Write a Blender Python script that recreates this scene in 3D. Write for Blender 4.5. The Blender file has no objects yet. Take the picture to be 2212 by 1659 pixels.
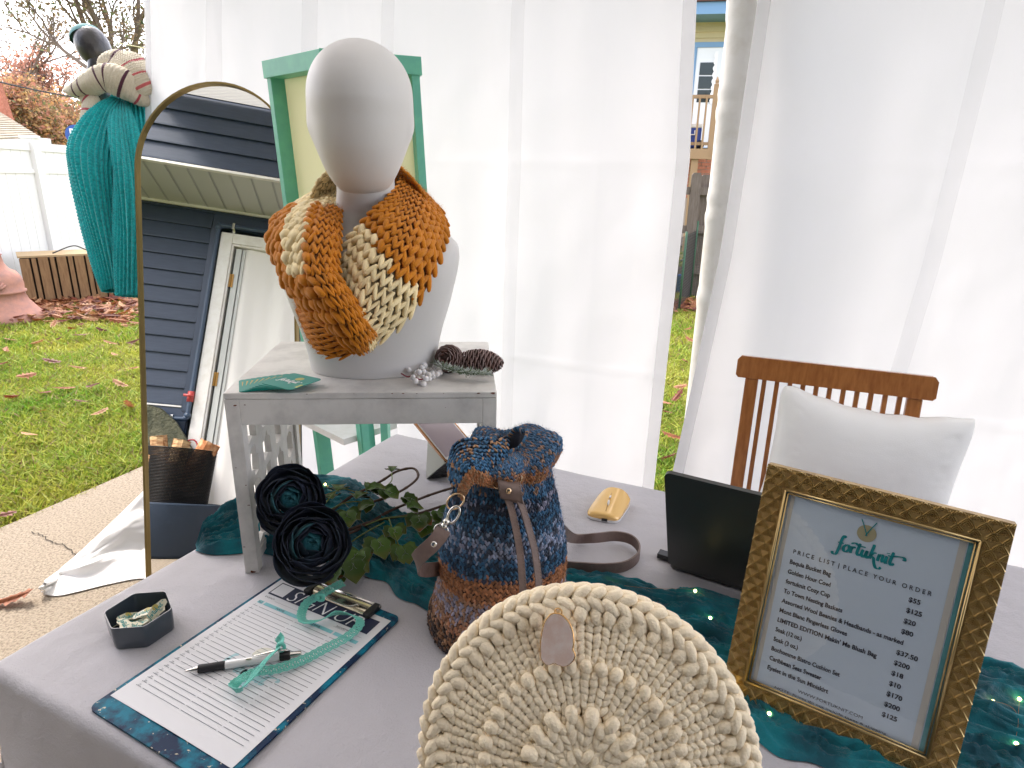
import bpy, math, random
import numpy as np
from mathutils import Vector, Matrix
from mathutils.geometry import tessellate_polygon

random.seed(7); RNG = np.random.default_rng(7)
SC = bpy.context.scene
COL = SC.collection
PI = math.pi
rad = math.radians

# ------------------------------------------------------------------ camera
FPX, PITCH, ROLL = 1371.1, 0.3086, 0.0219          # focal length in px of a 2212 px wide frame
CP, SP = math.cos(PITCH), math.sin(PITCH)
_w = np.array([0, CP, -SP]); _u = np.array([0, SP, CP]); _r = np.array([1., 0, 0])
CR = math.cos(ROLL)*_r + math.sin(ROLL)*_u
CU = -math.sin(ROLL)*_r + math.cos(ROLL)*_u
CC = np.array([0, 0, 1.361])
cam = bpy.data.cameras.new('camera'); camo = bpy.data.objects.new('camera', cam); COL.objects.link(camo)
camo.matrix_world = Matrix(((CR[0], CU[0], -_w[0], CC[0]), (CR[1], CU[1], -_w[1], CC[1]), (CR[2], CU[2], -_w[2], CC[2]), (0, 0, 0, 1)))
cam.sensor_width = 36; cam.lens = FPX/2212*36; cam.clip_start = 0.02; cam.clip_end = 500
SC.camera = camo

# ------------------------------------------------------------------ sky, sun, exposure
SUN_DIR = np.array([-0.45, 0.55, 0.78]); SUN_DIR /= np.linalg.norm(SUN_DIR)
world = bpy.data.worlds.new("World"); SC.world = world; world.use_nodes = True
wn = world.node_tree.nodes; wl = world.node_tree.links
bg = wn['Background']
sky = wn.new('ShaderNodeTexSky'); sky.sky_type = 'NISHITA'; sky.sun_disc = False
sky.sun_elevation = math.asin(SUN_DIR[2]); sky.sun_rotation = math.atan2(SUN_DIR[0], SUN_DIR[1])
sky.air_density = 1.0; sky.dust_density = 3.0; sky.ozone_density = 1.0
tc = wn.new('ShaderNodeTexCoord'); nz = wn.new('ShaderNodeTexNoise'); nz.inputs['Scale'].default_value = 3.2; nz.inputs['Detail'].default_value = 7
mp = wn.new('ShaderNodeMapping'); mp.inputs['Scale'].default_value = (1, 1, 2.6)
wl.new(tc.outputs['Generated'], mp.inputs['Vector']); wl.new(mp.outputs['Vector'], nz.inputs['Vector'])
cr = wn.new('ShaderNodeValToRGB'); cr.color_ramp.elements[0].position = .40; cr.color_ramp.elements[1].position = .62
wl.new(nz.outputs['Fac'], cr.inputs['Fac'])
mx = wn.new('ShaderNodeMixRGB'); mx.inputs['Color2'].default_value = (10.6, 9.9, 10.3, 1)
sc_ = wn.new('ShaderNodeMath'); sc_.operation = 'MULTIPLY'; sc_.inputs[1].default_value = 0.85
wl.new(cr.outputs['Color'], sc_.inputs[0]); wl.new(sc_.outputs[0], mx.inputs['Fac']); wl.new(sky.outputs['Color'], mx.inputs['Color1'])
wl.new(mx.outputs['Color'], bg.inputs['Color']); bg.inputs['Strength'].default_value = 0.15
sl = bpy.data.lights.new('sun', 'SUN'); slo = bpy.data.objects.new('sun', sl); COL.objects.link(slo)
sl.energy = 1.5; sl.angle = rad(12); sl.color = (1.0, .93, .84)
slo.rotation_euler = Vector(SUN_DIR).to_track_quat('Z', 'Y').to_euler()
SC.view_settings.view_transform = 'Standard'; SC.view_settings.look = 'None'
SC.view_settings.exposure = 1.70; SC.view_settings.gamma = 1.0; SC.view_settings.use_curve_mapping = False
SC.render.engine = 'CYCLES'
SC.cycles.use_denoising = True
SC.cycles.max_bounces = 10; SC.cycles.diffuse_bounces = 5; SC.cycles.transparent_max_bounces = 16; SC.cycles.transmission_bounces = 6
SC.cycles.sample_clamp_indirect = 8; SC.cycles.caustics_reflective = False; SC.cycles.caustics_refractive = False

# ------------------------------------------------------------------ geometry helpers
def ray(x, y): return _w + CR*(x-1106)/FPX - CU*(y-829.5)/FPX
def T(x, y, z=0.74):                               # a place on the level z
    d = ray(x, y); return CC + d*(z-CC[2])/d[2]
def D(x, y, dep): return CC + ray(x, y)*dep
HA = np.array([.927, -.375, 0.]); HA /= np.linalg.norm(HA)      # direction of the house walls
HS = np.array([-HA[1], HA[0], 0.])                               # outwards from the house
Z3 = np.array([0, 0, 1.])
def H(t, s, z): return HA*t + HS*s + Z3*z                        # house coordinates
def nrm(v): v = np.asarray(v, float); return v/(np.linalg.norm(v)+1e-12)
def A3(*p): return np.array(p, float)

def cr_pts(P, n):
    """Catmull-Rom through control rows P (k, ...) resampled to n"""
    P = np.asarray(P, float); k = len(P)
    t = np.linspace(0, k-1-1e-9, n); i = t.astype(int); f = (t-i).reshape((-1,)+(1,)*(P.ndim-1))
    g = lambda j: P[np.clip(j, 0, k-1)]
    a, b, c, d = g(i-1), g(i), g(i+1), g(i+2)
    # extrapolate ends
    a = np.where((i-1 < 0).reshape(f.shape), 2*g(0)-g(1), a); d = np.where((i+2 > k-1).reshape(f.shape), 2*g(k-1)-g(k-2), d)
    return .5*((2*b)+(c-a)*f+(2*a-5*b+4*c-d)*f*f+(3*b-a-3*c+d)*f**3)

class MB:
    def __init__(s): s.V = []; s.Q = []; s.T = []; s.C = []; s.n = 0
    def add(s, v, q=None, t=None, col=None):
        v = np.asarray(v, float).reshape(-1, 3); s.V.append(v)
        if q is not None and len(q): s.Q.append(np.asarray(q, int).reshape(-1, 4)+s.n)
        if t is not None and len(t): s.T.append(np.asarray(t, int).reshape(-1, 3)+s.n)
        c = np.ones((len(v), 3))*.5 if col is None else np.broadcast_to(np.asarray(col, float), (len(v), 3))
        s.C.append(c); s.n += len(v); return s
    def box(s, c, size, X=(1, 0, 0), Y=None, Zv=None, col=None):
        X = nrm(X)
        if Zv is None: Zv = Z3
        if Y is None: Y = np.cross(Zv, X)
        X = X*size[0]/2; Y = nrm(Y)*size[1]/2; Zz = nrm(Zv)*size[2]/2
        c = np.asarray(c, float)
        v = [c+a*X+b*Y+d*Zz for d in (-1, 1) for b in (-1, 1) for a in (-1, 1)]
        return s.add(v, [(0, 2, 3, 1), (4, 5, 7, 6), (0, 1, 5, 4), (2, 6, 7, 3), (0, 4, 6, 2), (1, 3, 7, 5)], col=col)
    def hexa(s, v8, col=None):
        return s.add(v8, [(0, 3, 2, 1), (4, 5, 6, 7), (0, 1, 5, 4), (1, 2, 6, 5), (2, 3, 7, 6), (3, 0, 4, 7)], col=col)
    def beam(s, p0, p1, w, d, side=None, col=None):
        p0 = np.asarray(p0, float); p1 = np.asarray(p1, float); z = p1-p0; L = np.linalg.norm(z); z = z/L
        if side is None: side = np.cross(z, Z3) if abs(z[2]) < .95 else A3(1, 0, 0)
        x = nrm(np.asarray(side)-z*np.dot(side, z)); y = np.cross(z, x)
        return s.box((p0+p1)/2, (w, d, L), x, y, z, col=col)
    def tube(s, pts, r, n=8, closed=False, flat=1.0, nrmv=None, cap=True, col=None):
        P = np.asarray(pts, float); m = len(P); r = np.broadcast_to(np.asarray(r, float), (m,))
        tg = np.gradient(P, axis=0) if not closed else (np.roll(P, -1, 0)-np.roll(P, 1, 0))
        tg /= (np.linalg.norm(tg, axis=1)[:, None]+1e-12)
        u = np.zeros_like(P)
        u0 = np.cross(tg[0], Z3 if nrmv is None else nrmv)
        if np.linalg.norm(u0) < 1e-3: u0 = np.cross(tg[0], A3(1, 0, 0))
        u[0] = nrm(u0)
        for i in range(1, m):
            if nrmv is not None:
                q = np.cross(tg[i], nrmv)
                u[i] = nrm(q) if np.linalg.norm(q) > 1e-3 else u[i-1]
            else:
                q = u[i-1]-tg[i]*np.dot(u[i-1], tg[i]); u[i] = nrm(q)
        w = np.cross(tg, u)
        a = np.linspace(0, 2*PI, n, endpoint=False)
        ring = P[:, None]+r[:, None, None]*(np.cos(a)[None, :, None]*u[:, None]+flat*np.sin(a)[None, :, None]*w[:, None])
        v = ring.reshape(-1, 3)
        i = np.arange(m if closed else m-1)[:, None]; j = np.arange(n)[None, :]; i2 = (i+1) % m; j2 = (j+1) % n
        q = np.stack([i*n+j, i*n+j2, i2*n+j2, i2*n+j], -1).reshape(-1, 4)
        t = []
        cc = None
        if col is not None:
            col = np.asarray(col, float); cc = np.repeat(col, n, 0) if col.ndim == 2 else np.broadcast_to(col, (m*n, 3))
        if cap and not closed:
            v = np.vstack([v, P[:1], P[-1:]]); k = m*n
            t = [(k, (b+1) % n, b) for b in range(n)]+[(k+1, (m-1)*n+b, (m-1)*n+(b+1) % n) for b in range(n)]
            if cc is not None: cc = np.vstack([cc, cc[:1], cc[-1:]])
        return s.add(v, q, t, cc)
    def grid(s, P, cu=False, cv=False, col=None):
        P = np.asarray(P, float); m, n = P.shape[:2]
        i = np.arange(m if cu else m-1)[:, None]; j = np.arange(n if cv else n-1)[None, :]; i2 = (i+1) % m; j2 = (j+1) % n
        q = np.stack([i*n+j, i2*n+j, i2*n+j2, i*n+j2], -1).reshape(-1, 4)
        return s.add(P.reshape(-1, 3), q, None, None if col is None else (np.asarray(col).reshape(-1, 3) if np.ndim(col) > 1 else col))
    def slabgrid(s, P, th, col=None):
        """grid given a thickness th along its normals (closed sheet)"""
        P = np.asarray(P, float); N = gnormals(P); m, n = P.shape[:2]
        s.grid(P+N*th/2, col=col); s.grid((P-N*th/2)[:, ::-1], col=col)
        for a, b in ((P[0], N[0]), (P[-1], N[-1]), (P[:, 0], N[:, 0]), (P[:, -1], N[:, -1])):
            s.grid(np.stack([a+b*th/2, a-b*th/2]), col=None if col is None or np.ndim(col) > 1 else col)
        return s
    def lathe(s, prof, n=32, c=(0, 0, 0), X=(1, 0, 0), Y=(0, 1, 0), Zv=(0, 0, 1), sx=1, sy=1, capb=True, capt=True, col=None):
        c = np.asarray(c, float); X = np.asarray(X, float)*sx; Y = np.asarray(Y, float)*sy; Zv = np.asarray(Zv, float)
        a = np.linspace(0, 2*PI, n, endpoint=False); pr = np.asarray(prof, float); m = len(pr)
        v = c+pr[:, 0][:, None, None]*(np.cos(a)[None, :, None]*X+np.sin(a)[None, :, None]*Y)+pr[:, 1][:, None, None]*Zv
        i = np.arange(m-1)[:, None]; j = np.arange(n)[None, :]; j2 = (j+1) % n
        q = np.stack([i*n+j, i*n+j2, (i+1)*n+j2, (i+1)*n+j], -1).reshape(-1, 4)
        v = v.reshape(-1, 3); t = []
        k = len(v)
        if capb: v = np.vstack([v, c+pr[0, 1]*Zv]); t += [(k, (b+1) % n, b) for b in range(n)]; k += 1
        if capt: v = np.vstack([v, c+pr[-1, 1]*Zv]); t += [(k, (m-1)*n+b, (m-1)*n+(b+1) % n) for b in range(n)]
        return s.add(v, q, t, col)
    def prism(s, poly, o, U, Vv, N, th, col=None, holes=()):
        """flat polygon (2D) in frame o,U,V extruded th along N (centred), with holes"""
        o = np.asarray(o, float); U = np.asarray(U, float); Vv = np.asarray(Vv, float); N = np.asarray(N, float)
        loops = [list(poly)]+[list(h) for h in holes]
        tri = tessellate_polygon([[Vector((a, b, 0)) for a, b in lp] for lp in loops])
        allp = np.array([p for lp in loops for p in lp]); k = len(allp)
        base = o+allp[:, :1]*U+allp[:, 1:]*Vv
        v = np.vstack([base-N*th/2, base+N*th/2]); tr = [(a, b, c) for a, b, c in tri]+[(c+k, b+k, a+k) for a, b, c in tri]
        q = []; st = 0
        for lp in loops:
            n = len(lp); q += [(st+i, st+(i+1) % n, st+(i+1) % n+k, st+i+k) for i in range(n)]; st += n
        return s.add(v, q, tr, col)
    def ell(s, c, rx, ry=None, rz=None, n=12, m=8, X=(1, 0, 0), Y=(0, 1, 0), Zv=(0, 0, 1), col=None):
        ry = rx if ry is None else ry; rz = rx if rz is None else rz
        a = np.linspace(-PI/2, PI/2, m+1); pr = [(max(math.cos(t), 1e-4), math.sin(t)*rz) for t in a]
        return s.lathe(pr, n, c, X, Y, Zv, rx, ry, False, False, col)
    def inst(s, tv, tq, tt, M, L, cols=None):
        """instances of a template: M (N,3,3) columns = axes, L (N,3)"""
        tv = np.asarray(tv, float); N = len(L); k = len(tv)
        v = np.einsum('nij,kj->nki', M, tv)+np.asarray(L)[:, None]
        off = (np.arange(N)*k)[:, None, None]
        q = (np.asarray(tq, int)[None]+off).reshape(-1, 4) if tq is not None and len(tq) else None
        t = (np.asarray(tt, int)[None]+off).reshape(-1, 3) if tt is not None and len(tt) else None
        c = None if cols is None else np.repeat(np.asarray(cols), k, 0)
        return s.add(v.reshape(-1, 3), q, t, c)
    def build(s, name, mat, parent=None, smooth=True, kind=None, label=None, cat=None, group=None, origin=None, auto=None):
        V = np.vstack(s.V); org = np.zeros(3) if origin is None else np.asarray(origin, float)
        if parent is not None: V = V-np.array(wloc(parent))
        else: V = V-org
        me = bpy.data.meshes.new(name); me.vertices.add(len(V)); me.vertices.foreach_set('co', V.astype(np.float32).ravel())
        Q = np.vstack(s.Q) if s.Q else np.zeros((0, 4), int); Tt = np.vstack(s.T) if s.T else np.zeros((0, 3), int)
        li = np.concatenate([Q.ravel(), Tt.ravel()]); me.loops.add(len(li)); me.loops.foreach_set('vertex_index', li.astype(np.int32))
        ls = np.concatenate([np.arange(len(Q))*4, len(Q)*4+np.arange(len(Tt))*3]); me.polygons.add(len(ls))
        me.polygons.foreach_set('loop_start', ls.astype(np.int32))
        me.polygons.foreach_set('use_smooth', np.full(len(ls), bool(smooth)))
        ca = me.color_attributes.new('Col', 'FLOAT_COLOR', 'POINT'); C = np.vstack(s.C)
        ca.data.foreach_set('color', np.hstack([C, np.ones((len(C), 1))]).astype(np.float32).ravel())
        me.update(calc_edges=True); me.validate()
        me.materials.append(mat)
        o = bpy.data.objects.new(name, me); COL.objects.link(o)
        if parent is not None: o.parent = parent
        else: o.location = org
        if auto is not None: sharp(me, auto)
        tag(o, label, cat, group, kind); return o

def sharp(me, deg):
    """mark edges sharper than deg so smooth faces keep their corners"""
    import bmesh
    bm = bmesh.new(); bm.from_mesh(me); a = rad(deg)
    bmesh.ops.remove_doubles(bm, verts=bm.verts, dist=1e-6)
    for e in bm.edges:
        if len(e.link_faces) == 2 and e.calc_face_angle(0) > a: e.smooth = False
    bm.to_mesh(me); bm.free()
def bevel(o, w=0.002, seg=2, ang=35):
    m = o.modifiers.new('bevel', 'BEVEL'); m.width = w; m.segments = seg; m.limit_method = 'ANGLE'; m.angle_limit = rad(ang); m.harden_normals = False
    return o
def wloc(o):
    l = Vector(o.location)
    while o.parent is not None: o = o.parent; l += Vector(o.location)
    return l
def tag(o, label=None, cat=None, group=None, kind=None):
    if label: o['label'] = label
    if cat: o['category'] = cat
    if group: o['group'] = group
    if kind: o['kind'] = kind
def thing(name, loc, label, cat, group=None):
    o = bpy.data.objects.new(name, None); COL.objects.link(o); o.location = tuple(loc); o.empty_display_size = .05
    tag(o, label, cat, group); return o
def gnormals(P):
    du = np.gradient(P, axis=0); dv = np.gradient(P, axis=1); N = np.cross(du, dv)
    return N/(np.linalg.norm(N, axis=-1, keepdims=True)+1e-12)
def bilerp(P, u, v):
    m, n = P.shape[:2]; a = np.clip(u, 0, 1)*(m-1); b = np.clip(v, 0, 1)*(n-1)
    i = np.minimum(a.astype(int), m-2); j = np.minimum(b.astype(int), n-2); f = (a-i)[..., None]; g = (b-j)[..., None]
    return P[i, j]*(1-f)*(1-g)+P[i+1, j]*f*(1-g)+P[i, j+1]*(1-f)*g+P[i+1, j+1]*f*g
def reparam(P):
    """rows spaced evenly along axis 0; also the map from new to old parameter"""
    d = np.linalg.norm(np.diff(P, axis=0), axis=-1).mean(1); s = np.concatenate([[0], np.cumsum(d)]); s /= s[-1]; m = len(s)
    old = np.interp(np.linspace(0, 1, m), s, np.linspace(0, 1, m)); u = np.repeat(old[:, None], P.shape[1], 1); v = np.repeat(np.linspace(0, 1, P.shape[1])[None], m, 0)
    return bilerp(P, u, v), (lambda q: np.interp(q, np.linspace(0, 1, m), old))
def densify(C, m, n): return np.swapaxes(cr_pts(np.swapaxes(cr_pts(C, m), 0, 1), n), 0, 1)
def vnoise(x, y, seed=0):
    """smooth value noise on arrays"""
    x = np.asarray(x, float); y = np.asarray(y, float); xi = np.floor(x).astype(int); yi = np.floor(y).astype(int); fx = x-xi; fy = y-yi
    h = lambda a, b: ((np.sin((a*127.1+b*311.7+seed*74.7))*43758.5453) % 1.0)
    fx = fx*fx*(3-2*fx); fy = fy*fy*(3-2*fy)
    return (h(xi, yi)*(1-fx)+h(xi+1, yi)*fx)*(1-fy)+(h(xi, yi+1)*(1-fx)+h(xi+1, yi+1)*fx)*fy
def fbm(x, y, seed=0, o=4):
    r = 0; a = .5
    for k in range(o): r = r+a*vnoise(x*2**k, y*2**k, seed+k*13); a *= .5
    return r

# puff: a soft yarn bump, long axis x, width y, height z
def _puff(n=7, m=6):
    a = np.linspace(-PI/2, PI/2, m+1); v = []
    for t in a:
        for k in range(n):
            b = 2*PI*k/n; c = max(math.cos(t), .02)**.60; v.append((math.sin(t)*.5, c*math.cos(b)*.5, c*math.sin(b)*.5))
    q = [(i*n+k, i*n+(k+1) % n, (i+1)*n+(k+1) % n, (i+1)*n+k) for i in range(m) for k in range(n)]
    return np.array(v), q
PUFF = _puff(); PUFFL = _puff(5, 4)
def puffs(mb, c, d, nn, L, W, Hh, cols, lod=False):
    """c centres, d long direction, nn normal, sizes arrays"""
    d = d/(np.linalg.norm(d, axis=1)[:, None]+1e-12); y = np.cross(nn, d); y /= (np.linalg.norm(y, axis=1)[:, None]+1e-12); z = np.cross(d, y)
    N = len(c); L = np.broadcast_to(L, (N,)); W = np.broadcast_to(W, (N,)); Hh = np.broadcast_to(Hh, (N,))
    M = np.stack([d*L[:, None], y*W[:, None], z*Hh[:, None]], -1)
    tv, tq = PUFFL if lod else PUFF
    mb.inst(tv, tq, None, M, c, cols)
def knit(mb, P, nu, nv, colf, fat=1.0, lift=.3, jit=.06, lean=.55, lod=False, seed=1, over=1.45, flip=False, rise=.25):
    """V stitches over surface grid P: nu stitches along axis 0 (stitch direction), nv across"""
    rg = np.random.default_rng(seed)
    N = gnormals(P)
    if flip: N = -N
    u = (np.arange(nu)+.5)/nu; v = (np.arange(nv)+.5)/nv
    uu, vv = np.meshgrid(u, v, indexing='ij'); uu = uu.ravel(); vv = vv.ravel()
    e = .5/max(nu, nv)
    pu = (bilerp(P, uu+e, vv)-bilerp(P, uu-e, vv))/(np.clip(uu+e, 0, 1)-np.clip(uu-e, 0, 1))[:, None]/nu
    pv = (bilerp(P, uu, vv+e)-bilerp(P, uu, vv-e))/(np.clip(vv+e, 0, 1)-np.clip(vv-e, 0, 1))[:, None]/nv
    n = bilerp(N, uu, vv); n /= (np.linalg.norm(n, axis=1)[:, None]+1e-12)
    c = bilerp(P, uu, vv)
    for sgn in (-1, 1):
        lu = np.linalg.norm(pu, axis=1); lv = np.linalg.norm(pv, axis=1)
        cen = c+pv*(.25*sgn)+rg.normal(0, jit, (len(c), 3))*lv[:, None]
        d = pu*1.0+pv*(lean*sgn)
        W = lv*.62*fat*rg.uniform(.88, 1.12, len(c)); L = lu*over
        Hh = np.minimum(W, lu*1.2)*1.0
        cols = colf(uu, vv+sgn*.25/nv, rg)
        puffs(mb, cen+n*(Hh*lift)[:, None]+0*cen, d+n*(lu*rise)[:, None], n, L, W, Hh, cols, lod)

# ------------------------------------------------------------------ materials
MATS = {}
def mat(name, col=(.5, .5, .5), rough=.6, metal=0., vc=False, var=None, bump=None, coat=0., spec=None, sheen=0., subs=0., em=None, trans=None, alpha=None, wave=None, stretch=None, thin=None):
    if name in MATS: return MATS[name]
    m = bpy.data.materials.new(name); m.use_nodes = True; nt = m.node_tree; N = nt.nodes; Lk = nt.links
    b = N['Principled BSDF']; out = N['Material Output']
    tcn = N.new('ShaderNodeTexCoord'); vec = tcn.outputs['Object']
    if stretch:
        mpn = N.new('ShaderNodeMapping'); mpn.inputs['Scale'].default_value = stretch; Lk.new(vec, mpn.inputs['Vector']); vec = mpn.outputs['Vector']
    b.inputs['Base Color'].default_value = (*col, 1); b.inputs['Roughness'].default_value = rough; b.inputs['Metallic'].default_value = metal
    src = None
    if vc:
        at = N.new('ShaderNodeAttribute'); at.attribute_name = 'Col'; src = at.outputs['Color']
    if var:                                       # (other colour, scale, lo, hi[, strength])
        t = N.new('ShaderNodeTexNoise'); t.inputs['Scale'].default_value = var[1]; t.inputs['Detail'].default_value = 6; t.inputs['Roughness'].default_value = .62
        Lk.new(vec, t.inputs['Vector'])
        r = N.new('ShaderNodeMapRange'); r.inputs['From Min'].default_value = var[2]; r.inputs['From Max'].default_value = var[3]; Lk.new(t.outputs['Fac'], r.inputs['Value'])
        mxx = N.new('ShaderNodeMixRGB')
        if src is not None:
            mxx.blend_type = 'MULTIPLY'; Lk.new(src, mxx.inputs['Color1'])
        else: mxx.inputs['Color1'].default_value = (*col, 1)
        mxx.inputs['Color2'].default_value = (*var[0], 1); Lk.new(r.outputs['Result'], mxx.inputs['Fac']); src = mxx.outputs['Color']
    if src is not None: Lk.new(src, b.inputs['Base Color'])
    if bump:                                      # list of (kind, scale, distance)
        prev = None
        for kd, scl, dist in bump:
            if kd == 'n': t = N.new('ShaderNodeTexNoise'); t.inputs['Detail'].default_value = 5; o_ = t.outputs['Fac']
            elif kd == 'v': t = N.new('ShaderNodeTexVoronoi'); o_ = t.outputs['Distance']
            else:
                t = N.new('ShaderNodeTexWave'); t.bands_direction = {'x': 'X', 'y': 'Y', 'z': 'Z', 'd': 'DIAGONAL'}[kd]; o_ = t.outputs['Fac']
                t.inputs['Distortion'].default_value = .6; t.inputs['Detail'].default_value = 1
            t.inputs['Scale'].default_value = scl; Lk.new(vec, t.inputs['Vector'])
            bn = N.new('ShaderNodeBump'); bn.inputs['Distance'].default_value = dist; bn.inputs['Strength'].default_value = 1; Lk.new(o_, bn.inputs['Height'])
            if prev is not None: Lk.new(prev, bn.inputs['Normal'])
            prev = bn.outputs['Normal']
        Lk.new(prev, b.inputs['Normal'])
    if coat: b.inputs['Coat Weight'].default_value = coat; b.inputs['Coat Roughness'].default_value = .08
    if spec is not None: b.inputs['Specular IOR Level'].default_value = spec
    if sheen: b.inputs['Sheen Weight'].default_value = sheen; b.inputs['Sheen Roughness'].default_value = .5
    if subs: b.inputs['Subsurface Weight'].default_value = subs; b.inputs['Subsurface Radius'].default_value = (.01, .008, .006); b.inputs['Subsurface Scale'].default_value = .3
    if em: b.inputs['Emission Color'].default_value = (*em[0], 1); b.inputs['Emission Strength'].default_value = em[1]
    sh = b.outputs['BSDF']
    if trans:                                     # (colour, factor): light passing through thin cloth or leaf
        tr = N.new('ShaderNodeBsdfTranslucent'); tr.inputs['Color'].default_value = (*trans[0], 1)
        if vc and len(trans) > 2: Lk.new(src, tr.inputs['Color'])
        ms = N.new('ShaderNodeMixShader'); ms.inputs['Fac'].default_value = trans[1]; Lk.new(sh, ms.inputs[1]); Lk.new(tr.outputs['BSDF'], ms.inputs[2]); sh = ms.outputs['Shader']
    if thin:
        tp = N.new('ShaderNodeBsdfTransparent'); ms = N.new('ShaderNodeMixShader'); ms.inputs['Fac'].default_value = thin; Lk.new(sh, ms.inputs[1]); Lk.new(tp.outputs['BSDF'], ms.inputs[2]); sh = ms.outputs['Shader']
    Lk.new(sh, out.inputs['Surface'])
    MATS[name] = m; return m

WHITEP = mat('white_paint', (.74, .73, .71), .42, var=((.66, .64, .60), 18, .45, .7), bump=[('n', 60, .0006)])
WOOD = mat('teak', (.42, .165, .045), .35, var=((.28, .095, .024), 9, .35, .7), stretch=(12, 12, 1.2), bump=[('n', 8, .0006)], coat=.25)
GOLD = mat('gold_metal', (.72, .47, .16), .28, 1.0, bump=[('n', 90, .0003)])
SILVER = mat('nickel', (.72, .70, .66), .2, 1.0)
BLACKP = mat('black_plastic', (.012, .012, .013), .35)
STEELD = mat('steel_grey', (.35, .36, .37), .35, .8)
TEXT = mat('ink_dark', (.035, .035, .05), .6)
TEALINK = mat('ink_teal', (.0, .30, .30), .6)

# ------------------------------------------------------------------ print helpers
def text(body, size, o, U, Vv, N, material, name='lettering', parent=None, align='LEFT', sx=1., shear=0., space=1., off=.0006, weight=0.):
    cu = bpy.data.curves.new('t', 'FONT'); cu.body = body; cu.size = size; cu.align_x = align; cu.shear = shear; cu.space_character = space
    cu.offset = weight; cu.resolution_u = 3
    ob = bpy.data.objects.new('t', cu); COL.objects.link(ob)
    dg = bpy.context.evaluated_depsgraph_get(); me = bpy.data.meshes.new_from_object(ob.evaluated_get(dg))
    bpy.data.objects.remove(ob); bpy.data.curves.remove(cu)
    o = np.asarray(o, float); v = np.array([x.co[:] for x in me.vertices]).reshape(-1, 3)
    W = o+v[:, :1]*np.asarray(U)*sx+v[:, 1:2]*np.asarray(Vv)+np.asarray(N)*off
    if parent is not None: W = W-np.array(wloc(parent))
    me.vertices.foreach_set('co', W.astype(np.float32).ravel()); me.materials.clear(); me.materials.append(material); me.update()
    q = bpy.data.objects.new(name, me); COL.objects.link(q); q.parent = parent; return q
def ribbon(mb, pts, w, o, U, Vv, N, off=.0006, ang=.7, thin=.35, n=None):
    """calligraphic stroke"""
    P = cr_pts(np.array(pts, float), n or 7*len(pts)); d = np.gradient(P, axis=0); a = np.arctan2(d[:, 1], d[:, 0])
    wd = w*(thin+(1-thin)*np.abs(np.sin(a+ang-.9))); wd[0] *= .5; wd[-1] *= .5
    nn = np.stack([-np.sin(a), np.cos(a)], -1); L = P+nn*wd[:, None]/2; R_ = P-nn*wd[:, None]/2
    o = np.asarray(o, float); U = np.asarray(U); Vv = np.asarray(Vv)
    f = lambda q: o+q[:, :1]*U+q[:, 1:]*Vv+np.asarray(N)*off
    mb.grid(np.stack([f(R_), f(L)], 1))
LOGO = [[(.75, 1.9), (.5, 2.1), (.3, 1.6), (.12, .2), (-.1, -.7), (-.5, -.75), (-.6, -.45)], [(-.15, 1.0), (.2, 1.05), (.6, 1.05)],
        [(1.0, 1.0), (.7, .6), (.75, .1), (1.05, .0), (1.35, .4), (1.3, .9), (1.0, 1.0)], [(1.65, 1.0), (1.62, .5), (1.6, 0)], [(1.62, .55), (1.85, .95), (2.15, .9)],
        [(2.6, 1.7), (2.45, .9), (2.4, .25), (2.6, 0), (2.85, .2)], [(1.5, 1.35), (2.0, 1.55), (2.5, 1.35), (3.3, 1.35)],
        [(3.05, 1.0), (2.95, .4), (3.1, .0), (3.35, .1), (3.55, .9)], [(3.55, 1.0), (3.5, .3), (3.7, .0), (3.9, .3)],
        [(4.25, 2.1), (4.1, 1.0), (4.0, 0)], [(4.7, 1.0), (4.4, .95), (4.1, .5), (4.45, .2), (4.6, -.4), (4.9, -.95), (5.3, -1.0), (5.5, -.7)],
        [(5.05, 1.0), (4.98, .5), (4.95, 0)], [(4.98, .55), (5.2, .95), (5.45, .9), (5.45, .3), (5.55, 0)],
        [(5.95, 1.0), (5.85, .4), (5.9, .05), (6.15, .1)], [(6.02, 1.4), (6.0, 1.5)], [(6.6, 1.8), (6.45, .9), (6.4, .25), (6.6, 0), (6.9, .3)],
        [(6.0, 1.15), (6.6, 1.2), (7.2, 1.4), (7.8, 1.45), (8.0, 1.15), (7.7, 1.1)]]
def logo(o, U, Vv, N, s, material, parent, name='logo_lettering', off=.0006, w=.3):
    mb = MB()
    for st in LOGO: ribbon(mb, [(x*s, y*s) for x, y in st], w*s, o, U, Vv, N, off)
    return mb.build(name, material, parent, smooth=False)
def disc(mb, c, r, U, Vv, N, off=.0005, n=24, ry=None):
    a = np.linspace(0, 2*PI, n, endpoint=False); c = np.asarray(c, float); ry = ry or r
    v = c+np.cos(a)[:, None]*np.asarray(U)*r+np.sin(a)[:, None]*np.asarray(Vv)*ry+np.asarray(N)*off
    mb.add(np.vstack([v, c+np.asarray(N)*off]), None, [(n, i, (i+1) % n) for i in range(n)])
def rrect(w, h, r, n=4, x0=0., y0=0.):
    p = []
    for cx, cy, a0 in ((w-r, r, -PI/2), (w-r, h-r, 0), (r, h-r, PI/2), (r, r, PI)):
        for k in range(n+1): a = a0+PI/2*k/n; p.append((x0+cx+r*math.cos(a), y0+cy+r*math.sin(a)))
    return p

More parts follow.
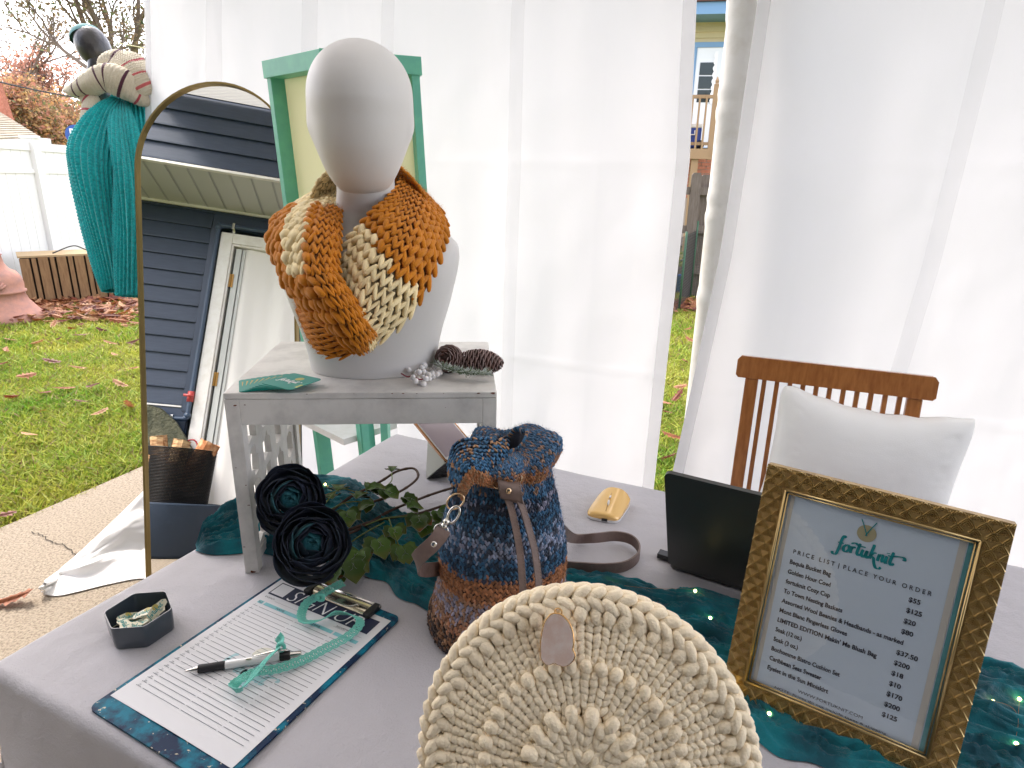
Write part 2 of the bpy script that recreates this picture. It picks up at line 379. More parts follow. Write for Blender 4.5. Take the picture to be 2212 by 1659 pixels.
# =================================================================== SETTING
# lawn: one sheet to the horizon with gentle relief
LAWN = mat('lawn_soil', (.085, .13, .022), .95, var=((.17, .15, .055), 2.2, .42, .62), bump=[('n', 30, .02)])
m = MB(); xs = np.concatenate([[-150, -60, -25], np.linspace(-14, 14, 70), [25, 60, 150]]); X, Y = np.meshgrid(xs, np.concatenate([[-60, -20, -6], np.linspace(-3, 16, 60), [30, 60, 200]]), indexing='ij')
Zl = -.035+.03*(fbm(X*.7, Y*.7, 3)-.5)
m.grid(np.stack([X, Y, Zl], -1)); m.build('lawn', LAWN, kind='structure')
# concrete porch slab, exposed aggregate
CONC = mat('concrete', (.34, .285, .215), .9, var=((.17, .13, .09), 120, .44, .64), bump=[('v', 230, .0022), ('n', 160, .002), ('n', 9, .003)])
sl_ = MB(); S0, S1, T0, T1 = -1.36, 2.42, -2.72, 3.6
c8 = [H(T0, S0, -.12), H(T1, S0, -.12), H(T1, S1, -.12), H(T0, S1, -.12), H(T0, S0, 0), H(T1, S0, 0), H(T1, S1, 0), H(T0, S1, 0)]
sl_.hexa(c8); sl_.build('porch_floor', CONC, smooth=False, kind='structure')
# crack in the slab
ck = MB(); pc = cr_pts([T(*q, .0035) for q in [(68, 1148), (96, 1158), (118, 1172), (138, 1176), (160, 1196), (182, 1212), (205, 1222)]], 40)
pc[:, :2] += RNG.normal(0, .004, (40, 2)); ck.tube(pc, .0018, 4, flat=.4); ck.build('floor_crack', mat('crack', (.05, .04, .03), .95), kind='structure', smooth=False)

# grass blades (nobody could count them)
def grass(name, az0, az1, d0, d1, N, seed, hgt=(.03, .075)):
    rg = np.random.default_rng(seed)
    az = rg.uniform(az0, az1, N); d = d0+(d1-d0)*rg.uniform(0, 1, N)**.75
    x = np.sin(az)*d; y = np.cos(az)*d
    t = x*HA[0]+y*HA[1]; s_ = x*HS[0]+y*HS[1]
    k = ~((t > T0+.0+.02*np.sin(s_*9)) & (s_ < S1+.02)); x, y, d = x[k], y[k], d[k]; N = len(x)
    patch = fbm(x*2.4, y*2.4, 5); z = -.035+.03*(fbm(x*.7, y*.7, 3)-.5)
    h = rg.uniform(*hgt, N)*(.6+.8*patch); wd = .0016+.0009*d; wd = wd*rg.uniform(.7, 1.3, N)
    a = rg.uniform(0, 2*PI, N); ux = np.stack([np.cos(a), np.sin(a), 0*a], -1); ln = rg.normal(0, .55, (N, 2))*h[:, None]
    p = np.stack([x, y, z], -1); mid = p+np.stack([ln[:, 0]*.35, ln[:, 1]*.35, h*.6], -1); tip = p+np.stack([ln[:, 0], ln[:, 1], h*.95], -1)
    v = np.stack([p-ux*wd[:, None], p+ux*wd[:, None], mid+ux*wd[:, None]*.8, mid-ux*wd[:, None]*.8, tip], 1).reshape(-1, 3)
    o = np.arange(N)[:, None]*5
    g = np.array([.12, .29, .02]); yl = np.array([.45, .45, .08]); br = np.array([.30, .22, .10])
    f = np.clip(patch*1.5-.35+rg.normal(0, .22, N), 0, 1)[:, None]; c = g*f+yl*(1-f); dry = (rg.uniform(0, 1, N) < .10)[:, None]; c = np.where(dry, br, c)*rg.uniform(.65, 1.25, (N, 1))
    mb = MB(); mb.add(v, (o+np.array([0, 1, 2, 3])), (o+np.array([3, 2, 4])), np.repeat(c, 5, 0))
    tag(mb.build(name, GRASS, smooth=False), 'short green lawn grass with dry straw patches', 'grass', kind='stuff')
GRASS = mat('grass', rough=.6, vc=True, trans=((.2, .4, .05), .35, 1), spec=.25)
grass('grass', rad(-47), rad(-21), 2.3, 6.0, 90000, 1)
grass('grass', rad(-44), rad(-25), 5.6, 9.5, 42000, 2, (.04, .09))
grass('grass', rad(8), rad(24), 2.4, 5.5, 36000, 3)
grass('grass', rad(9), rad(22), 5.3, 10., 26000, 4, (.04, .09))

# fallen leaves, oak-like with lobes
def oak_poly(rg, lobes=4, L=1.):
    up = []; n = lobes*2+1
    for k in range(n+1):
        f = k/n; w = .30*math.sin(PI*min(1, f*.93+.07))**.7*(1.0 if k % 2 else .42)*rg.uniform(.85, 1.15)
        up.append((f*L, w*L))
    return [(-.22*L, .012*L)]+up[1:-1]+[(L, .0)]+[(x+.03*L, -y*rg.uniform(.85, 1.1)) for x, y in up[1:-1][::-1]]+[(-.22*L, -.012*L)]
LEAF = mat('dry_leaf', vc=True, rough=.6, trans=((.5, .25, .08), .25, 1), var=((.6, .5, .4), 60, .45, .62), bump=[('n', 90, .001)])
def leaf_mesh(mb, c, L, yaw, tilt, col, rg, curl=.25):
    P = np.array(oak_poly(rg)); o = P.copy(); tri = tessellate_polygon([[Vector((a, b, 0)) for a, b in P]])
    x = (P[:, 0]-.4)*L; y = P[:, 1]*L; z = curl*L*((P[:, 0]-.4)**2*.9-np.abs(P[:, 1])*.9*rg.uniform(-.6, 1.2))
    R_ = Matrix.Rotation(yaw, 3, 'Z') @ Matrix.Rotation(tilt, 3, 'X') @ Matrix.Rotation(rg.normal(0, .25), 3, 'Y')
    v = np.stack([x, y, z], -1) @ np.array(R_).T+np.asarray(c); v[:, 2] = np.maximum(v[:, 2], 0.002 if c[2] > 0 else v[:, 2].min())
    mb.add(v, None, [tuple(t) for t in tri], col)
LC = [(.30, .10, .03), (.36, .15, .05), (.22, .055, .025), (.45, .24, .11), (.40, .17, .08), (.16, .05, .03)]
rg = np.random.default_rng(11)
def place_leaf(px, py, L, col, label, group=None, z=.012, yaw=None):
    mb = MB(); p = T(px, py, 0); p[2] = z; leaf_mesh(mb, p, L, rg.uniform(0, 6.3) if yaw is None else yaw, rg.normal(0, .3), col, rg)
    mb.build('fallen_leaf', LEAF, label=label, cat='leaf', group=group, origin=tuple(p), smooth=False)
place_leaf(25, 1305, .125, (.40, .15, .07), 'large lobed russet leaf lying on the concrete at the left edge', z=.02, yaw=.35)
place_leaf(8, 1122, .10, (.24, .09, .06), 'dull purple brown leaf at the corner of lawn and concrete', z=.02)
place_leaf(68, 958, .10, (.55, .30, .14), 'pale orange leaf alone in the middle of the near lawn', z=.05, yaw=-.3)
for (px, py) in [(25, 742), (15, 765), (82, 748), (176, 736), (240, 752), (10, 800), (115, 790), (170, 806), (250, 775), (176, 880), (282, 888), (218, 905), (100, 858), (60, 825), (262, 838), (30, 868), (140, 850), (290, 745), (222, 720), (130, 742), (205, 850), (290, 810), (95, 905), (45, 700), (1440, 905), (1432, 880), (1452, 958), (1470, 845), (1478, 790), (1462, 868), (1490, 742), (1484, 720), (1446, 1000)]:
    ci = int(rg.integers(0, 6)); cn = ('rusty red', 'orange brown', 'dark maroon', 'pale tan', 'light brown', 'deep plum brown')[ci]; wh = 'lying in the strip of grass between the two curtains' if px > 1000 else ('on the far part of the left lawn' if py < 780 else 'on the near part of the left lawn')
    place_leaf(px, py, rg.uniform(.075, .12), LC[ci], cn+' fallen leaf '+wh, cn+' leaves '+wh, z=rg.uniform(.03, .055))
lt = MB()
for k in range(430):
    a = rg.uniform(0, 1); px = rg.uniform(-20, 310); py = 650+38*rg.uniform(0, 1)**2.0+abs(rg.normal(0, 12)); p = T(px, py, 0); p[2] = rg.uniform(.02, .07)
    leaf_mesh(lt, p, rg.uniform(.09, .15), rg.uniform(0, 6.3), rg.normal(0, .5), LC[rg.integers(0, 6)], rg)
for k in range(110):
    p = T(rg.uniform(1440, 1520), rg.uniform(650, 668)+abs(rg.normal(0, 6)), 0); p[2] = .04; leaf_mesh(lt, p, rg.uniform(.08, .13), rg.uniform(0, 6.3), rg.normal(0, .5), LC[rg.integers(0, 6)], rg)
lt.build('leaf_litter', LEAF, kind='stuff', label='drift of rusty dead leaves at the far side of the lawn', cat='leaves', smooth=False)

# ------------------------------------------------------------------ porch roof and house
CEIL = mat('ceiling_vinyl', (.70, .69, .67), .55, trans=((.85, .83, .80), .26), bump=[('y', 9, .004)])  # translucency added so daylight from above fills the porch
r_ = MB(); r_.add([H(T0-.25, -.72, 3.13), H(2.9, -.72, 3.13), H(2.9, 2.62, 3.02), H(T0-.25, 2.62, 3.02)], [(0, 1, 2, 3)])
porch = thing('porch_roof', H(0, 1, 3.05), 'flat white underside of the porch roof over the display', 'roof')
r_.build('ceiling', CEIL, porch, smooth=False)
bm_ = MB(); bm_.beam(H(T0-.15, 2.12, 2.93), H(2.8, 2.12, 2.93), .16, .20); bm_.build('beam', WHITEP, porch, smooth=False)
SID = mat('navy_siding', (.018, .032, .062), .45, var=((.024, .040, .072), 30, .4, .6), bump=[('n', 130, .0006)], stretch=(.3, .3, 3))
SIDT = mat('navy_trim', (.020, .036, .070), .4)
house = thing('house', H(-1.5, -1.5, 0), 'navy clapboard house with white soffit and trimmed doorway seen in the mirror', 'house')
CA = -1.39
bk = MB(); bk.box(H(-2.9, CA-.10, 1.3), (2.9-2.53+1.2+.35, .12, 2.56), HA, HS); 
bk2 = MB(); 
def hbox(mb, t0, t1, s0, s1, z0, z1, col=None):
    mb.hexa([H(t0, s0, z0), H(t1, s0, z0), H(t1, s1, z0), H(t0, s1, z0), H(t0, s0, z1), H(t1, s0, z1), H(t1, s1, z1), H(t0, s1, z1)], col)
w_ = MB(); hbox(w_, -4.6, -2.56, CA-.14, CA-.015, -.1, 2.56); hbox(w_, -1.42, 3.8, CA-.14, CA-.015, -.1, 2.56); hbox(w_, -2.56, -1.42, CA-.14, CA-.015, 2.40, 2.56)
w_.build('wall', SIDT, house, smooth=False)
def board(t0, t1, z0, h, s0, parent):
    mb = MB()   # lapped board: foot proud of the head, with a small drip lip
    prof = [(.022, 0), (.022, .010), (.016, .012), (.004, h+.006), (0, h+.006), (0, 0)]
    v = [H(t, s0+a, z0+b) for t in (t0, t1) for a, b in prof]; n = len(prof)
    mb.add(v, [(i, (i+1) % n, (i+1) % n+n, i+n) for i in range(n)], [(0, 2, 1), (0, 3, 2), (0, 4, 3), (0, 5, 4), (n, n+1, n+2), (n, n+2, n+3), (n, n+3, n+4), (n, n+4, n+5)])
    mb.build('siding_board', SID, parent, smooth=False)
for k in range(12): z0 = 2.394-.1322*k; board(-4.6, -2.615, z0-.0 if z0 > 1 else z0, .1322, CA-.012, house)
board(-4.6, -1.42, 2.527-.0, .05, CA-.012, house)
for k in range(19): board(-1.36, 3.8, .02+.1322*k, .1322, CA-.012, house)
fz = MB(); hbox(fz, -2.61, -1.40, CA-.012, CA+.004, 2.40, 2.53); fz.build('wall_panel', SIDT, house, smooth=False)
cp_ = MB(); hbox(cp_, -2.612, -2.575, CA-.014, CA+.012, .9, 2.40); cp_.build('corner_post', SIDT, house, smooth=False)
ws = MB(); hbox(ws, -4.6, -2.615, CA-.01, CA+.012, .925, .937); ws.build('flashing', WHITEP, house, smooth=False)
fd = MB(); hbox(fd, -4.6, -2.57, CA-.012, CA+.004, -.05, .92); fd.build('foundation_panel', SIDT, house, smooth=False)
# soffit: vented panels running out from the wall
SOF = mat('soffit_vinyl', (.52, .53, .52), .5, bump=[('v', 170, .0012)])
for k in range(26):
    t0 = -4.55+.145*k; mb = MB(); hbox(mb, t0+.009, t0+.136, CA, -.72, 2.566, 2.574); mb.build('soffit_panel', SOF, house, smooth=False)
    mb = MB(); hbox(mb, t0-.009, t0+.009, CA, -.72, 2.571, 2.580); mb.build('soffit_joint', mat('soffit_rib', (.38, .39, .39), .5), house, smooth=False)
jc = MB(); hbox(jc, -4.6, -.75, CA+.004, CA+.022, 2.548, 2.566); hbox(jc, -4.6, -.75, -.735, -.70, 2.560, 2.578); jc.build('soffit_channel', WHITEP, house, smooth=False)
sf2 = MB(); hbox(sf2, -.78, 3.8, CA, -.72, 2.566, 2.58); sf2.build('soffit_far', SOF, house, smooth=False)
bx = MB(); hbox(bx, -4.6, 3.8, CA, -.735, 2.585, 3.13); bx.build('upper_wall', SIDT, house, smooth=False)
for k in range(4): board(-4.6, 3.8, 2.590+.1322*k, .1322, -.735, house)
up_ = MB(); hbox(up_, -4.6, 3.8, -4.0, CA-.15, -.1, 5.2); hbox(up_, -4.6, 3.8, -4.0, -.74, 3.31, 5.2); up_.build('upper_storey', SID, house, smooth=False)
# doorway
dr = MB(); hbox(dr, -2.53, -2.44, CA-.01, CA+.024, 0, 2.37); hbox(dr, -1.52, -1.43, CA-.01, CA+.024, 0, 2.37); hbox(dr, -2.44, -1.52, CA-.01, CA+.024, 2.285, 2.37)
hbox(dr, -2.44, -2.425, CA-.08, CA+.012, 0, 2.285); hbox(dr, -2.425, -1.52, CA-.08, CA+.012, 2.268, 2.285)
bevel(dr.build('door_frame', WHITEP, house, smooth=False), .004)
bl = MB(); hbox(bl, -2.425, -1.52, CA-.138, CA-.12, 0, 2.27); bl.build('dark_interior', mat('dark_room', (.03, .03, .03), .9), house, smooth=False)  # near-black panel: the unlit room's shade is put into its colour
dl = MB(); hbox(dl, -2.405, -2.362, CA-.09, CA-.004, .04, 2.255); hbox(dl, -2.355, -2.335, CA-.09, CA-.012, .04, 2.255); d_o = dl.build('door_leaf', mat('door_paint', (.50, .52, .51), .4), house, smooth=False)
for z in (1.98, 1.17, .35):
    hb = MB(); hbox(hb, -2.432, -2.392, CA-.006, CA+.001, z-.055, z+.055); hb.ell(H(-2.412, CA+.004, z), .006, .006, .057); h_o = hb.build('hinge', mat('brass_old', (.22, .12, .035), .35, 1.), house, smooth=False)
SHEER = mat('white_voile', (.76, .755, .78), .75, trans=((.66, .655, .68), .52), thin=.006, bump=[('n', 260, .0003)])
tt = np.linspace(-2.335, -1.45, 120); zz = np.linspace(.05, 2.265, 60); Tg, Zg = np.meshgrid(tt, zz, indexing='ij')
sg = CA-.035+.014*np.sin(Tg*19+1.2*np.sin(Zg*1.1))+.004*np.sin(Tg*41+Zg)
P = H(0, 0, 0)+Tg[..., None]*HA+sg[..., None]*HS+Zg[..., None]*Z3
dc_ = MB(); dc_.slabgrid(P, .0012); dc_.build('door_curtain', mat('white_cotton', (.76, .75, .74), .8), house)
th_ = MB(); hbox(th_, -2.56, -1.42, CA-.1, CA+.10, .0, .045); th_.build('threshold', mat('threshold', (.05, .05, .05), .7), house, smooth=False)
# painted gas pipe with clamps and a red valve
PIPE = mat('pipe_paint', (.035, .062, .11), .4)
gp = thing('wall_pipe', H(-2.5, CA+.04, .83), 'navy painted pipe bent round the door trim with a red valve', 'pipe')
pm = MB(); pm.tube(cr_pts([H(-3.0, CA+.035, .835), H(-2.62, CA+.035, .835), H(-2.57, CA+.035, .85), H(-2.555, CA+.035, .90), H(-2.553, CA+.035, 1.5), H(-2.553, CA+.035, 2.36), H(-2.54, CA+.035, 2.405), H(-2.49, CA+.035, 2.42), H(-2.0, CA+.035, 2.42), H(-1.3, CA+.035, 2.42)], 90), .017, 12); pm.build('pipe', PIPE, gp)
for q, c_ in ((H(-2.553, CA+.035, 2.40), 0), (H(-2.555, CA+.035, .865), 0)):
    e_ = MB(); e_.ell(q, .026, .026, .026); e_.build('elbow', PIPE, gp)
for q, ax in ((H(-2.44, CA+.03, 2.42), 0), (H(-2.66, CA+.03, .835), 0)):
    cl = MB(); cl.box(q+HS*.012, (.018, .03, .05), HA, HS); cl.box(q-Z3*.035-HS*.012, (.020, .004, .05), HA, HS); cl.build('clamp', SILVER, gp, smooth=False)
vv = MB(); vv.tube([H(-2.555, CA+.06, 1.012), H(-2.555, CA+.085, 1.012)], .007, 8); vv.box(H(-2.555, CA+.088, 1.012), (.075, .008, .018), HA, HS); vv.tube([H(-2.555, CA+.035, .97), H(-2.555, CA+.035, 1.05)], .024, 8)
vv.build('valve', mat('red_enamel', (.45, .06, .06), .4), gp)

# things by the house wall that the mirror shows: planter, basket, logs, stone slab
pl = thing('round_planter', H(-2.155, .27, 0), 'dark slate blue round planter under the mesh firewood basket', 'planter')
lp = MB(); lp.lathe([(.25, 0), (.26, .015), (.272, .24), (.272, .248), (.258, .25), (.255, .2)], 48, H(-2.150, .37, 0), capt=True); lp.build('pot', mat('slate_blue', (.022, .040, .072), .6, bump=[('n', 40, .001)]), pl)
bc = H(-2.112, .33, .245)
bs = thing('firewood_basket', bc, 'black perforated metal basket holding split firewood', 'basket')
prf = MB(); NR, NC = 38, 170
for k in range(NR+1):
    z = .002+.262*k/NR; rr = .158+.006*k/NR; a = np.linspace(0, 2*PI, 96, endpoint=False)
    prf.tube(np.stack([bc[0]+rr*np.cos(a), bc[1]+rr*np.sin(a), np.full(96, bc[2]+z)], -1), .0027, 4, closed=True)
for k in range(NC):
    a = 2*PI*k/NC; prf.tube([bc+A3(.158*math.cos(a), .158*math.sin(a), .002), bc+A3(.164*math.cos(a), .164*math.sin(a), .264)], .0019, 4, cap=False)
prf.build('perforated_wall', mat('black_metal', (.012, .011, .011), .4, .6), bs)
rm = MB(); a = np.linspace(0, 2*PI, 64, endpoint=False)
rm.tube(np.stack([bc[0]+.165*np.cos(a), bc[1]+.165*np.sin(a), np.full(64, bc[2]+.265)], -1), .004, 6, closed=True); rm.build('rim', mat('black_metal'), bs)
LOGM = mat('split_wood', (.66, .45, .24), .8, var=((.30, .13, .05), 14, .4, .65), stretch=(1, 1, 4), bump=[('n', 60, .003)])
def log(c, L, r, ax, spin, label, wedge=True, col=LOGM):
    ax = nrm(ax); x = nrm(np.cross(ax, Z3)); y = np.cross(ax, x); x, y = x*math.cos(spin)+y*math.sin(spin), -x*math.sin(spin)+y*math.cos(spin)
    if wedge: P_ = [(0, 0), (r, .1*r), (r*.96, .5*r), (.75*r, .8*r), (.4*r, .95*r), (-.1*r, .9*r)]
    else: P_ = [(r*math.cos(t)*(1+.05*math.sin(3*t)), r*math.sin(t)) for t in np.linspace(0, 2*PI, 14, endpoint=False)]
    mb = MB(); mb.prism(P_, c, x, y, ax, L); bevel(mb.build('firewood_log', col, smooth=False, label=label, cat='firewood', group='split logs in the mesh basket', origin=tuple(c)), .003)
def lg(t, s_, z): return H(t, s_, z)
log(bc+HA*-.05+Z3*.20, .27, .075, Z3+HA*-.20+HS*.1, .3, 'pale split log with square end, highest in the basket')
log(bc+HA*.0+HS*.06+Z3*.185, .25, .060, Z3+HA*.10, 2.0, 'short yellow split log in front of the pale one in the basket')
log(bc+HA*.09+HS*.02+Z3*.19, .26, .05, Z3+HA*.38, .5, 'round orange brown log leaning to the side of the basket', False, mat('bark_wood', (.38, .15, .055), .85, var=((.60, .36, .20), 30, .45, .6), bump=[('n', 50, .004)]))
log(bc+HA*-.03+HS*-.07+Z3*.13, .24, .075, Z3+HA*.05+HS*-.2, 4.0, 'split log low at the back of the basket')
log(bc+HA*-.09+HS*.05+Z3*.12, .22, .065, Z3+HS*.1, 1.1, 'split log low at the front of the basket')
stn = MB(); stn.prism([(-.42, -.0), (.30, -.0), (.28, .30), (.17, .60), (.02, .80), (-.10, .895), (-.22, .91), (-.42, .90)], H(-2.62, -1.20, 0), HA, nrm(Z3-HS*.08), HS, .07)
bevel(stn.build('stone_slab', mat('mossy_stone', (.085, .085, .055), .9, var=((.04, .045, .028), 12, .4, .6), bump=[('n', 30, .012), ('v', 60, .004)]), smooth=False, label='mossy grey stone slab with a sloping top behind the basket', cat='stone', origin=tuple(H(-2.62, -1.2, 0))), .008)
hs = MB(); hs.tube(cr_pts([H(-2.50, -1.28, .0), H(-2.42, -1.27, .45), H(-2.42, -1.27, .60), H(-2.47, -1.28, .68), H(-2.60, -1.30, .62)], 30), .006, 8); hs.build('cord', mat('red_rubber', (.35, .02, .03), .5), label='thin red cord hanging behind the stone slab', cat='cord', origin=tuple(H(-2.5, -1.28, 0)))

# ------------------------------------------------------------------ backyard on the left
VIN = mat('white_vinyl', (.80, .79, .76), .4)
fl, fr_ = T(0, 305, 1.66), T(155, 318, 1.66)
fdir = nrm((fr_-fl)*A3(1, 1, 0)); fl = fl-fdir*3.2; FL = 9.0
fn = thing('vinyl_fence', fl*A3(1, 1, 0), 'tall white vinyl privacy fence across the back of the yard', 'fence')
fnorm = A3(-fdir[1], fdir[0], 0)
for k in range(6):
    a = fl*A3(1, 1, 0)+fdir*(k*1.85); b = a+fdir*1.85
    p_ = MB(); p_.beam(a-Z3*.05+Z3*0, a+Z3*1.72, .125, .125, fdir); p_.box(a+Z3*1.735, (.15, .15, .03), fdir); p_.build('post', VIN, fn, smooth=False)
    for z, h in ((1.63, .09), (1.36, .045), (.10, .14)):
        p_ = MB(); p_.box((a+b)/2+Z3*z, (1.72, .05, h), fdir); p_.build('rail', VIN, fn, smooth=False)
    for j in range(11):
        p_ = MB(); q = a+fdir*(.0625+(j+.5)*1.72/11); p_.box(q+Z3*.77, (1.72/11-.006, .022, 1.20), fdir); p_.box(q+Z3*1.48, (1.72/11-.006, .018, .22), fdir); p_.build('plank', VIN, fn, smooth=False)

# slatted wooden cover box
SLAT = mat('slat_wood', (.30, .185, .085), .8, var=((.20, .11, .05), 7, .35, .65), stretch=(8, 8, 1), bump=[('n', 60, .002)])
b0, b1 = T(62, 662, 0), T(238, 648, 0); bd = nrm((b1-b0)*A3(1, 1, 0)); bn = A3(-bd[1], bd[0], 0); BL_ = np.linalg.norm(b1-b0)*1.22; BH = .50
bt = thing('slatted_box', (b0+b1)/2, 'brown slatted wooden box standing by the white fence', 'box')
x = 0; kk = 0
while x < BL_:
    w = .085 if kk % 2 == 0 else .038; h = BH+rg.uniform(-.008, .008); s_ = MB(); c = b0+bd*(x+w/2)+Z3*h/2-bn*rg.uniform(0, .006)
    s_.box(c, (w, .02, h), bd, col=None); s_.build('slat', SLAT, bt, smooth=False); x += w+.018; kk += 1
ib = MB(); ib.box(b0+bd*BL_/2+bn*.24+Z3*(BH/2-.01), (BL_-.02, .42, BH-.03), bd); ib.build('inner_frame', mat('dark_wood', (.03, .02, .012), .9), bt, smooth=False)
for k in range(5):
    tb = MB(); tb.box(b0+bd*BL_/2+bn*(.04+.10*k)+Z3*(BH+.012), (BL_+.02, .085, .02), bd); tb.build('top_plank', mat('slat_top', (.42, .31, .17), .85, bump=[('n', 40, .002)]), bt, smooth=False)
wr = MB(); q0 = b0+Z3*(BH+.03)
wr.tube(cr_pts([q0+bd*.3+bn*.1, q0+bd*.5+bn*.2+Z3*.06, q0+bd*.62+bn*.22+Z3*.01, q0+bd*.75+bn*.1, q0+bd*.8+bn*.2+Z3*.04, q0+bd*1.0+bn*.25], 40), .007, 6); wr.build('hose', BLACKP, label='thin black hose lying on top of the slatted box', cat='hose', origin=tuple(q0))
# dark crate planter with bare twigs, behind
cc_ = T(18, 640, 0)+bn*.25; cc_ -= bd*.05
ct = thing('crate_planter', cc_, 'dark grey wooden crate planter behind the terracotta pot', 'planter')
CRT = mat('grey_wood', (.11, .085, .075), .85, bump=[('n', 50, .003)])
for j in range(4):
    p_ = MB(); p_.box(cc_+Z3*(.09+.165*j), (.50, .42, .155), bd); p_.build('board', CRT, ct, smooth=False)
p_ = MB(); p_.beam(cc_-bn*.22-bd*.22+Z3*.08, cc_-bn*.22+bd*.22+Z3*.60, .05, .02, bd); p_.build('brace', CRT, ct, smooth=False)
p_ = MB()
for k in range(12):
    a = rg.uniform(0, 6.3); q = cc_+Z3*.62+bd*rg.uniform(-.15, .1); e = q+A3(.12*math.cos(a), .12*math.sin(a), rg.uniform(.12, .28)); p_.tube([q, (q+e)/2+A3(0, 0, .03), e], [.003, .003, .001], 4)
p_.build('twigs', mat('twig', (.35, .27, .19), .8), ct)
# terracotta chiminea
tcx = T(14, 690, 0)
tr_ = thing('terracotta_chiminea', tcx, 'pinkish terracotta chiminea with a moulded shell at the left edge', 'chiminea')
TC = mat('terracotta', (.47, .235, .17), .85, var=((.36, .20, .16), 14, .4, .65), bump=[('n', 40, .003)])
pr = [(.33, 0), (.335, .02), (.28, .08), (.21, .18), (.185, .255), (.205, .262), (.207, .278), (.19, .286), (.195, .34), (.185, .40), (.15, .455), (.105, .48), (.075, .53), (.065, .60), (.075, .615), (.06, .62)]
q_ = MB(); q_.lathe(pr, 40, tcx); q_.build('pot_body', TC, tr_)
tf = nrm((CC-tcx)*A3(1, 1, 0)); tl_ = A3(-tf[1], tf[0], 0)
shl = MB()
for k in range(7):
    a = (k-3)*.33; p0 = tcx+tf*.205-tl_*.02+Z3*.30; shl.tube([p0, p0+tf*-.002+(-tl_*math.sin(a))*.045+Z3*.045*math.cos(a), p0-tf*.02+(-tl_*math.sin(a))*.085+Z3*.088*math.cos(a)], [.006, .012, .009], 6)
shl.build('shell_moulding', TC, tr_)
ld = MB(); ld.lathe([(.12, .62), (.15, .63), (.155, .65), (.10, .66)], 24, tcx+bn*.15-bd*.12+Z3*.02); ld.build('bowl', mat('grey_glaze', (.40, .40, .38), .5), tr_)

# ------------------------------------------------------------------ neighbour's house, beyond the fence
nb = T(60, 345, 0.0); ndep = 12.5
nbt = thing('neighbour_house', D(-60, 400, ndep)*A3(1, 1, 0), 'tan shingled roof and brick wall of the house beyond the fence at left', 'house')
e0, e1 = D(-260, 312, ndep), D(86, 297, ndep); rp = D(-12, 236, ndep+2.5); rp0 = D(-260, 200, ndep+2.5)
RSH = mat('shingles_tan', (.42, .36, .27), .9, var=((.33, .28, .21), 5, .4, .6), bump=[('n', 30, .01)])
v_ = e0-e1; 
rf = MB()
for k in range(16):
    f0, f1 = k/16, (k+1)/16+.012
    a0 = e0+(rp0-e0)*f0; a1 = e1+(rp-e1)*f0; c0 = e0+(rp0-e0)*f1; c1 = e1+(rp-e1)*f1; up = A3(0, 0, .03)
    rf.hexa([a0, a1, c1, c0, a0+up, a1+up, c1+up*.2, c0+up*.2])
rf.build('roof', RSH, nbt, smooth=False)
fc = MB(); fc.hexa([e0-Z3*.14, e1-Z3*.14, e1-Z3*.14+A3(0, .3, 0), e0-Z3*.14+A3(0, .3, 0), e0-Z3*.004, e1-Z3*.004, e1+A3(0, .3, -.004), e0+A3(0, .3, -.004)]); fc.build('fascia', VIN, nbt, smooth=False)
wl_ = MB(); e1g = e1-nrm(e1-e0)*.5; wl_.hexa([A3(e0[0], e0[1]+.6, 0), A3(e1g[0], e1g[1]+.6, 0), A3(e1g[0], e1g[1]+4, 0), A3(e0[0], e0[1]+4, 0), A3(e0[0], e0[1]+.6, e0[2]-.14), A3(e1g[0], e1g[1]+.6, e1g[2]-.14), A3(e1g[0], e1g[1]+4, e1g[2]-.14), A3(e0[0], e0[1]+4, e0[2]-.14)]); wl_.build('wall', mat('cream_wall', (.55, .48, .36), .8), nbt, smooth=False)
BRK = mat('brick_red', (.50, .20, .13), .9, var=((.42, .15, .09), 20, .4, .6))
bw = MB(); g0 = D(-160, 240, ndep+3.2); g1 = D(24, 268, ndep+3.2); gp_ = D(-6, 178, ndep+3.2)
bw.hexa([A3(g0[0], g0[1], 2), A3(g1[0], g1[1], 2), A3(g1[0], g1[1]+.15, 2), A3(g0[0], g0[1]+.15, 2), g0+Z3*1.2, gp_, gp_+A3(0, .15, 0), g0+A3(0, .15, 1.2)])
bw.add([A3(g1[0], g1[1], 2), gp_, g1, A3(g1[0], g1[1]+.15, 2), gp_+A3(0, .15, 0), g1+A3(0, .15, 0)], [(0, 3, 5, 2), (1, 2, 5, 4)], [(0, 2, 1), (3, 4, 5)])
bw.build('brick_gable', BRK, nbt, smooth=False)

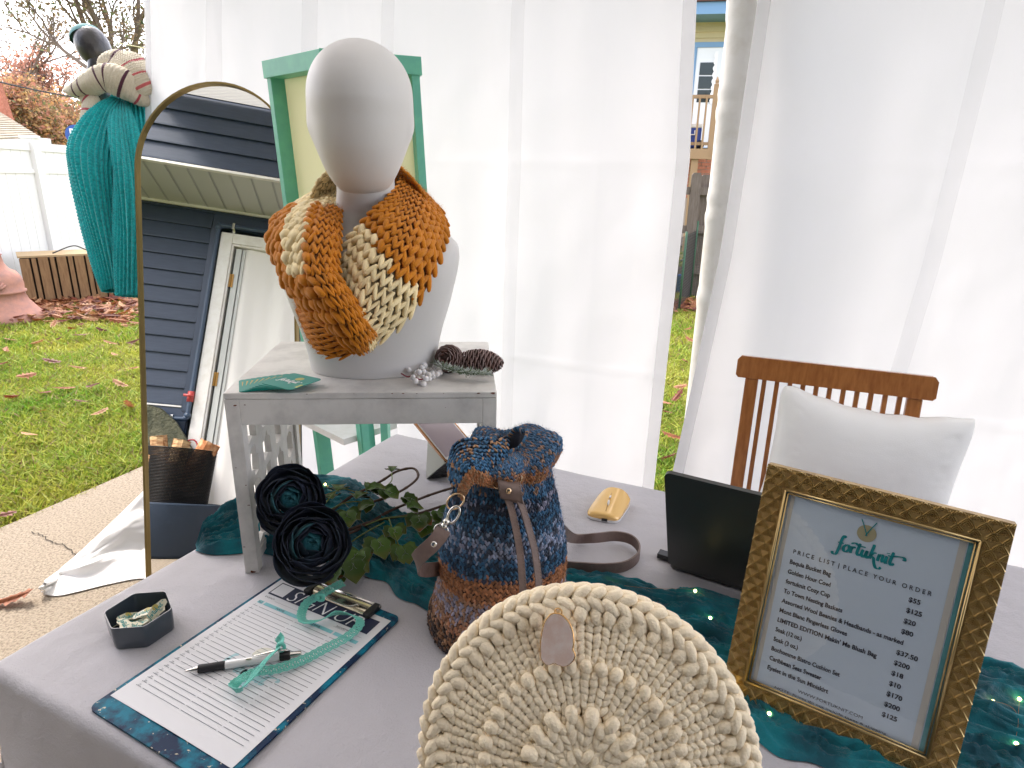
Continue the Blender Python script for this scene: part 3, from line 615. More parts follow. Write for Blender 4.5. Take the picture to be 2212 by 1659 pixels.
# ------------------------------------------------------------------ trees
BARK = mat('bark', (.20, .155, .12), .95, bump=[('n', 20, .02)])
FOL = mat('autumn_leaves', vc=True, rough=.7, trans=((1, 1, 1), .35, 1), spec=.2)
def tree(base, h, spread, rgs, leafcols, nleaf, lsize, label, cat='tree', group='trees beyond the fence', depth=5, trunk=.16, density_low=0., name='tree'):
    rg_ = np.random.default_rng(rgs); t_ = thing(name, base, label, cat, group); wood = MB(); tips = []
    def grow(p, d, L, r, k):
        n = 5; pts = [p]; dd = d.copy()
        for i in range(n): dd = nrm(dd+rg_.normal(0, .10, 3)+A3(0, 0, .03)); pts.append(pts[-1]+dd*L/n)
        wood.tube(pts, np.linspace(r, r*.62, n+1), 6 if r > .03 else 4, cap=False)
        if k <= 2:
            for q in pts[1:]: tips.append(q)
        if k == 0: return
        nb_ = 3 if k > 1 else 4
        for j in range(nb_):
            a = rg_.uniform(0, 2*PI); sp = spread*rg_.uniform(.6, 1.3); x = nrm(np.cross(dd, A3(.3, .2, 1))); y = np.cross(dd, x)
            nd = nrm(dd+(x*math.cos(a)+y*math.sin(a))*sp); q = pts[-1] if j < 2 else pts[rg_.integers(2, n)]
            grow(q, nd, L*rg_.uniform(.62, .82), r*.60, k-1)
    grow(np.asarray(base, float), A3(0, 0, 1.), h*.30, trunk, depth)
    wood.build('trunk', BARK, t_)
    if nleaf:
        tips_ = np.array(tips); c = tips_[rg_.integers(0, len(tips_), nleaf)]+rg_.normal(0, h*.028, (nleaf, 3))
        a = rg_.normal(0, 1, (nleaf, 3)); a /= np.linalg.norm(a, axis=1)[:, None]; b = np.cross(a, rg_.normal(0, 1, (nleaf, 3))); b /= np.linalg.norm(b, axis=1)[:, None]
        s_ = lsize*rg_.uniform(.5, 1.4, (nleaf, 1)); v = np.stack([c-a*s_, c+b*s_*.6, c+a*s_, c-b*s_*.6], 1).reshape(-1, 3)
        lc = np.array(leafcols)[rg_.integers(0, len(leafcols), nleaf)]*rg_.uniform(.7, 1.3, (nleaf, 1))
        mb = MB(); mb.add(v, np.arange(nleaf*4).reshape(-1, 4), None, np.repeat(lc, 4, 0)); mb.build('crown', FOL, t_, smooth=False)
    return t_
OR = [(.56, .32, .14), (.48, .31, .16), (.62, .44, .20), (.40, .27, .16)]; PK = [(.55, .27, .20), (.52, .30, .22), (.48, .24, .17)]; BRn = [(.24, .17, .10), (.30, .22, .13), (.20, .17, .09), (.17, .2, .09)]
GN = [(.07, .12, .04), (.05, .09, .03), (.10, .14, .05)]
def gd(px, dep): q = D(px, 400, dep); return A3(q[0], q[1], 0)
tree(gd(12, 24), 9.5, .62, 21, OR, 500, .05, 'tall nearly bare tree with thin branches at the left edge')
tree(gd(70, 21), 5.0, .8, 22, OR, 5200, .055, 'orange brown maple behind the tan roof')
tree(gd(128, 20), 5.0, .8, 23, OR+PK, 5200, .055, 'rusty orange tree behind the blue sign')
tree(gd(175, 26), 7.0, .75, 24, PK, 4200, .06, 'pink red maple behind the striped scarf')
tree(gd(215, 22), 5.6, .8, 29, OR+BRn, 4500, .055, 'brown orange tree half hidden by the teal sweater')
tree(gd(282, 17), 8.3, .55, 25, BRn, 6500, .045, 'tall brown tree with a green top beside the curtain', depth=5)
tree(gd(305, 19), 11.0, .45, 26, GN+BRn, 5000, .06, 'dark green conifer top just left of the curtain')
tree(gd(40, 30), 9.0, .6, 27, OR, 700, .06, 'pale bare tree far behind the power lines')
# undergrowth mass beyond the fence
ug = MB(); N_ = 26000; r2 = np.random.default_rng(5); px_ = r2.uniform(-60, 350, N_); dp = r2.uniform(18.5, 27, N_)
base = np.array([D(a, 369, b) for a, b in zip(px_, dp)]); hh = 2.4+2.4*fbm(px_*.02, dp*.3, 8)+.0*px_; z = hh*r2.uniform(.35, 1, N_)**.6
c = np.stack([base[:, 0], base[:, 1], z], -1); a = r2.normal(0, 1, (N_, 3)); a /= np.linalg.norm(a, axis=1)[:, None]; b = np.cross(a, r2.normal(0, 1, (N_, 3))); b /= np.linalg.norm(b, axis=1)[:, None]; s_ = .055*r2.uniform(.5, 1.5, (N_, 1))
v = np.stack([c-a*s_, c+b*s_*.6, c+a*s_, c-b*s_*.6], 1).reshape(-1, 3); lc = np.array(OR+PK+BRn)[(r2.uniform(0, 1, N_)*11).astype(int)]*r2.uniform(.7, 1.3, (N_, 1))
ug.add(v, np.arange(N_*4).reshape(-1, 4), None, np.repeat(lc, 4, 0)); ug.build('far_thicket', FOL, kind='stuff', label='rusty autumn thicket beyond the white fence', cat='bushes', smooth=False)
# power lines
for k, (p0, p1, r, lb) in enumerate([((-30, 170, 12.), (330, 222, 18.), .016, 'thick dark power line sagging above the fence'), ((-30, 78, 14.), (330, 150, 22.), .010, 'upper of the thin overhead wires across the sky'), ((-30, 72, 14.5), (330, 146, 22.5), .007, 'thinnest overhead wire just above the other'), ((-30, 143, 16.), (330, 176, 24.), .008, 'faint middle wire crossing the bare branches'), ((250, 92, 9.), (420, 122, 9.5), .007, 'pale yellow wire beside the curtain top')]):
    a, b = D(*p0), D(*p1); t = np.linspace(0, 1, 24)[:, None]; P = a+(b-a)*t-Z3*(.5*t*(1-t)*(1 if k < 4 else .05)); mb = MB(); mb.tube(P, r, 5)
    mb.build('power_line', mat('cable_black', (.03, .03, .035), .6) if k < 4 else mat('cable_pale', (.6, .55, .3), .6), label=lb, cat='wire', origin=tuple(a))
# round blue sign on a pole
sgp = D(166, 292, 13.); sn = nrm((CC-sgp)*A3(1, 1, 0)); su = nrm(np.cross(Z3, sn))
st_ = thing('street_sign', A3(sgp[0], sgp[1], 0), 'round blue sign with white letters partly hidden by the sweater', 'sign')
mb = MB(); a = np.linspace(0, 2*PI, 32, endpoint=False); mb.prism([(.20*math.cos(t), .20*math.sin(t)) for t in a], sgp, su, Z3, sn, .02); mb.build('board', mat('sign_blue', (.03, .09, .33), .5), st_, smooth=False)
mb = MB(); mb.tube([sgp*A3(1, 1, 0)-sn*.03, sgp-sn*.03+Z3*.1], .02, 8); mb.build('pole', STEELD, st_)
WHT = mat('ink_white', (.85, .85, .85), .6)
text('PO', .17, sgp-su*.12+Z3*.0, su, Z3, sn, WHT, 'lettering', st_, off=.014, weight=.006); text('PL', .10, sgp-su*.07-Z3*.13, su, Z3, sn, WHT, 'lettering', st_, off=.014)

# ------------------------------------------------------------------ yard seen through the gap on the right
WF = mat('weathered_wood', (.19, .155, .13), .9, var=((.12, .095, .075), 6, .35, .65), stretch=(9, 9, 1), bump=[('n', 40, .004)])
g0 = D(1440, 640, 8.0)*A3(1, 1, 0); g1 = D(1640, 640, 8.15)*A3(1, 1, 0); wd_ = nrm(g1-g0); wnn = A3(-wd_[1], wd_[0], 0); g0 = g0-wd_*1.2
wf = thing('picket_fence', g0, 'weathered grey board fence seen through the gap between curtains', 'fence')
for k in range(20):
    h = 1.50+rg.uniform(-.012, .012)-.0*k; c = g0+wd_*(.15*k+.07)-wnn*(.03 if k % 2 else -.045); mb = MB()
    mb.prism([(-.062, 0), (.062, 0), (.062, h-.03), (.04, h), (-.04, h), (-.062, h-.03)], c, wd_, Z3, wnn, .018); mb.build('picket', WF, wf, smooth=False)
for z in (.35, .85, 1.30): mb = MB(); mb.box(g0+wd_*1.5+Z3*z, (3.1, .04, .09), wd_); mb.build('rail', WF, wf, smooth=False)
# wire garden fence with green stakes
GW = mat('green_wire', (.03, .10, .05), .6); g_ = D(1452, 500, 6.9); 
gt = thing('garden_netting', g_*A3(1, 1, 0), 'black wire netting on dark green stakes before the board fence', 'fence')
stk = [(1466, 672, 6.9, .88), (1490, 645, 7.3, .95), (1512, 652, 7.25, .9), (1445, 690, 6.6, .8)]
sp_ = []
for px, py, dd, hh in stk: q = T(px, py, 0); sp_.append(q); mb = MB(); mb.tube([q-Z3*.05, q+Z3*hh], .014, 8); mb.build('stake', GW, gt)
mb = MB(); order = [3, 0, 1, 2]
for i in range(3):
    a, b = sp_[order[i]], sp_[order[i+1]]
    for k in range(24): z = .02+.035*k; mb.tube([a+Z3*z, b+Z3*z], .0018, 3, cap=False)
    n = max(int(np.linalg.norm(b-a)/.035), 4)
    for k in range(n): q = a+(b-a)*k/n; mb.tube([q, q+Z3*.84], .0018, 3, cap=False)
mb.build('wire_mesh', mat('dark_wire', (.03, .03, .03), .6), gt)
tb = T(1492, 638, 0); tbt = thing('plant_tub', tb, 'round blue plastic tub with a green plant behind the netting', 'tub')
mb = MB(); mb.lathe([(.17, 0), (.20, .02), (.235, .22), (.25, .23), (.25, .26), (.23, .262), (.21, .20)], 28, tb+wnn*.3, capt=True); mb.build('tub', mat('blue_plastic', (.03, .16, .50), .4), tbt)
mb = MB(); N_ = 500; r2 = np.random.default_rng(6); c = tb+wnn*.3+np.stack([r2.normal(0, .11, N_), r2.normal(0, .11, N_), .25+np.abs(r2.normal(0, .11, N_))], -1); a = r2.normal(0, 1, (N_, 3)); a /= np.linalg.norm(a, axis=1)[:, None]; b = np.cross(a, r2.normal(0, 1, (N_, 3))); b /= np.linalg.norm(b, axis=1)[:, None]
v = np.stack([c-a*.03, c+b*.018, c+a*.03, c-b*.018], 1).reshape(-1, 3); lc = np.array([(.13, .17, .04), (.24, .26, .08), (.30, .24, .08)])[r2.integers(0, 3, N_)]; mb.add(v, np.arange(N_*4).reshape(-1, 4), None, np.repeat(lc, 4, 0)); mb.build('foliage', FOL, tbt, smooth=False)
mb = MB(); q = T(1470, 628, .0); mb.box(q+wnn*.2+Z3*.32, (.22, .16, .16), wd_); bevel(mb.build('storage_bin', mat('dark_bin', (.03, .04, .05), .6), smooth=False, label='small dark bin beside the blue tub', cat='bin', origin=tuple(q)), .01)
# raised deck and yellow house
hd = 14.5; ho = D(1530, 399, hd); hx = nrm(A3(1, -.18, 0)); hy = A3(-hx[1], hx[0], 0); hb0 = A3(ho[0], ho[1], 0)
yh = thing('yellow_house', hb0, 'pale yellow sided house with a blue trimmed door above the deck', 'house')
def yp(px, py, dep=hd): return D(px, py, dep)
zr = lambda px, py: D(px, py, hd)[2]
YS = mat('yellow_siding', (.62, .52, .30), .7); BLT = mat('blue_trim', (.16, .30, .48), .6)
zt, zdk, zb = zr(1530, 72), zr(1530, 322), zr(1530, 378)
mb = MB(); mb.box(hb0+hx*-.62+Z3*(zt+zdk)/2, (1.24+.9, .2, zt-zdk), hx); mb.build('wall', YS, yh, smooth=False)
lap = .115; nlap = int((zt-zdk)/lap)
for k in range(nlap):
    z = zdk+.02+lap*k; mb = MB(); v = [hb0+hx*xx+hy*(-.1+yy)+Z3*(z+zz_) for xx in (-1.7, .45) for yy, zz_ in ((-.03, 0), (-.03, .012), (-.006, lap), (0, lap), (0, 0))]
    mb.add(v, [(i, (i+1) % 5, (i+1) % 5+5, i+5) for i in range(5)], [(0, 1, 2), (0, 2, 3), (0, 3, 4), (5, 7, 6), (5, 8, 7), (5, 9, 8)]); mb.build('siding_board', YS, yh, smooth=False)
mb = MB(); mb.box(hb0+hx*-.45+hy*-.35+Z3*(zt+.10), (3.0, .9, .22), hx); mb.build('eave', BLT, yh, smooth=False)
mb = MB(); mb.box(hb0+hx*-.45+hy*-.35+Z3*(zt+.24), (3.1, 1.0, .05), hx); mb.build('roof_edge', mat('roof_brown', (.12, .05, .04), .8), yh, smooth=False)
dcx = -.47
mb = MB(); zd1 = zr(1520, 112)
mb.prism([(-.52, zdk), (.22, zdk), (.22, zd1), (-.52, zd1)], hb0+hx*-.12+hy*-.17, hx, Z3, hy, .05, holes=[[(-.43, zdk+.01), (-.43, zd1-.10), (.13, zd1-.10), (.13, zdk+.01)]]); mb.build('door_trim', BLT, yh, smooth=False)
mb = MB(); mb.box(hb0+hx*-.27+hy*-.155+Z3*(zdk+zd1-.1)/2, (.55, .04, zd1-zdk-.1), hx); do = mb.build('door', mat('white_door', (.76, .78, .80), .5), yh, smooth=False)
for ix in range(1):
    for iz in range(3):
        mb = MB(); mb.box(hb0+hx*-.29+hy*-.18+Z3*(zdk+1.06+.27*iz), (.34, .012, .245), hx); mb.build('pane', mat('dark_glass', (.02, .03, .03), .1), do, smooth=False)
mb = MB(); zc = np.linspace(zdk+.90, zd1-.18, 40); wv = .03*np.abs(np.sin(np.arange(40)*.65)); P = np.array([[hb0+hx*(-.16-wv[i])+hy*-.20+Z3*zc[i], hb0+hx*-.11+hy*-.20+Z3*zc[i]] for i in range(40)]); mb.grid(P); mb.build('lace_curtain', WHT, do)
mb = MB(); mb.box(hb0+hx*-.55+hy*1.+Z3*(zdk-.0)/2, (2.1, 2.0, zdk), hx); mb.build('lower_wall', mat('mortar', (.40, .33, .28), .9), yh, smooth=False)
bi = MB(); bt_ = None
for r in range(12):
    for k in range(9):
        mb = MB(); z = zdk-.18-.078*r; xx = -.95+.215*k+(.107 if r % 2 else 0)
        mb.box(hb0+hx*xx+hy*-.008+Z3*z, (.20, .02, .066), hx); mb.build('brick', BRK, yh, smooth=False)
# deck
DK = mat('deck_wood', (.34, .22, .12), .8, bump=[('n', 30, .003)])
dk = thing('raised_deck', hb0+hy*-1.2, 'tan wooden raised deck with railing at the yellow house', 'deck')
dE = hb0+hy*-1.3; xR = (D(1538, 250, 13.2)-dE)@hx
def dz(py): return D(1515, py, 13.2)[2]
zf = dz(322); zrl = dz(214)
mb = MB(); mb.box(dE+hx*(xR-1.2)+hy*.6+Z3*(zf-.02), (2.4, 1.25, .04), hx); mb.build('floor', DK, dk, smooth=False)
mb = MB(); mb.box(dE+hx*(xR-1.2)+hy*-.04+Z3*(zf-.10), (2.4, .05, .20), hx); mb.build('rim_board', DK, dk, smooth=False)
mb = MB(); mb.box(dE+hx*(xR-1.2)+Z3*zrl, (2.4, .09, .06), hx); mb.build('handrail', DK, dk, smooth=False)
mb = MB(); mb.box(dE+hx*(xR-1.2)+Z3*(zf+.10), (2.4, .04, .06), hx); mb.build('bottom_rail', DK, dk, smooth=False)
for k in range(15): mb = MB(); mb.box(dE+hx*(xR-.17-.135*k)+hy*-.045+Z3*((zf+zrl)/2-.03), (.038, .038, zrl-zf+.10), hx); mb.build('baluster', DK, dk, smooth=False)
mb = MB(); mb.box(dE+hx*(xR+.0)+Z3*((zf+zrl)/2), (.10, .10, zrl-zf+.42), hx); mb.lathe([(.05, 0), (.06, .02), (.03, .04), (.04, .09), (.005, .17)], 10, dE+hx*xR+Z3*(zrl+.20)); mb.build('newel_post', DK, dk, smooth=False)
mb = MB(); mb.box(dE+hx*(xR-.28)+hy*.05+Z3*(zf-.2)/2, (.14, .14, zf-.2), hx); mb.build('support_post', DK, dk, smooth=False)
clr = dE+hx*(xR-.40)+hy*.30+Z3*(zf)
ct_ = thing('cooler', clr, 'blue and white cooler standing on the deck by the door', 'cooler')
mb = MB(); mb.box(clr+Z3*.22, (.42, .34, .40), hx); bevel(mb.build('body', mat('cooler_blue', (.02, .05, .25), .4), ct_, smooth=False), .02)
mb = MB(); mb.box(clr+Z3*.46, (.44, .36, .09), hx); bevel(mb.build('lid', VIN, ct_, smooth=False), .02)
mb = MB(); p = clr-hy*.185+Z3*.36; mb.tube([p-hx*.07, p-hx*.07-Z3*.08-hy*.02, p+hx*.07-Z3*.08-hy*.02, p+hx*.07], .012, 6); mb.build('handle', VIN, ct_)
mb = MB(); mb.tube([clr+hx*.2-hy*.17+Z3*.09, clr+hx*.2-hy*.13+Z3*.09], .09, 16); mb.build('wheel', BLACKP, ct_)

# =================================================================== PORCH: column, curtains, mirror
# turned porch column
kp = H(.0, 0, 0)
colp = HA*(-.158)+HS*2.125
ct_ = thing('porch_column', colp, 'white turned porch column between the two curtain panels', 'column')
pr = [(.085, 0), (.085, .10), (.078, .115), (.074, .14), (.060, .17), (.052, .25), (.050, .60), (.052, .98), (.060, 1.0), (.066, 1.02), (.060, 1.04), (.054, 1.06), (.056, 1.08), (.058, 1.24), (.066, 1.255), (.070, 1.275), (.062, 1.29), (.062, 1.31), (.070, 1.325), (.064, 1.345), (.060, 1.36), (.061, 1.54), (.070, 1.555), (.074, 1.575), (.066, 1.59), (.066, 1.605), (.074, 1.62), (.068, 1.64), (.064, 1.66), (.066, 1.74), (.066, 1.80), (.076, 1.815), (.080, 1.83), (.080, 1.845), (.085, 1.86), (.085, 2.84)]
pr = [(r if r > .079 and z < .2 else .061+(r-.060)*.32, z) for r, z in pr]
mb = MB(); mb.lathe(pr, 40, colp); mb.build('shaft', WHITEP, ct_, auto=50)
mb = MB(); mb.box(colp+Z3*.06, (.19, .19, .12), HA); mb.box(colp+Z3*2.50, (.17, .17, .66), HA); mb.build('plinth', WHITEP, ct_, smooth=False)

def interp(z, zs, ts): return np.interp(z, zs, ts)
SHEER2 = mat('voile_seam', (.76, .755, .78), .75, trans=((.69, .685, .71), .52), thin=.84)
def curtain(name, s0, tl, tr, ztop, nf, seed, amp, label, nt=340, nz_=200, hem=True, zbot=.02, creaset=()):
    u = np.linspace(0, 1, nt); z = np.concatenate([np.linspace(zbot, ztop, nz_)]); U_, Zz = np.meshgrid(u, z, indexing='ij')
    L_ = interp(Zz, *tl); R_ = interp(Zz, *tr); t = L_+(R_-L_)*U_
    fall = .45+.35*(ztop-Zz)/ztop
    f = amp*(np.sin(nf*U_*2*PI+1.4*np.sin(Zz*.9+seed))+.5*np.sin(nf*2.3*U_*2*PI+seed+Zz*.7)+.10*np.sin(nf*4.1*U_*2*PI+Zz*1.5))*fall
    f += .030*(fbm(U_*5, Zz*1.3, seed)-.5)+.010*(fbm(U_*14, Zz*5, seed+4)-.5)
    # fold lines from the packet: a grid of faint sharp creases
    tc_ = (t*1.0) ; per = .30
    f += .0007*np.exp(-((((tc_+seed*.1) % per)-per/2)/.012)**2)
    f += .0032*np.exp(-((((Zz+.06) % .66)-.165)/.0075)**2)*(.4+.6*vnoise(U_*6, Zz*2, 3))
    P = H(0, 0, 0)+t[..., None]*HA+(s0+f)[..., None]*HS+Zz[..., None]*Z3
    o = thing(name, H((tl[1][0]+tr[1][0])/2, s0, 0), label, 'curtain')
    mb = MB(); mb.grid(P); mb.build('cloth_panel', SHEER, o)
    N = gnormals(P)
    for sl_c, nm in ((slice(0, 7), 'hem'), (slice(-7, None), 'hem')):
        mb = MB(); Q = P[sl_c]-N[sl_c]*(.0022 if (N[sl_c].mean((0, 1))@HS) > 0 else -.0022); mb.grid(Q); mb.build(nm, mat('voile_hem', (.76, .755, .78), .75, trans=((.69, .685, .71), .52), thin=.62), o)
    # vertical seams where two widths of cloth are sewn together
    for fr in creaset:
        i = int(fr*nt); w9 = 8+int(fr*37) % 9; Q = P[i:i+w9]-N[i:i+w9]*(.0022 if (N[i:i+w9].mean((0, 1))@HS) > 0 else -.0022); mb = MB(); mb.grid(Q); mb.build('seam', SHEER2, o)
    return o
curtain('curtain', 2.04, ([0, 1.0, 1.45, 2.0, 2.9], [-2.56, -2.54, -2.52, -2.41, -2.25]), ([0, .358, .78, 1.428, 1.854, 2.9], [-.285, -.285, -.281, -.274, -.299, -.28]), 2.86, 4, 1.0, .009, 'wide white sheer curtain hanging behind mirror and mannequin bust', creaset=(.16, .37, .52, .74))
curtain('curtain', 1.98, ([0, .407, .75, 1.163, 1.5, 1.842, 2.9], [-.24, -.225, -.19, -.152, -.140, -.133, -.12]), ([0, 2.9], [1.75, 1.75]), 2.86, 3, 4.0, .008, 'white sheer curtain at the right, behind the wooden chair', creaset=(.27,))
rod = MB(); rod.tube([H(-2.7, 2.01, 2.87), H(2.2, 2.01, 2.87)], .012, 8); rod.build('curtain_rod', STEELD, label='thin rod carrying the white curtains under the porch beam', cat='rod', origin=tuple(H(0, 2.01, 2.87)))
# spare cloth trailing on the slab beside the mirror
C = np.array([[D(350, 1010, 2.62), D(345, 1120, 2.50), D(340, 1200, 2.42), T(335, 1255, .004)],
              [D(318, 1052, 2.56), D(290, 1130, 2.44), D(290, 1195, 2.36), T(300, 1250, .004)],
              [D(258, 1112, 2.46), D(245, 1160, 2.36), D(240, 1215, 2.30), T(235, 1262, .004)],
              [D(195, 1172, 2.36), D(190, 1195, 2.28), D(180, 1240, 2.24), T(170, 1278, .004)],
              [D(140, 1222, 2.30), D(130, 1235, 2.26), D(120, 1258, 2.22), T(125, 1287, .004)],
              [T(96, 1255, .03), T(92, 1265, .04), T(90, 1275, .03), T(94, 1284, .004)]])
P = densify(C, 90, 60); n_ = gnormals(P); xx, yy = np.meshgrid(np.linspace(0, 1, 90), np.linspace(0, 1, 60), indexing='ij')
P = P+n_*(.030*(fbm(xx*3+yy*2, yy*7, 31)-.5)+.012*np.sin(xx*9+yy*16))[..., None]*np.sin(PI*np.clip(yy, 0, 1))[..., None]; P[..., 2] = np.maximum(P[..., 2], .003)
mb = MB(); mb.slabgrid(P, .003); mb.build('trailing_cloth', mat('white_cotton', (.76, .75, .74), .8), label='crumpled white cloth end trailing over the concrete beside the mirror', cat='cloth', origin=tuple(T(200, 1270, 0)))

# ------------------------------------------------------------------ arched floor mirror
my, mt_ = rad(-5), rad(14.5)
mh = A3(math.sin(my), -math.cos(my), 0); MN = mh*math.cos(mt_)+Z3*math.sin(mt_); ME = Z3*math.cos(mt_)-mh*math.sin(mt_); MA = A3(math.cos(my), math.sin(my), 0)
rl = rad(2.3); MU = MA*math.cos(rl)+ME*math.sin(rl); MV = ME*math.cos(rl)-MA*math.sin(rl)
MO = T(319, 1250, 0.0)
mirt = thing('arched_mirror', MO+MU*.28, 'tall arched leaning mirror with a thin gold frame beside the curtain', 'mirror')
MW, MH_ = .56, 1.70
def arch(ins, n=28):
    r = MW/2-ins; cy = MH_-MW/2
    return [(ins, ins), (MW-ins, ins)]+[(MW/2+r*math.cos(a), cy+r*math.sin(a)) for a in np.linspace(0, PI, n)]
mb = MB(); mb.prism(arch(.006), MO+MN*-.003, MU, MV, MN, .006); mb.build('mirror_glass', mat('mirror', (.92, .93, .93), .012, 1.0), mirt, smooth=False)
mb = MB(); mb.prism(arch(0), MO, MU, MV, MN, .022, holes=[arch(.007)[::-1]]); mb.build('gold_frame', mat('brushed_gold', (.30, .22, .085), .4, 1.0), mirt, smooth=False)
mb = MB(); mb.prism(arch(.0), MO-MN*.018, MU, MV, MN, .010); mb.build('backing', BLACKP, mirt, smooth=False)
mb = MB(); q = MO+MU*.28+MV*1.25-MN*.03; mb.beam(q, A3(q[0]-mh[0]*.22, q[1]-mh[1]*.22, 0), .03, .02); mb.build('stand_leg', BLACKP, mirt, smooth=False)

# ------------------------------------------------------------------ mint display screen behind the table
MINT = mat('mint_paint', (.15, .52, .36), .45, var=((.13, .46, .34), 20, .4, .6)); CREAM = mat('cream_panel', (.90, .88, .68), .6, trans=((.96, .94, .72), .62))
def D2(x, y, d): return D(x, y, d)
Nt, Lt, Rt = D(694, 122, 1.62), D(574, 142, 1.80), D(904, 141, 1.86)
zt_ = 1.70
def atz(px, py, z): return T(px, py, z)
Nt, = [A3(Nt[0], Nt[1], zt_)]
scr = thing('display_screen', A3(Nt[0], Nt[1], 0), 'mint green folding display frame with pale yellow panels behind the bust', 'display stand')
lean = A3(-.050, .010, 1.); lean /= np.linalg.norm(lean)
def wing(a_top, b_top, pan_lo, name, post_b=True, depth=.05):
    """two posts, a top rail and a recessed panel between two top corners"""
    d = nrm((b_top-a_top)*A3(1, 1, 0)); n = A3(-d[1], d[0], 0); n = n if n@HS > 0 else -n
    La = a_top[2]/lean[2]; W = np.linalg.norm((b_top-a_top)*A3(1, 1, 0))
    for q, sgn in ((a_top, 1), (b_top, -1)):
        p = MB(); p.beam(q+d*sgn*.011-lean*(q[2]/lean[2])+n*depth/2, q+d*sgn*.011+n*depth/2-lean*.02, .022, depth, d); bevel(p.build('post', MINT, scr, smooth=False), .001)
    p = MB(); p.box((a_top+b_top)/2+n*depth/2-lean*.005, (W+.012, depth+.012, .045), d, None, lean); bevel(p.build('top_rail', MINT, scr, smooth=False), .001)
    h = zt_-pan_lo; p = MB(); p.box((a_top+b_top)/2+n*(depth-.006)-lean*(h/2+.02), (W-.046, .004, h), d, None, lean); p.build('panel', CREAM, scr, smooth=False)
    p = MB(); p.box((a_top+b_top)/2+n*depth/2-lean*(zt_-pan_lo+.02), (W-.046, depth-.002, .03), d, None, lean); p.build('cross_rail', MINT, scr, smooth=False)
# top corners found at the height of the frame
Lz = zt_; 
N0 = T(692, 122, zt_); L0 = T(572, 146, zt_); R0 = T(906, 138, zt_)
sc0 = 1.62/((N0-CC)@_w)
N0 = CC+(N0-CC)*sc0; zt_ = N0[2]
L0 = T(573, 146, zt_); R0 = T(905, 139, zt_)
def cap(q, dmax):
    d = (q-CC)@_w
    return q if d < dmax else CC+(q-CC)*(dmax/d)
L0, R0 = cap(L0, 2.05), cap(R0, 2.15)
wing(N0, L0, .98, 'wing'); wing(N0+A3(.004, 0, 0), R0, .98, 'wing')
p = MB(); ml_ = (L0+N0)/2; p.box(A3(ml_[0]+.07, ml_[1]+.05, .60), (np.linalg.norm((L0-N0)[:2]), .20, .02), nrm((N0-L0)*A3(1, 1, 0))); p.build('shelf_board', WHITEP, scr, smooth=False)
p = MB(); q = D(832, 915, 1.95); p.beam(A3(q[0], q[1], 0), A3(q[0], q[1], .955), .022, .04); p.build('post', MINT, scr, smooth=False)
p = MB(); q = D(688, 920, 2.2); p.tube([A3(q[0]+.01, q[1], 0.02), A3(q[0]-.02, q[1], 1.3)], .008, 8); p.build('dark_rod', mat('dark_plum', (.03, .02, .035), .5), label='thin dark rod standing behind the mint frame', cat='rod', origin=(q[0], q[1], 0))

# ------------------------------------------------------------------ outdoor mannequin with teal sweater and striped scarf
ms = thing('mannequin_form', A3(*(D(318, 700, 2.72)*A3(1, 1, 0))), 'dark mannequin form with smooth black head and teal tinted crown, outside the curtain', 'mannequin')
HB = mat('black_foam', (.030, .028, .030), .35, bump=[('n', 60, .002)], coat=.1)
hc = D(201, 100, 2.72); ha = nrm(CU*1.0-CR*.42); hx_ = nrm(CR+CU*.42)
mb = MB(); mb.ell(hc, .066, .074, .090, 24, 18, hx_, np.cross(ha, hx_), ha); mb.tube(cr_pts([D(212, 125, 2.72), D(211, 150, 2.72), D(205, 175, 2.74), D(230, 215, 2.78)], 16), [.042-.0008*i for i in range(16)], 14)
mb.tube(cr_pts([D(212, 160, 2.70), D(200, 180, 2.70), D(212, 186, 2.70)], 8), .022, 10); mb.build('head', HB, ms)
cp0 = hc+ha*.035-hx_*.01; mb = MB(); a = np.linspace(.15, PI/2, 9); mb.lathe([(.067*math.cos(t), .058*math.sin(t)) for t in a], 24, cp0, hx_, np.cross(ha, hx_), ha, capb=False); mb.build('cap', mat('teal_knit_cap', (.10, .26, .28), .8), ms)
bsp = D(318, 700, 2.72); mb = MB(); mb.tube([A3(bsp[0], bsp[1], .0), A3(bsp[0], bsp[1], 1.2)], .014, 10); mb.tube([A3(bsp[0], bsp[1], 0), A3(bsp[0], bsp[1], .02)], .05, 16); mb.build('pole', BLACKP, ms)
mb = MB(); mb.ell(D(300, 420, 2.78), .11, .07, .30, 16, 12); mb.build('torso', HB, ms)
TEALK = mat('teal_yarn', (.0, .46, .48), .85, var=((.0, .31, .33), 90, .42, .6), sheen=.3, bump=[('n', 300, .0006)])
def ribbed(cl, rx, ry, nr, rows, amp, mbo, na=160, nl=300, tw=0.0, squash=None):
    """knitted sleeve or body: tube with upright ribs and fine cross rows"""
    P = cr_pts(np.array(cl), nl); RX = cr_pts(np.array(rx)[:, None], nl)[:, 0]; RY = cr_pts(np.array(ry)[:, None], nl)[:, 0]
    tg = np.gradient(P, axis=0); tg /= np.linalg.norm(tg, axis=1)[:, None]
    x = CR-tg*(tg@CR)[:, None]; x /= np.linalg.norm(x, axis=1)[:, None]; y = np.cross(tg, x)
    a = np.linspace(0, 2*PI, na, endpoint=False)[None]; l = np.linspace(0, 1, nl)[:, None]
    rib = np.abs(np.sin(a*nr/2+tw*l)); d = amp*(1.25*rib**1.6)*(.84+.16*np.sin(l*rows*2*PI+2.2*np.sign(np.cos(a*nr/2))))+.010*np.sin(a*3+l*7)*np.sin(PI*l)
    v = P[:, None]+((RX[:, None]+d)*np.cos(a))[..., None]*x[:, None]+((RY[:, None]+d)*np.sin(a))[..., None]*y[:, None]
    mbo.grid(v, cv=True)
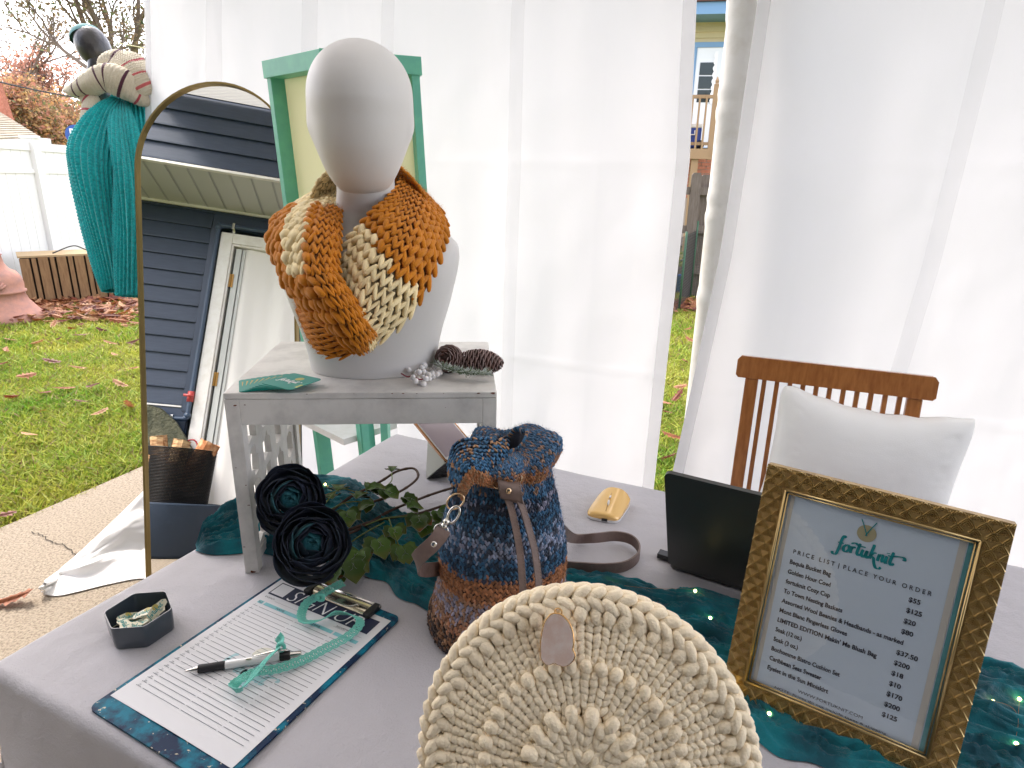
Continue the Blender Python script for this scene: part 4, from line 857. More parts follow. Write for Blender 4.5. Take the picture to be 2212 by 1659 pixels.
sw = thing('teal_sweater', A3(*(D(318, 700, 2.72)*A3(1, 1, 0)))+Z3*.7, 'long teal ribbed knit sweater hanging on the dark mannequin', 'sweater')
mb = MB(); ribbed([D(293, 206, 2.72), D(294, 222, 2.72), D(292, 262, 2.72), D(298, 340, 2.72), D(304, 450, 2.72), D(308, 560, 2.72), D(310, 634, 2.72)], [.075, .090, .125, .135, .125, .11, .105], [.065, .07, .09, .10, .10, .10, .10], 46, 92, .009, mb, 300, 420); mb.build('body', TEALK, sw)
mb = MB(); ribbed([D(256, 226, 2.62), D(232, 258, 2.58), D(203, 318, 2.54), D(201, 370, 2.52), D(215, 460, 2.52), D(231, 540, 2.52), D(243, 600, 2.52), D(247, 628, 2.52)], [.025, .054, .092, .088, .070, .056, .044, .036], [.03, .05, .050, .050, .045, .040, .036, .032], 26, 84, .010, mb, 220, 420, .8); mb.build('sleeve', TEALK, sw)
mb = MB(); ribbed([D(262, 228, 2.62), D(264, 270, 2.56), D(272, 330, 2.52), D(280, 400, 2.50), D(284, 480, 2.50), D(284, 560, 2.50), D(283, 640, 2.50)], [.02, .040, .048, .054, .056, .052, .046], [.02, .036, .042, .044, .044, .042, .038], 22, 84, .009, mb, 200, 420, -.5); mb.build('sleeve', TEALK, sw)
mb = MB(); ribbed([D(290, 184, 2.70), D(292, 205, 2.70), D(295, 226, 2.70)], [.074, .084, .095], [.062, .066, .07], 34, 1, .004, mb, 200, 20); mb.build('collar', TEALK, sw)
scf = thing('striped_scarf', D(240, 200, 2.5), 'cream knit scarf with dark red and plum stripes round the dark mannequin', 'scarf')
SCM = mat('scarf_yarn', vc=True, rough=.85, sheen=.3, bump=[('v', 190, .002)])
def scarf(cl, r, flat, stripes, n=240, na=72):
    P = cr_pts(np.array(cl), n); R_ = cr_pts(np.array(r)[:, None], n)[:, 0]; l = np.linspace(0, 1, n)
    cream = np.array([.62, .55, .42]); c = np.tile(cream, (n, 1))
    for p0, w, cc in stripes: k = np.abs(l-p0) < w; c[k] = cc
    tg = np.gradient(P, axis=0); tg /= np.linalg.norm(tg, axis=1)[:, None]
    x = np.cross(tg, _w); x /= np.linalg.norm(x, axis=1)[:, None]; y = np.cross(tg, x); a = np.linspace(0, 2*PI, na, endpoint=False)[None]
    w_ = 1+.030*np.sin(a*34)*1+.02*np.sin(l[:, None]*n*.9*1.0)+.10*np.sin(a*2+l[:, None]*6)+.30*(fbm(l[:, None]*7+0*a, a*1.1+3, 61)-.5)
    v = P[:, None]+(R_[:, None]*w_*np.cos(a))[..., None]*x[:, None]+(R_[:, None]*flat*w_*np.sin(a))[..., None]*y[:, None]
    mb = MB(); mb.grid(v, cv=True, col=np.repeat(c, na, 0)); mb.build('scarf_fold', SCM, scf)
PLM = (.07, .012, .03); REDc = (.42, .05, .07); PNK = (.55, .12, .12)
scarf([D(232, 165, 2.64), D(252, 146, 2.62), D(282, 160, 2.60), D(306, 186, 2.60), D(318, 205, 2.62)], [.045, .066, .078, .070, .045], .8, [(.30, .018, PLM), (.52, .012, REDc), (.68, .012, PNK), (.80, .012, PNK)])
scarf([D(332, 212, 2.66), D(308, 204, 2.60), D(272, 184, 2.55), D(232, 168, 2.54), D(196, 180, 2.54), D(164, 194, 2.56), D(142, 192, 2.58)], [.04, .046, .052, .054, .048, .034, .014], .66, [(.12, .008, PNK), (.22, .008, REDc), (.35, .010, PLM), (.50, .008, PLM), (.57, .008, PLM), (.74, .008, PLM), (.81, .007, PLM)])
scarf([D(180, 198, 2.57), D(198, 225, 2.56), D(190, 265, 2.55), D(186, 290, 2.56), D(184, 318, 2.56)], [.03, .034, .030, .026, .014], .6, [(.15, .02, REDc), (.35, .015, REDc), (.50, .02, REDc), (.66, .015, PLM), (.82, .02, REDc)])

# =================================================================== THE TABLE
TO = A3(-.6709, .6829, 0); TA = rad(-24.83); TU = A3(math.cos(TA), math.sin(TA), 0); TV = A3(-math.sin(TA), math.cos(TA), 0); TD = .905; TL = 1.95
table = thing('folding_table', TO+TU*TL/2+TV*TD/2, 'long folding table hidden under the pale grey cloth', 'table')
mb = MB(); mb.box(TO+TU*TL/2+TV*TD/2+Z3*.715, (TL-.02, TD-.02, .04), TU); mb.build('table_top', mat('plastic_grey', (.4, .4, .4), .6), table, smooth=False)
for a in (.15, TL-.15):
    for b in (.08, TD-.08): mb = MB(); mb.tube([TO+TU*a+TV*b, TO+TU*a+TV*b+Z3*.7], .014, 8); mb.build('leg', STEELD, table)
CLOTH = mat('table_linen', (.49, .475, .505), .9, bump=[('n', 420, .0009), ('n', 26, .004), ('n', 7, .006)], sheen=.15)
# cloth: top with soft wrinkles, rounded edge, hanging folds
def clothpt(a, b):
    """a along, b across in metres, beyond the edge it hangs"""
    za = np.where(a < 0, -a, np.where(a > TL, a-TL, 0)); zb = np.where(b < 0, -b, np.where(b > TD, b-TD, 0))
    return za, zb
ea = np.concatenate([-np.linspace(.60, .03, 26), -np.linspace(.025, .004, 5), np.linspace(0, TL, 260), TL+np.linspace(.004, .6, 20)])
eb = np.concatenate([-np.linspace(.60, .03, 26), -np.linspace(.025, .004, 5), np.linspace(0, TD, 130), TD+np.linspace(.004, .6, 20)])
Ag, Bg = np.meshgrid(ea, eb, indexing='ij'); za, zb = clothpt(Ag, Bg); dr_ = np.maximum(za, zb); Rr = .012
def hang(d):   # drop and outward run past a rounded edge
    th = np.minimum(d/Rr, PI/2); out = Rr*np.sin(th); dn = Rr*(1-np.cos(th))+np.maximum(d-Rr*PI/2, 0); return out, dn
oa, da = hang(za); ob, db = hang(zb)
A_ = np.clip(Ag, 0, TL)+np.where(Ag < 0, -oa, oa); B_ = np.clip(Bg, 0, TD)+np.where(Bg < 0, -ob, ob)
drop = np.maximum(da, db)
fa = .028*np.sin(Bg*17+.6*np.sin(Bg*5))*np.clip(da*2.2-.05, 0, 1); fb = .028*np.sin(Ag*15+.8*np.sin(Ag*4.3))*np.clip(db*2.2-.05, 0, 1)
A_ += np.where(Ag < 0, -1, 1)*np.abs(fa+.028*np.clip(da*2, 0, 1))*(za > 0); B_ += np.where(Bg < 0, -1, 1)*np.abs(fb+.028*np.clip(db*2, 0, 1))*(zb > 0)
wrk = .0075*(fbm(Ag*3.0+Bg*1.5, Bg*8-Ag*2, 9)-.5)+.0022*(fbm(Ag*14, Bg*9, 12)-.5)+.0012*(1-np.abs(2*fbm(Ag*7+Bg*3, Bg*4-Ag*1.5, 15)-.9))
P = TO+A_[..., None]*TU+B_[..., None]*TV+(.7385-drop+wrk*(drop < .002))[..., None]*Z3
mb = MB(); mb.grid(P); mb.build('tablecloth', CLOTH, label='pale lavender grey cloth draped over the long table', cat='tablecloth', origin=tuple(TO+TU+TV*.45))

# ------------------------------------------------------------------ chair and pillow
u_ = HA; sC = 1.60
Lr, Rr_ = H(0, 0, 0), 0
a0, a1 = A3(.552, 1.503, .965), A3(.941, 1.345, .969); cx = nrm((a1-a0)*A3(1, 1, 0)); cy = A3(-cx[1], cx[0], 0); W_ = np.linalg.norm((a1-a0)[:2])
ch = thing('wooden_chair', (a0+a1)/2*A3(1, 1, 0), 'warm brown slatted wooden folding chair behind the table', 'chair')
rk = nrm(Z3+cy*.16)      # back leans away
top0 = a0*A3(1, 1, 0)+Z3*.967
mb = MB(); mb.prism([(0, -.022), (.006, -.028), (W_-.006, -.028), (W_, -.022), (W_, .014), (W_-.008, .024), (.008, .024), (0, .014)], top0-rk*.022+cx*0, cx, rk, np.cross(cx, rk), .026)
bevel(mb.build('top_rail', WOOD, ch, smooth=False), .005)
for xx in (.038, W_-.038):
    p1 = top0+cx*xx-rk*.05; p0 = p1-rk*((p1[2]-.42)/rk[2]); mb = MB(); mb.beam(p1, p0, .030, .022, cx); bevel(mb.build('back_post', WOOD, ch, smooth=False), .003)
ns = 11
for k in range(ns):
    xx = .038+(W_-.076)*(k+1)/(ns+1); p1 = top0+cx*xx-rk*.048; p0 = p1-rk*((p1[2]-.50)/rk[2]); mb = MB(); mb.beam(p1, p0, .0105, .012, cx); bevel(mb.build('back_slat', WOOD, ch, smooth=False), .002)
pr_ = top0+cx*W_/2-rk*((.967-.49)/rk[2]); mb = MB(); mb.box(pr_, (W_-.08, .025, .04), cx); mb.build('lower_rail', WOOD, ch, smooth=False)
sb = pr_-cy*.02; 
for k in range(7): mb = MB(); mb.box(sb-cy*(.03+.058*k)-Z3*.05, (W_-.03, .05, .016), cx); bevel(mb.build('seat_slat', WOOD, ch, smooth=False), .003)
for s_, xx in ((1, -W_/2+.03), (-1, W_/2-.03)):
    for yf, yb in ((-.38, .02), (.02, -.36)):
        mb = MB(); mb.beam(sb+cx*xx+cy*yf-Z3*.05-Z3*.0, sb*A3(1, 1, 0)+cx*xx+cy*yb, .022, .035, cx); mb.build('leg', WOOD, ch, smooth=False)
# pillow
pc_ = (D(1690, 842, 1.50), D(2124, 922, 1.38)); px_ = nrm(pc_[1]-pc_[0]); pw = np.linalg.norm(pc_[1]-pc_[0]); pv = nrm(Z3+cy*.10); pv = nrm(pv-px_*(pv@px_)); pn = np.cross(px_, pv)
pcen = (pc_[0]+pc_[1])/2-pv*.165+px_*-.008
n = 80; uu, vv = np.meshgrid(np.linspace(-1, 1, n), np.linspace(-1, 1, n), indexing='ij')
prof = (np.clip(1-np.abs(uu)**2.2, 0, 1)*np.clip(1-np.abs(vv)**2.2, 0, 1))**.42
inx = 1-.085*(1-vv**2)*1.0; iny = 1-.19*(1-uu**2); crn = 1-.07*(np.abs(uu)*np.abs(vv))**7; wx = uu*inx*crn*pw/2*1.01; wy = vv*iny*crn*.19
edge = .0016*np.sin(uu*17+vv*3)*np.abs(vv)**4
wr_ = .0025*(fbm(uu*4+9, vv*4+9, 40)-.5)*np.clip(prof*2, 0, 1)+.005*np.exp(-((np.abs(uu)-.80)/.10)**2)*(fbm(uu*9, vv*9, 42)-.5)
mb = MB()
for sg_ in (-1, 1):
    Pp = pcen+wx[..., None]*px_+(wy+edge)[..., None]*pv+(sg_*(.075*prof+.0012)+wr_*sg_)[..., None]*pn
    mb.grid(Pp if sg_ > 0 else Pp[:, ::-1])
mb.build('pillow', mat('white_pillow_cotton', (.88, .88, .86), .85, bump=[('n', 500, .0004)]), label='plain white square pillow propped on the wooden chair', cat='pillow', origin=tuple(pcen-pv*.18))

# =================================================================== ON THE TABLE
ZT = .7395
def strap(mb, pts, wdir, w, th=.003, n=80):
    """flat leather strap: centre line pts, width along wdir (one or one per point)"""
    P = cr_pts(np.array(pts), n); wd = np.asarray(wdir, float)
    Wd = np.tile(nrm(wd), (n, 1)) if wd.ndim == 1 else cr_pts(wd, n); Wd /= np.linalg.norm(Wd, axis=1)[:, None]
    c = [P-Wd*w/2, P+Wd*w/2]; G = np.stack([c[0]+(c[1]-c[0])*f for f in (0, .33, .66, 1)], 1); mb.slabgrid(G, th); return P, Wd
# ---- white riser
RA = rad(4.9); RU = A3(math.cos(RA), math.sin(RA), 0); RV = A3(-math.sin(RA), math.cos(RA), 0); RO = A3(-.4305, .894, 0); RW, RDp, RH = .409, .318, 1.052
RISM = mat('riser_paint', (.76, .74, .70), .42, var=((.58, .56, .53), 16, .42, .66), bump=[('n', 70, .0006)])
ris = thing('riser_stand', RO+Z3*ZT, 'white painted wooden riser with fretwork side panels and chipped corners', 'riser')
def rbox(mb, a0, a1, b0, b1, z0, z1):
    mb.hexa([RO+RU*a0+RV*b0+Z3*z0, RO+RU*a1+RV*b0+Z3*z0, RO+RU*a1+RV*b1+Z3*z0, RO+RU*a0+RV*b1+Z3*z0, RO+RU*a0+RV*b0+Z3*z1, RO+RU*a1+RV*b0+Z3*z1, RO+RU*a1+RV*b1+Z3*z1, RO+RU*a0+RV*b1+Z3*z1])
mb = MB(); rbox(mb, 0, RW, -.001, RDp+.001, RH-.010, RH); bevel(mb.build('top', RISM, ris, smooth=False), .0015)
for b in (0, RDp-.022): mb = MB(); rbox(mb, .022, RW-.022, b, b+.022, RH-.052, RH-.0105); bevel(mb.build('apron', RISM, ris, smooth=False), .001)
for a in (0.0, RW-.022):
    for b in (0, RDp-.022): mb = MB(); rbox(mb, a, a+.022, b, b+.022, ZT, RH-.0105); bevel(mb.build('leg', RISM, ris, smooth=False), .0012)
    for zz0, zz1 in ((ZT+.012, ZT+.030), (RH-.045, RH-.0105)): mb = MB(); rbox(mb, a+.003, a+.019, .022, RDp-.022, zz0, zz1); mb.build('side_rail', RISM, ris, smooth=False)
    # fretwork: plate with a repeating cut-out motif
    r3 = np.random.default_rng(3); holes = []; y0, z0 = .022, ZT+.030; ncx, ncz = 4, 4; cw, chh = (RDp-.044)/ncx, (RH-.045-ZT-.030)/ncz
    for i in range(ncx):
        for j in range(ncz):
            cy0 = y0+(i+.5)*cw; cz0 = z0+(j+.5)*chh; k = (i+j) % 3
            if k == 0: sh = [(-.32, -.42), (.0, -.30), (.30, -.42), (.30, .10), (.12, .20), (.05, .42), (-.10, .22), (-.32, .15)]
            elif k == 1: sh = [(-.26, -.36), (-.05, -.44), (.26, -.30), (.26, .30), (.02, .44), (-.26, .34)]
            else: sh = [(-.30, -.20), (-.08, -.26), (-.10, -.44), (.22, -.40), (.30, .05), (.12, .12), (.14, .42), (-.18, .40), (-.30, .16)]
            holes.append([(cy0+x*cw, cz0+y*chh) for x, y in sh])
    mb = MB(); mb.prism([(y0, z0), (RDp-.022, z0), (RDp-.022, RH-.045), (y0, RH-.045)], RO+RU*(a+.011), RV, Z3, RU, .011, holes=holes); mb.build('fretwork_panel', RISM, ris, smooth=False)
CHIP = mat('chipped_wood', (.16, .05, .025), .9); mb = MB(); r3 = np.random.default_rng(8)
def chip(c, U, Vv, N, s):
    k = 7; P = [(s*r3.uniform(.5, 1.2)*math.cos(t)*1.8, s*r3.uniform(.4, 1.)*math.sin(t)) for t in np.linspace(0, 2*PI, k, endpoint=False)]
    mb.add([np.asarray(c)+np.asarray(U)*x+np.asarray(Vv)*y+np.asarray(N)*.0006 for x, y in P]+[np.asarray(c)+np.asarray(N)*.0006], None, [(k, i, (i+1) % k) for i in range(k)])
for f, s in ((.61, .0012), (.65, .0012), (.70, .0008), (.93, .0016), (.985, .0028), (.80, .0006), (.30, .0007), (.47, .0006)): chip(RO+RU*RW*f-RV*.0012+Z3*(RH-.0018), RU, Z3, -RV, s)
for aa, zz, s in ((.016, RH-.020, .0018), (.030, RH-.019, .0010), (.004, .79, .001), (.018, .90, .0010), (.019, .865, .0013), (.006, .93, .0008), (.012, ZT+.004, .003), (RW-.003, .98, .001), (.33, RH-.025, .0006)): chip(RO+RU*aa+Z3*zz, RU, Z3, -RV, s)
mb.build('paint_chips', CHIP, ris, smooth=False, kind='stuff')

# ---- fan of business cards
CT = mat('card_teal', (.004, .25, .20), .4); cgrp = 'square teal cards fanned on the riser'
clab = ['lowest square teal card of the fan, nearest the left corner of the riser', 'second card up from the bottom of the teal fan', 'third card up from the bottom of the teal fan', 'fourth card up in the teal fan', 'middle card of the fan of teal cards', 'fourth card from the top of the teal fan', 'third card from the top of the teal fan', 'second card from the top, just under the logo card', 'top teal card of the fan showing the white logo and yellow yarn ball']
for k in range(9):
    f = k/8; a = rad(23-52*f**1.25); c = A3(-.390+.052*f, .938-.0105*f, RH+.0008+.00115*k); U = A3(math.cos(a), math.sin(a), .004*k*.6*.3); Vv = A3(-math.sin(a), math.cos(a), 0)
    t_ = thing('business_card', c, clab[k], 'card', cgrp); mb = MB(); mb.prism(rrect(.064, .064, .006, 3, -.032, -.032), c, U, Vv, Z3, .0009); mb.build('card_stock', CT, t_, smooth=False)
    GI = mat('print_gold', (.55, .36, .08), .35, .4)
    if k == 8:
        logo(c-U*.021-Vv*.006, U, Vv, Z3, .0052, WHT, t_, off=.0007, w=.42)
        mb = MB(); disc(mb, c+Vv*.013+U*.003, .007, U, Vv, Z3, .0006); mb.build('yarn_ball_print', mat('print_yellow', (.50, .45, .12), .5), t_, smooth=False)
        mb = MB(); mb.box(c+U*.029-Vv*.013+Z3*.0006, (.004, .014, .0003), U); mb.build('gold_strip', mat('foil', (.95, .85, .35), .2, .6), t_, smooth=False)
    else:
        mb = MB(); mb.box(c-U*.026+Vv*.008+Z3*.0006, (.003, .022, .0002), U); mb.box(c-U*.019+Vv*.012+Z3*.0006, (.002, .014, .0002), U); mb.build('gold_print', GI, t_, smooth=False)

# ---- white mannequin bust
BC = A3(-.238, 1.052, RH)
bust = thing('mannequin_bust', BC, 'smooth white faceless mannequin bust wearing the chunky cowl', 'mannequin')
BM = mat('bust_white', (.69, .675, .66), .48, bump=[('n', 30, .0005)], subs=.0)
fa_ = nrm(A3(.12, -1, 0)); sd = nrm(A3(1, .12, 0))      # facing, side
prof = [(0, .104, .076, 0), (.004, .1055, .0775, 0), (.03, .109, .078, 0), (.07, .118, .080, 0), (.11, .130, .081, 0), (.15, .140, .079, 0), (.175, .1455, .074, -.002), (.195, .147, .066, -.004), (.210, .143, .058, -.006), (.222, .130, .052, -.008), (.232, .112, .048, -.010), (.243, .088, .046, -.011), (.255, .064, .044, -.010), (.268, .051, .043, -.006), (.285, .046, .044, .0), (.31, .045, .046, .006), (.34, .047, .050, .010)]
pf = cr_pts(np.array(prof), 70); a = np.linspace(0, 2*PI, 72, endpoint=False); mb = MB()
sup = lambda t, e: np.sign(t)*np.abs(t)**e
ex = np.interp(pf[:, 0], [0, .10, .2, .26], [1, .86, .72, 1])[:, None]
v = BC+pf[:, 0][:, None, None]*Z3+(pf[:, 1][:, None]*sup(np.cos(a), ex))[..., None]*sd+(pf[:, 2][:, None]*sup(np.sin(a), ex))[..., None]*(-fa_)+(pf[:, 3][:, None]*np.ones((1, 72)))[..., None]*fa_
mb.grid(v, cv=True); mb.add([BC+sd*.104*math.cos(t)-fa_*.076*math.sin(t) for t in a]+[BC], None, [(72, (i+1) % 72, i) for i in range(72)])
# head: egg, narrow chin, set forward over the neck
hz0, hz1 = 1.336, 1.558; hh = hz1-hz0
q = np.array([(0, .001), (.012, .022), (.04, .0355), (.09, .0455), (.17, .0555), (.28, .0655), (.40, .0730), (.52, .0775), (.63, .0790), (.73, .0765), (.82, .0690), (.90, .0555), (.96, .037), (.99, .019), (1, .001)])
qq = cr_pts(q, 90); cyq = np.interp(qq[:, 0], [0, .2, .5, .8, 1], [.028, .022, .006, -.002, -.004]); dep = np.interp(qq[:, 0], [0, .1, .3, .6, .85, 1], [.72, .92, 1.10, 1.22, 1.22, 1.2])
a = np.linspace(0, 2*PI, 96, endpoint=False); fr = np.maximum(-np.sin(a), 0)[None]   # front weight
W_h = qq[:, 1][:, None]; X_ = W_h*np.cos(a); Y_ = W_h*dep[:, None]*np.sin(a)
ear = .0045*np.exp(-(((qq[:, 0]-.44)/.10)**2))[:, None]*np.exp(-((np.abs(np.cos(a))-1)/.045)**2)[None]
X_ = X_+np.sign(np.cos(a))*ear; ch_ = .006*np.exp(-((qq[:, 0]-.62)/.10)**2)[:, None]*fr**3
v = BC+sd*.0-sd*.002+((hz0-RH)+qq[:, 0]*hh)[:, None, None]*Z3+X_[..., None]*sd+(-Y_+0*ch_)[..., None]*fa_*1+(cyq[:, None]*np.ones((1, 96)))[..., None]*fa_
mb.grid(v, cv=True); mb.build('body', BM, bust)

# ---- chunky cowl
COW = mat('cowl_wool', vc=True, rough=.9, sheen=.12, bump=[('n', 700, .0008)])
cowl = thing('knitted_cowl', BC+Z3*.12, 'chunky mustard and cream crocheted cowl wrapped round the white bust', 'cowl')
MUS = np.array([.56, .19, .002]); CRM = np.array([.90, .74, .43])
def DD(l): return np.array([[D(*p) for p in r] for r in l])
L1 = DD([[(800, 395, 1.19), (820, 425, 1.22), (850, 452, 1.22)],
         [(866, 366, 1.10), (902, 408, 1.13), (936, 446, 1.16)],
         [(850, 410, 1.005), (905, 440, 1.02), (962, 482, 1.085)],
         [(812, 452, .955), (880, 502, .93), (955, 520, 1.02)],
         [(778, 492, .945), (852, 550, .895), (938, 578, .965)],
         [(752, 530, .940), (822, 600, .880), (912, 640, .930)],
         [(742, 580, .925), (795, 655, .875), (868, 700, .915)],
         [(722, 625, .920), (760, 695, .870), (808, 742, .905)],
         [(690, 640, .930), (712, 708, .885), (730, 772, .905)],
         [(655, 620, .955), (665, 685, .920), (682, 752, .930)],
         [(640, 580, 1.03), (638, 630, 1.02), (652, 690, 1.00)]])
P1, fm1 = reparam(densify(L1, 160, 60))
def c1v(P, cf):
    m_, n_ = P.shape[:2]; a, b = np.meshgrid(np.linspace(0, 1, m_), np.linspace(0, 1, n_), indexing='ij'); return cf(a.ravel(), b.ravel(), np.random.default_rng(0))
def c1(u, v, rg_):
    # right collar mustard, then cream front band, mustard again at the lower left with a cream patch
    uu = fm1(u)+rg_.normal(0, .006, len(u))
    must = (uu < .36+.16*v) | (uu > .70-.02*v)
    must &= ~((uu > .80) & (uu < .86) & (v < .42))
    must |= (uu > .94)
    c = np.where(must[:, None], MUS, CRM); return c*rg_.uniform(.86, 1.12, (len(u), 1))
mb = MB(); mb.grid(P1, col=c1v(P1, c1)*.20); N1 = gnormals(P1); sgn1 = 1 if (N1.mean((0, 1))@(-_w)) > 0 else -1  # backing painted much darker than the yarn, as shade between stitches
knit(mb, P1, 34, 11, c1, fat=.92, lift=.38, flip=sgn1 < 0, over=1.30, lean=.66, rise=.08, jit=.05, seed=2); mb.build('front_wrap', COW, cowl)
L2 = DD([[(800, 395, 1.17), (790, 420, 1.21), (770, 450, 1.22)],
         [(742, 372, 1.10), (712, 398, 1.14), (676, 432, 1.18)],
         [(745, 425, 1.03), (702, 430, 1.05), (640, 448, 1.12)],
         [(738, 478, .965), (680, 462, .955), (602, 480, 1.06)],
         [(736, 530, .915), (672, 512, .890), (596, 515, 1.02)],
         [(730, 575, .885), (672, 575, .855), (612, 570, .98)],
         [(748, 622, .870), (700, 625, .838), (634, 622, .95)],
         [(778, 668, .872), (735, 678, .838), (672, 668, .93)],
         [(805, 715, .885), (768, 735, .855), (712, 715, .92)],
         [(812, 745, .905), (785, 762, .89), (740, 752, .92)]])
P2, fm2 = reparam(densify(L2, 140, 60))
def c2(u, v, rg_):
    uu = fm2(u)+rg_.normal(0, .006, len(u)); cr_ = (uu < .27+.03*v) | ((v > .56) & (v < .76) & (uu < .60)); cr_ &= ~((uu > .27) & (v > .8))
    cr_ |= (uu > .9) & (v < .3)
    return np.where(cr_[:, None], CRM, MUS)*rg_.uniform(.86, 1.12, (len(u), 1))
mb = MB(); mb.grid(P2, col=c1v(P2, c2)*.20); N2 = gnormals(P2); sgn2 = 1 if (N2.mean((0, 1))@(-_w)) > 0 else -1  # shade in the stitch gaps is put into the backing colour
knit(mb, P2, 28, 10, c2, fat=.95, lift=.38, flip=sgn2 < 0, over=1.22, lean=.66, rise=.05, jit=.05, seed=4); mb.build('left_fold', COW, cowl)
# the part behind the neck and down the back
L3 = DD([[(1, 1, 1)]])
def ring_pt(a, r1, r2, z): return BC+sd*r1*math.cos(a)-fa_*r2*math.sin(a)+Z3*z
L3 = np.array([[ring_pt(a, .058, .062, .345-.02*abs(math.cos(a))), ring_pt(a, .095, .085, .285-.0*abs(math.cos(a))), ring_pt(a, .120, .098, .215), ring_pt(a, .122, .092, .160)] for a in np.linspace(rad(22), rad(158), 9)])
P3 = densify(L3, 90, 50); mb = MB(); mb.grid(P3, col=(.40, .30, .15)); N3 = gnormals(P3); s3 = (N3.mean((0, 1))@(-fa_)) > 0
knit(mb, P3, 30, 13, lambda u, v, r: np.where((u < .42)[:, None], MUS, CRM)*r.uniform(.86, 1.1, (len(u), 1)), fat=1.1, lift=.3, flip=not s3, over=1.7, lean=.7, lod=True, seed=5); mb.build('back_wrap', COW, cowl)
# yarn fuzz catching the light
def fuzz(P, N_, L_, cf, parent, mat_, seed, flip, name='fuzz'):
    rg_ = np.random.default_rng(seed); u = rg_.uniform(0, 1, N_); v = rg_.uniform(0, 1, N_); G = gnormals(P)*(-1 if flip else 1); c = bilerp(P, u, v)+bilerp(G, u, v)*.004; n = bilerp(G, u, v)+rg_.normal(0, .8, (N_, 3)); n /= np.linalg.norm(n, axis=1)[:, None]
    s_ = rg_.normal(0, 1, (N_, 3)); s_ = np.cross(n, s_); s_ /= np.linalg.norm(s_, axis=1)[:, None]; L = L_*rg_.uniform(.4, 1.2, (N_, 1)); w = .00012
    vv_ = np.stack([c-s_*w, c+s_*w, c+n*L+s_*L*.3], 1).reshape(-1, 3); mb = MB(); mb.add(vv_, None, np.arange(N_*3).reshape(-1, 3), np.repeat(cf(u, v, rg_), 3, 0)); mb.build(name, mat_, parent, smooth=False, kind='stuff')
fuzz(P1, 7000, .009, c1, cowl, COW, 1, sgn1 < 0); fuzz(P2, 7000, .009, c2, cowl, COW, 2, sgn2 < 0)

# ---- pine cones, frosted sprig, berries
PCM = mat('cone_brown', vc=True, rough=.7, bump=[('n', 300, .0005)])
def cone(c, ax, L, R_, label, seed):
    rg_ = np.random.default_rng(seed); ax = nrm(ax); x = nrm(np.cross(ax, Z3+A3(.1, 0, 0))); y = np.cross(ax, x); t_ = thing('pine_cone', c, label, 'pine cone', 'frosted pine cones on the riser')
    mb = MB(); mb.lathe([(R_*.75*math.sin(PI*min(1, f*.9+.08))**.7, (f-.5)*L*.96) for f in np.linspace(0, 1, 9)], 12, c, x, y, ax, col=(.035, .014, .010)); mb.build('core', PCM, t_)
    mb = MB(); rows = max(int(L/.0045), 6); k = 0
    for i in range(rows*8):
        f = i/(rows*8); a = i*2.39996; r = R_*math.sin(PI*min(1, f*.86+.12))**.62; p = c+ax*(f-.5)*L+(x*math.cos(a)+y*math.sin(a))*r*.70; o_ = nrm((x*math.cos(a)+y*math.sin(a))+ax*(.25+.6*f)); s_ = nrm(np.cross(ax, o_)); n = np.cross(o_, s_)
        l, w = r*.42+.0015, r*.42+.0012; cc = np.array([.085, .032, .022])*rg_.uniform(.7, 1.4); tp = cc+np.array([.28, .24, .23])*rg_.uniform(.2, 1)
        v = [p-s_*w*.5, p+s_*w*.5, p+o_*l*.7+s_*w, p+o_*l+n*.0008, p+o_*l*.7-s_*w]; v2 = [q_-n*.0014 for q_ in v]
        mb.add(v+v2, [(0, 1, 2, 4), (5, 9, 7, 6), (1, 2, 7, 6), (2, 3, 8, 7), (3, 4, 9, 8), (4, 0, 5, 9)], [(4, 2, 3), (9, 8, 7)], np.array([cc, cc, (cc+tp)/2, tp, (cc+tp)/2]*2))
    mb.build('scales', PCM, t_, smooth=False, kind='stuff')
cone(T(970, 775, RH+.022), A3(-.25, -.85, .30), .050, .0215, 'round pine cone seen end on beside the bust', 3)
cone(T(1040, 782, RH+.018), A3(.96, -.10, -.03), .072, .0195, 'long pine cone lying over the right edge of the riser', 4)
spr = thing('frosted_sprig', T(995, 800, RH+.006), 'frosted green pine sprig in front of the pine cones', 'sprig')
mb = MB(); r4 = np.random.default_rng(2); stem = cr_pts([T(938, 782, RH+.016), T(965, 797, RH+.016), T(1005, 806, RH+.014), T(1052, 808, RH+.012)], 60); stm = MB(); stm.tube(stem, .0014, 6); stm.build('stem', mat('twig_brown', (.12, .09, .05), .8), spr)
c = stem[r4.integers(0, 60, 900)]; d = r4.normal(0, 1, (900, 3))+nrm(stem[-1]-stem[0])*.9; d[:, 2] = np.abs(d[:, 2])*.8-.15; d /= np.linalg.norm(d, axis=1)[:, None]
col = np.where((r4.uniform(0, 1, 900) < .6)[:, None], np.array([.66, .70, .66]), np.array([.20, .27, .16])); L = r4.uniform(.007, .014, 900)
puffs(mb, c+d*L[:, None]*.5, d, r4.normal(0, 1, (900, 3)), L, .0011, .0011, col, True); mb.build('needles', mat('frosted_needle', vc=True, rough=.8), spr, kind='stuff')
bry = thing('berry_pick', T(905, 812, RH+.008), 'cluster of glossy white berries on a dark red stem', 'berries'); BYM = mat('berry_white', (.78, .76, .76), .25, coat=.4, subs=.15)
bp = [(883, 800), (897, 806), (907, 798), (915, 803), (924, 797), (933, 800), (892, 815), (903, 818), (912, 812), (920, 818), (906, 826), (915, 829), (926, 810), (936, 812), (941, 803), (948, 797), (920, 806), (900, 810), (912, 795), (924, 788), (934, 806), (945, 808), (898, 823), (928, 818), (917, 790), (938, 793), (951, 805), (905, 804)]
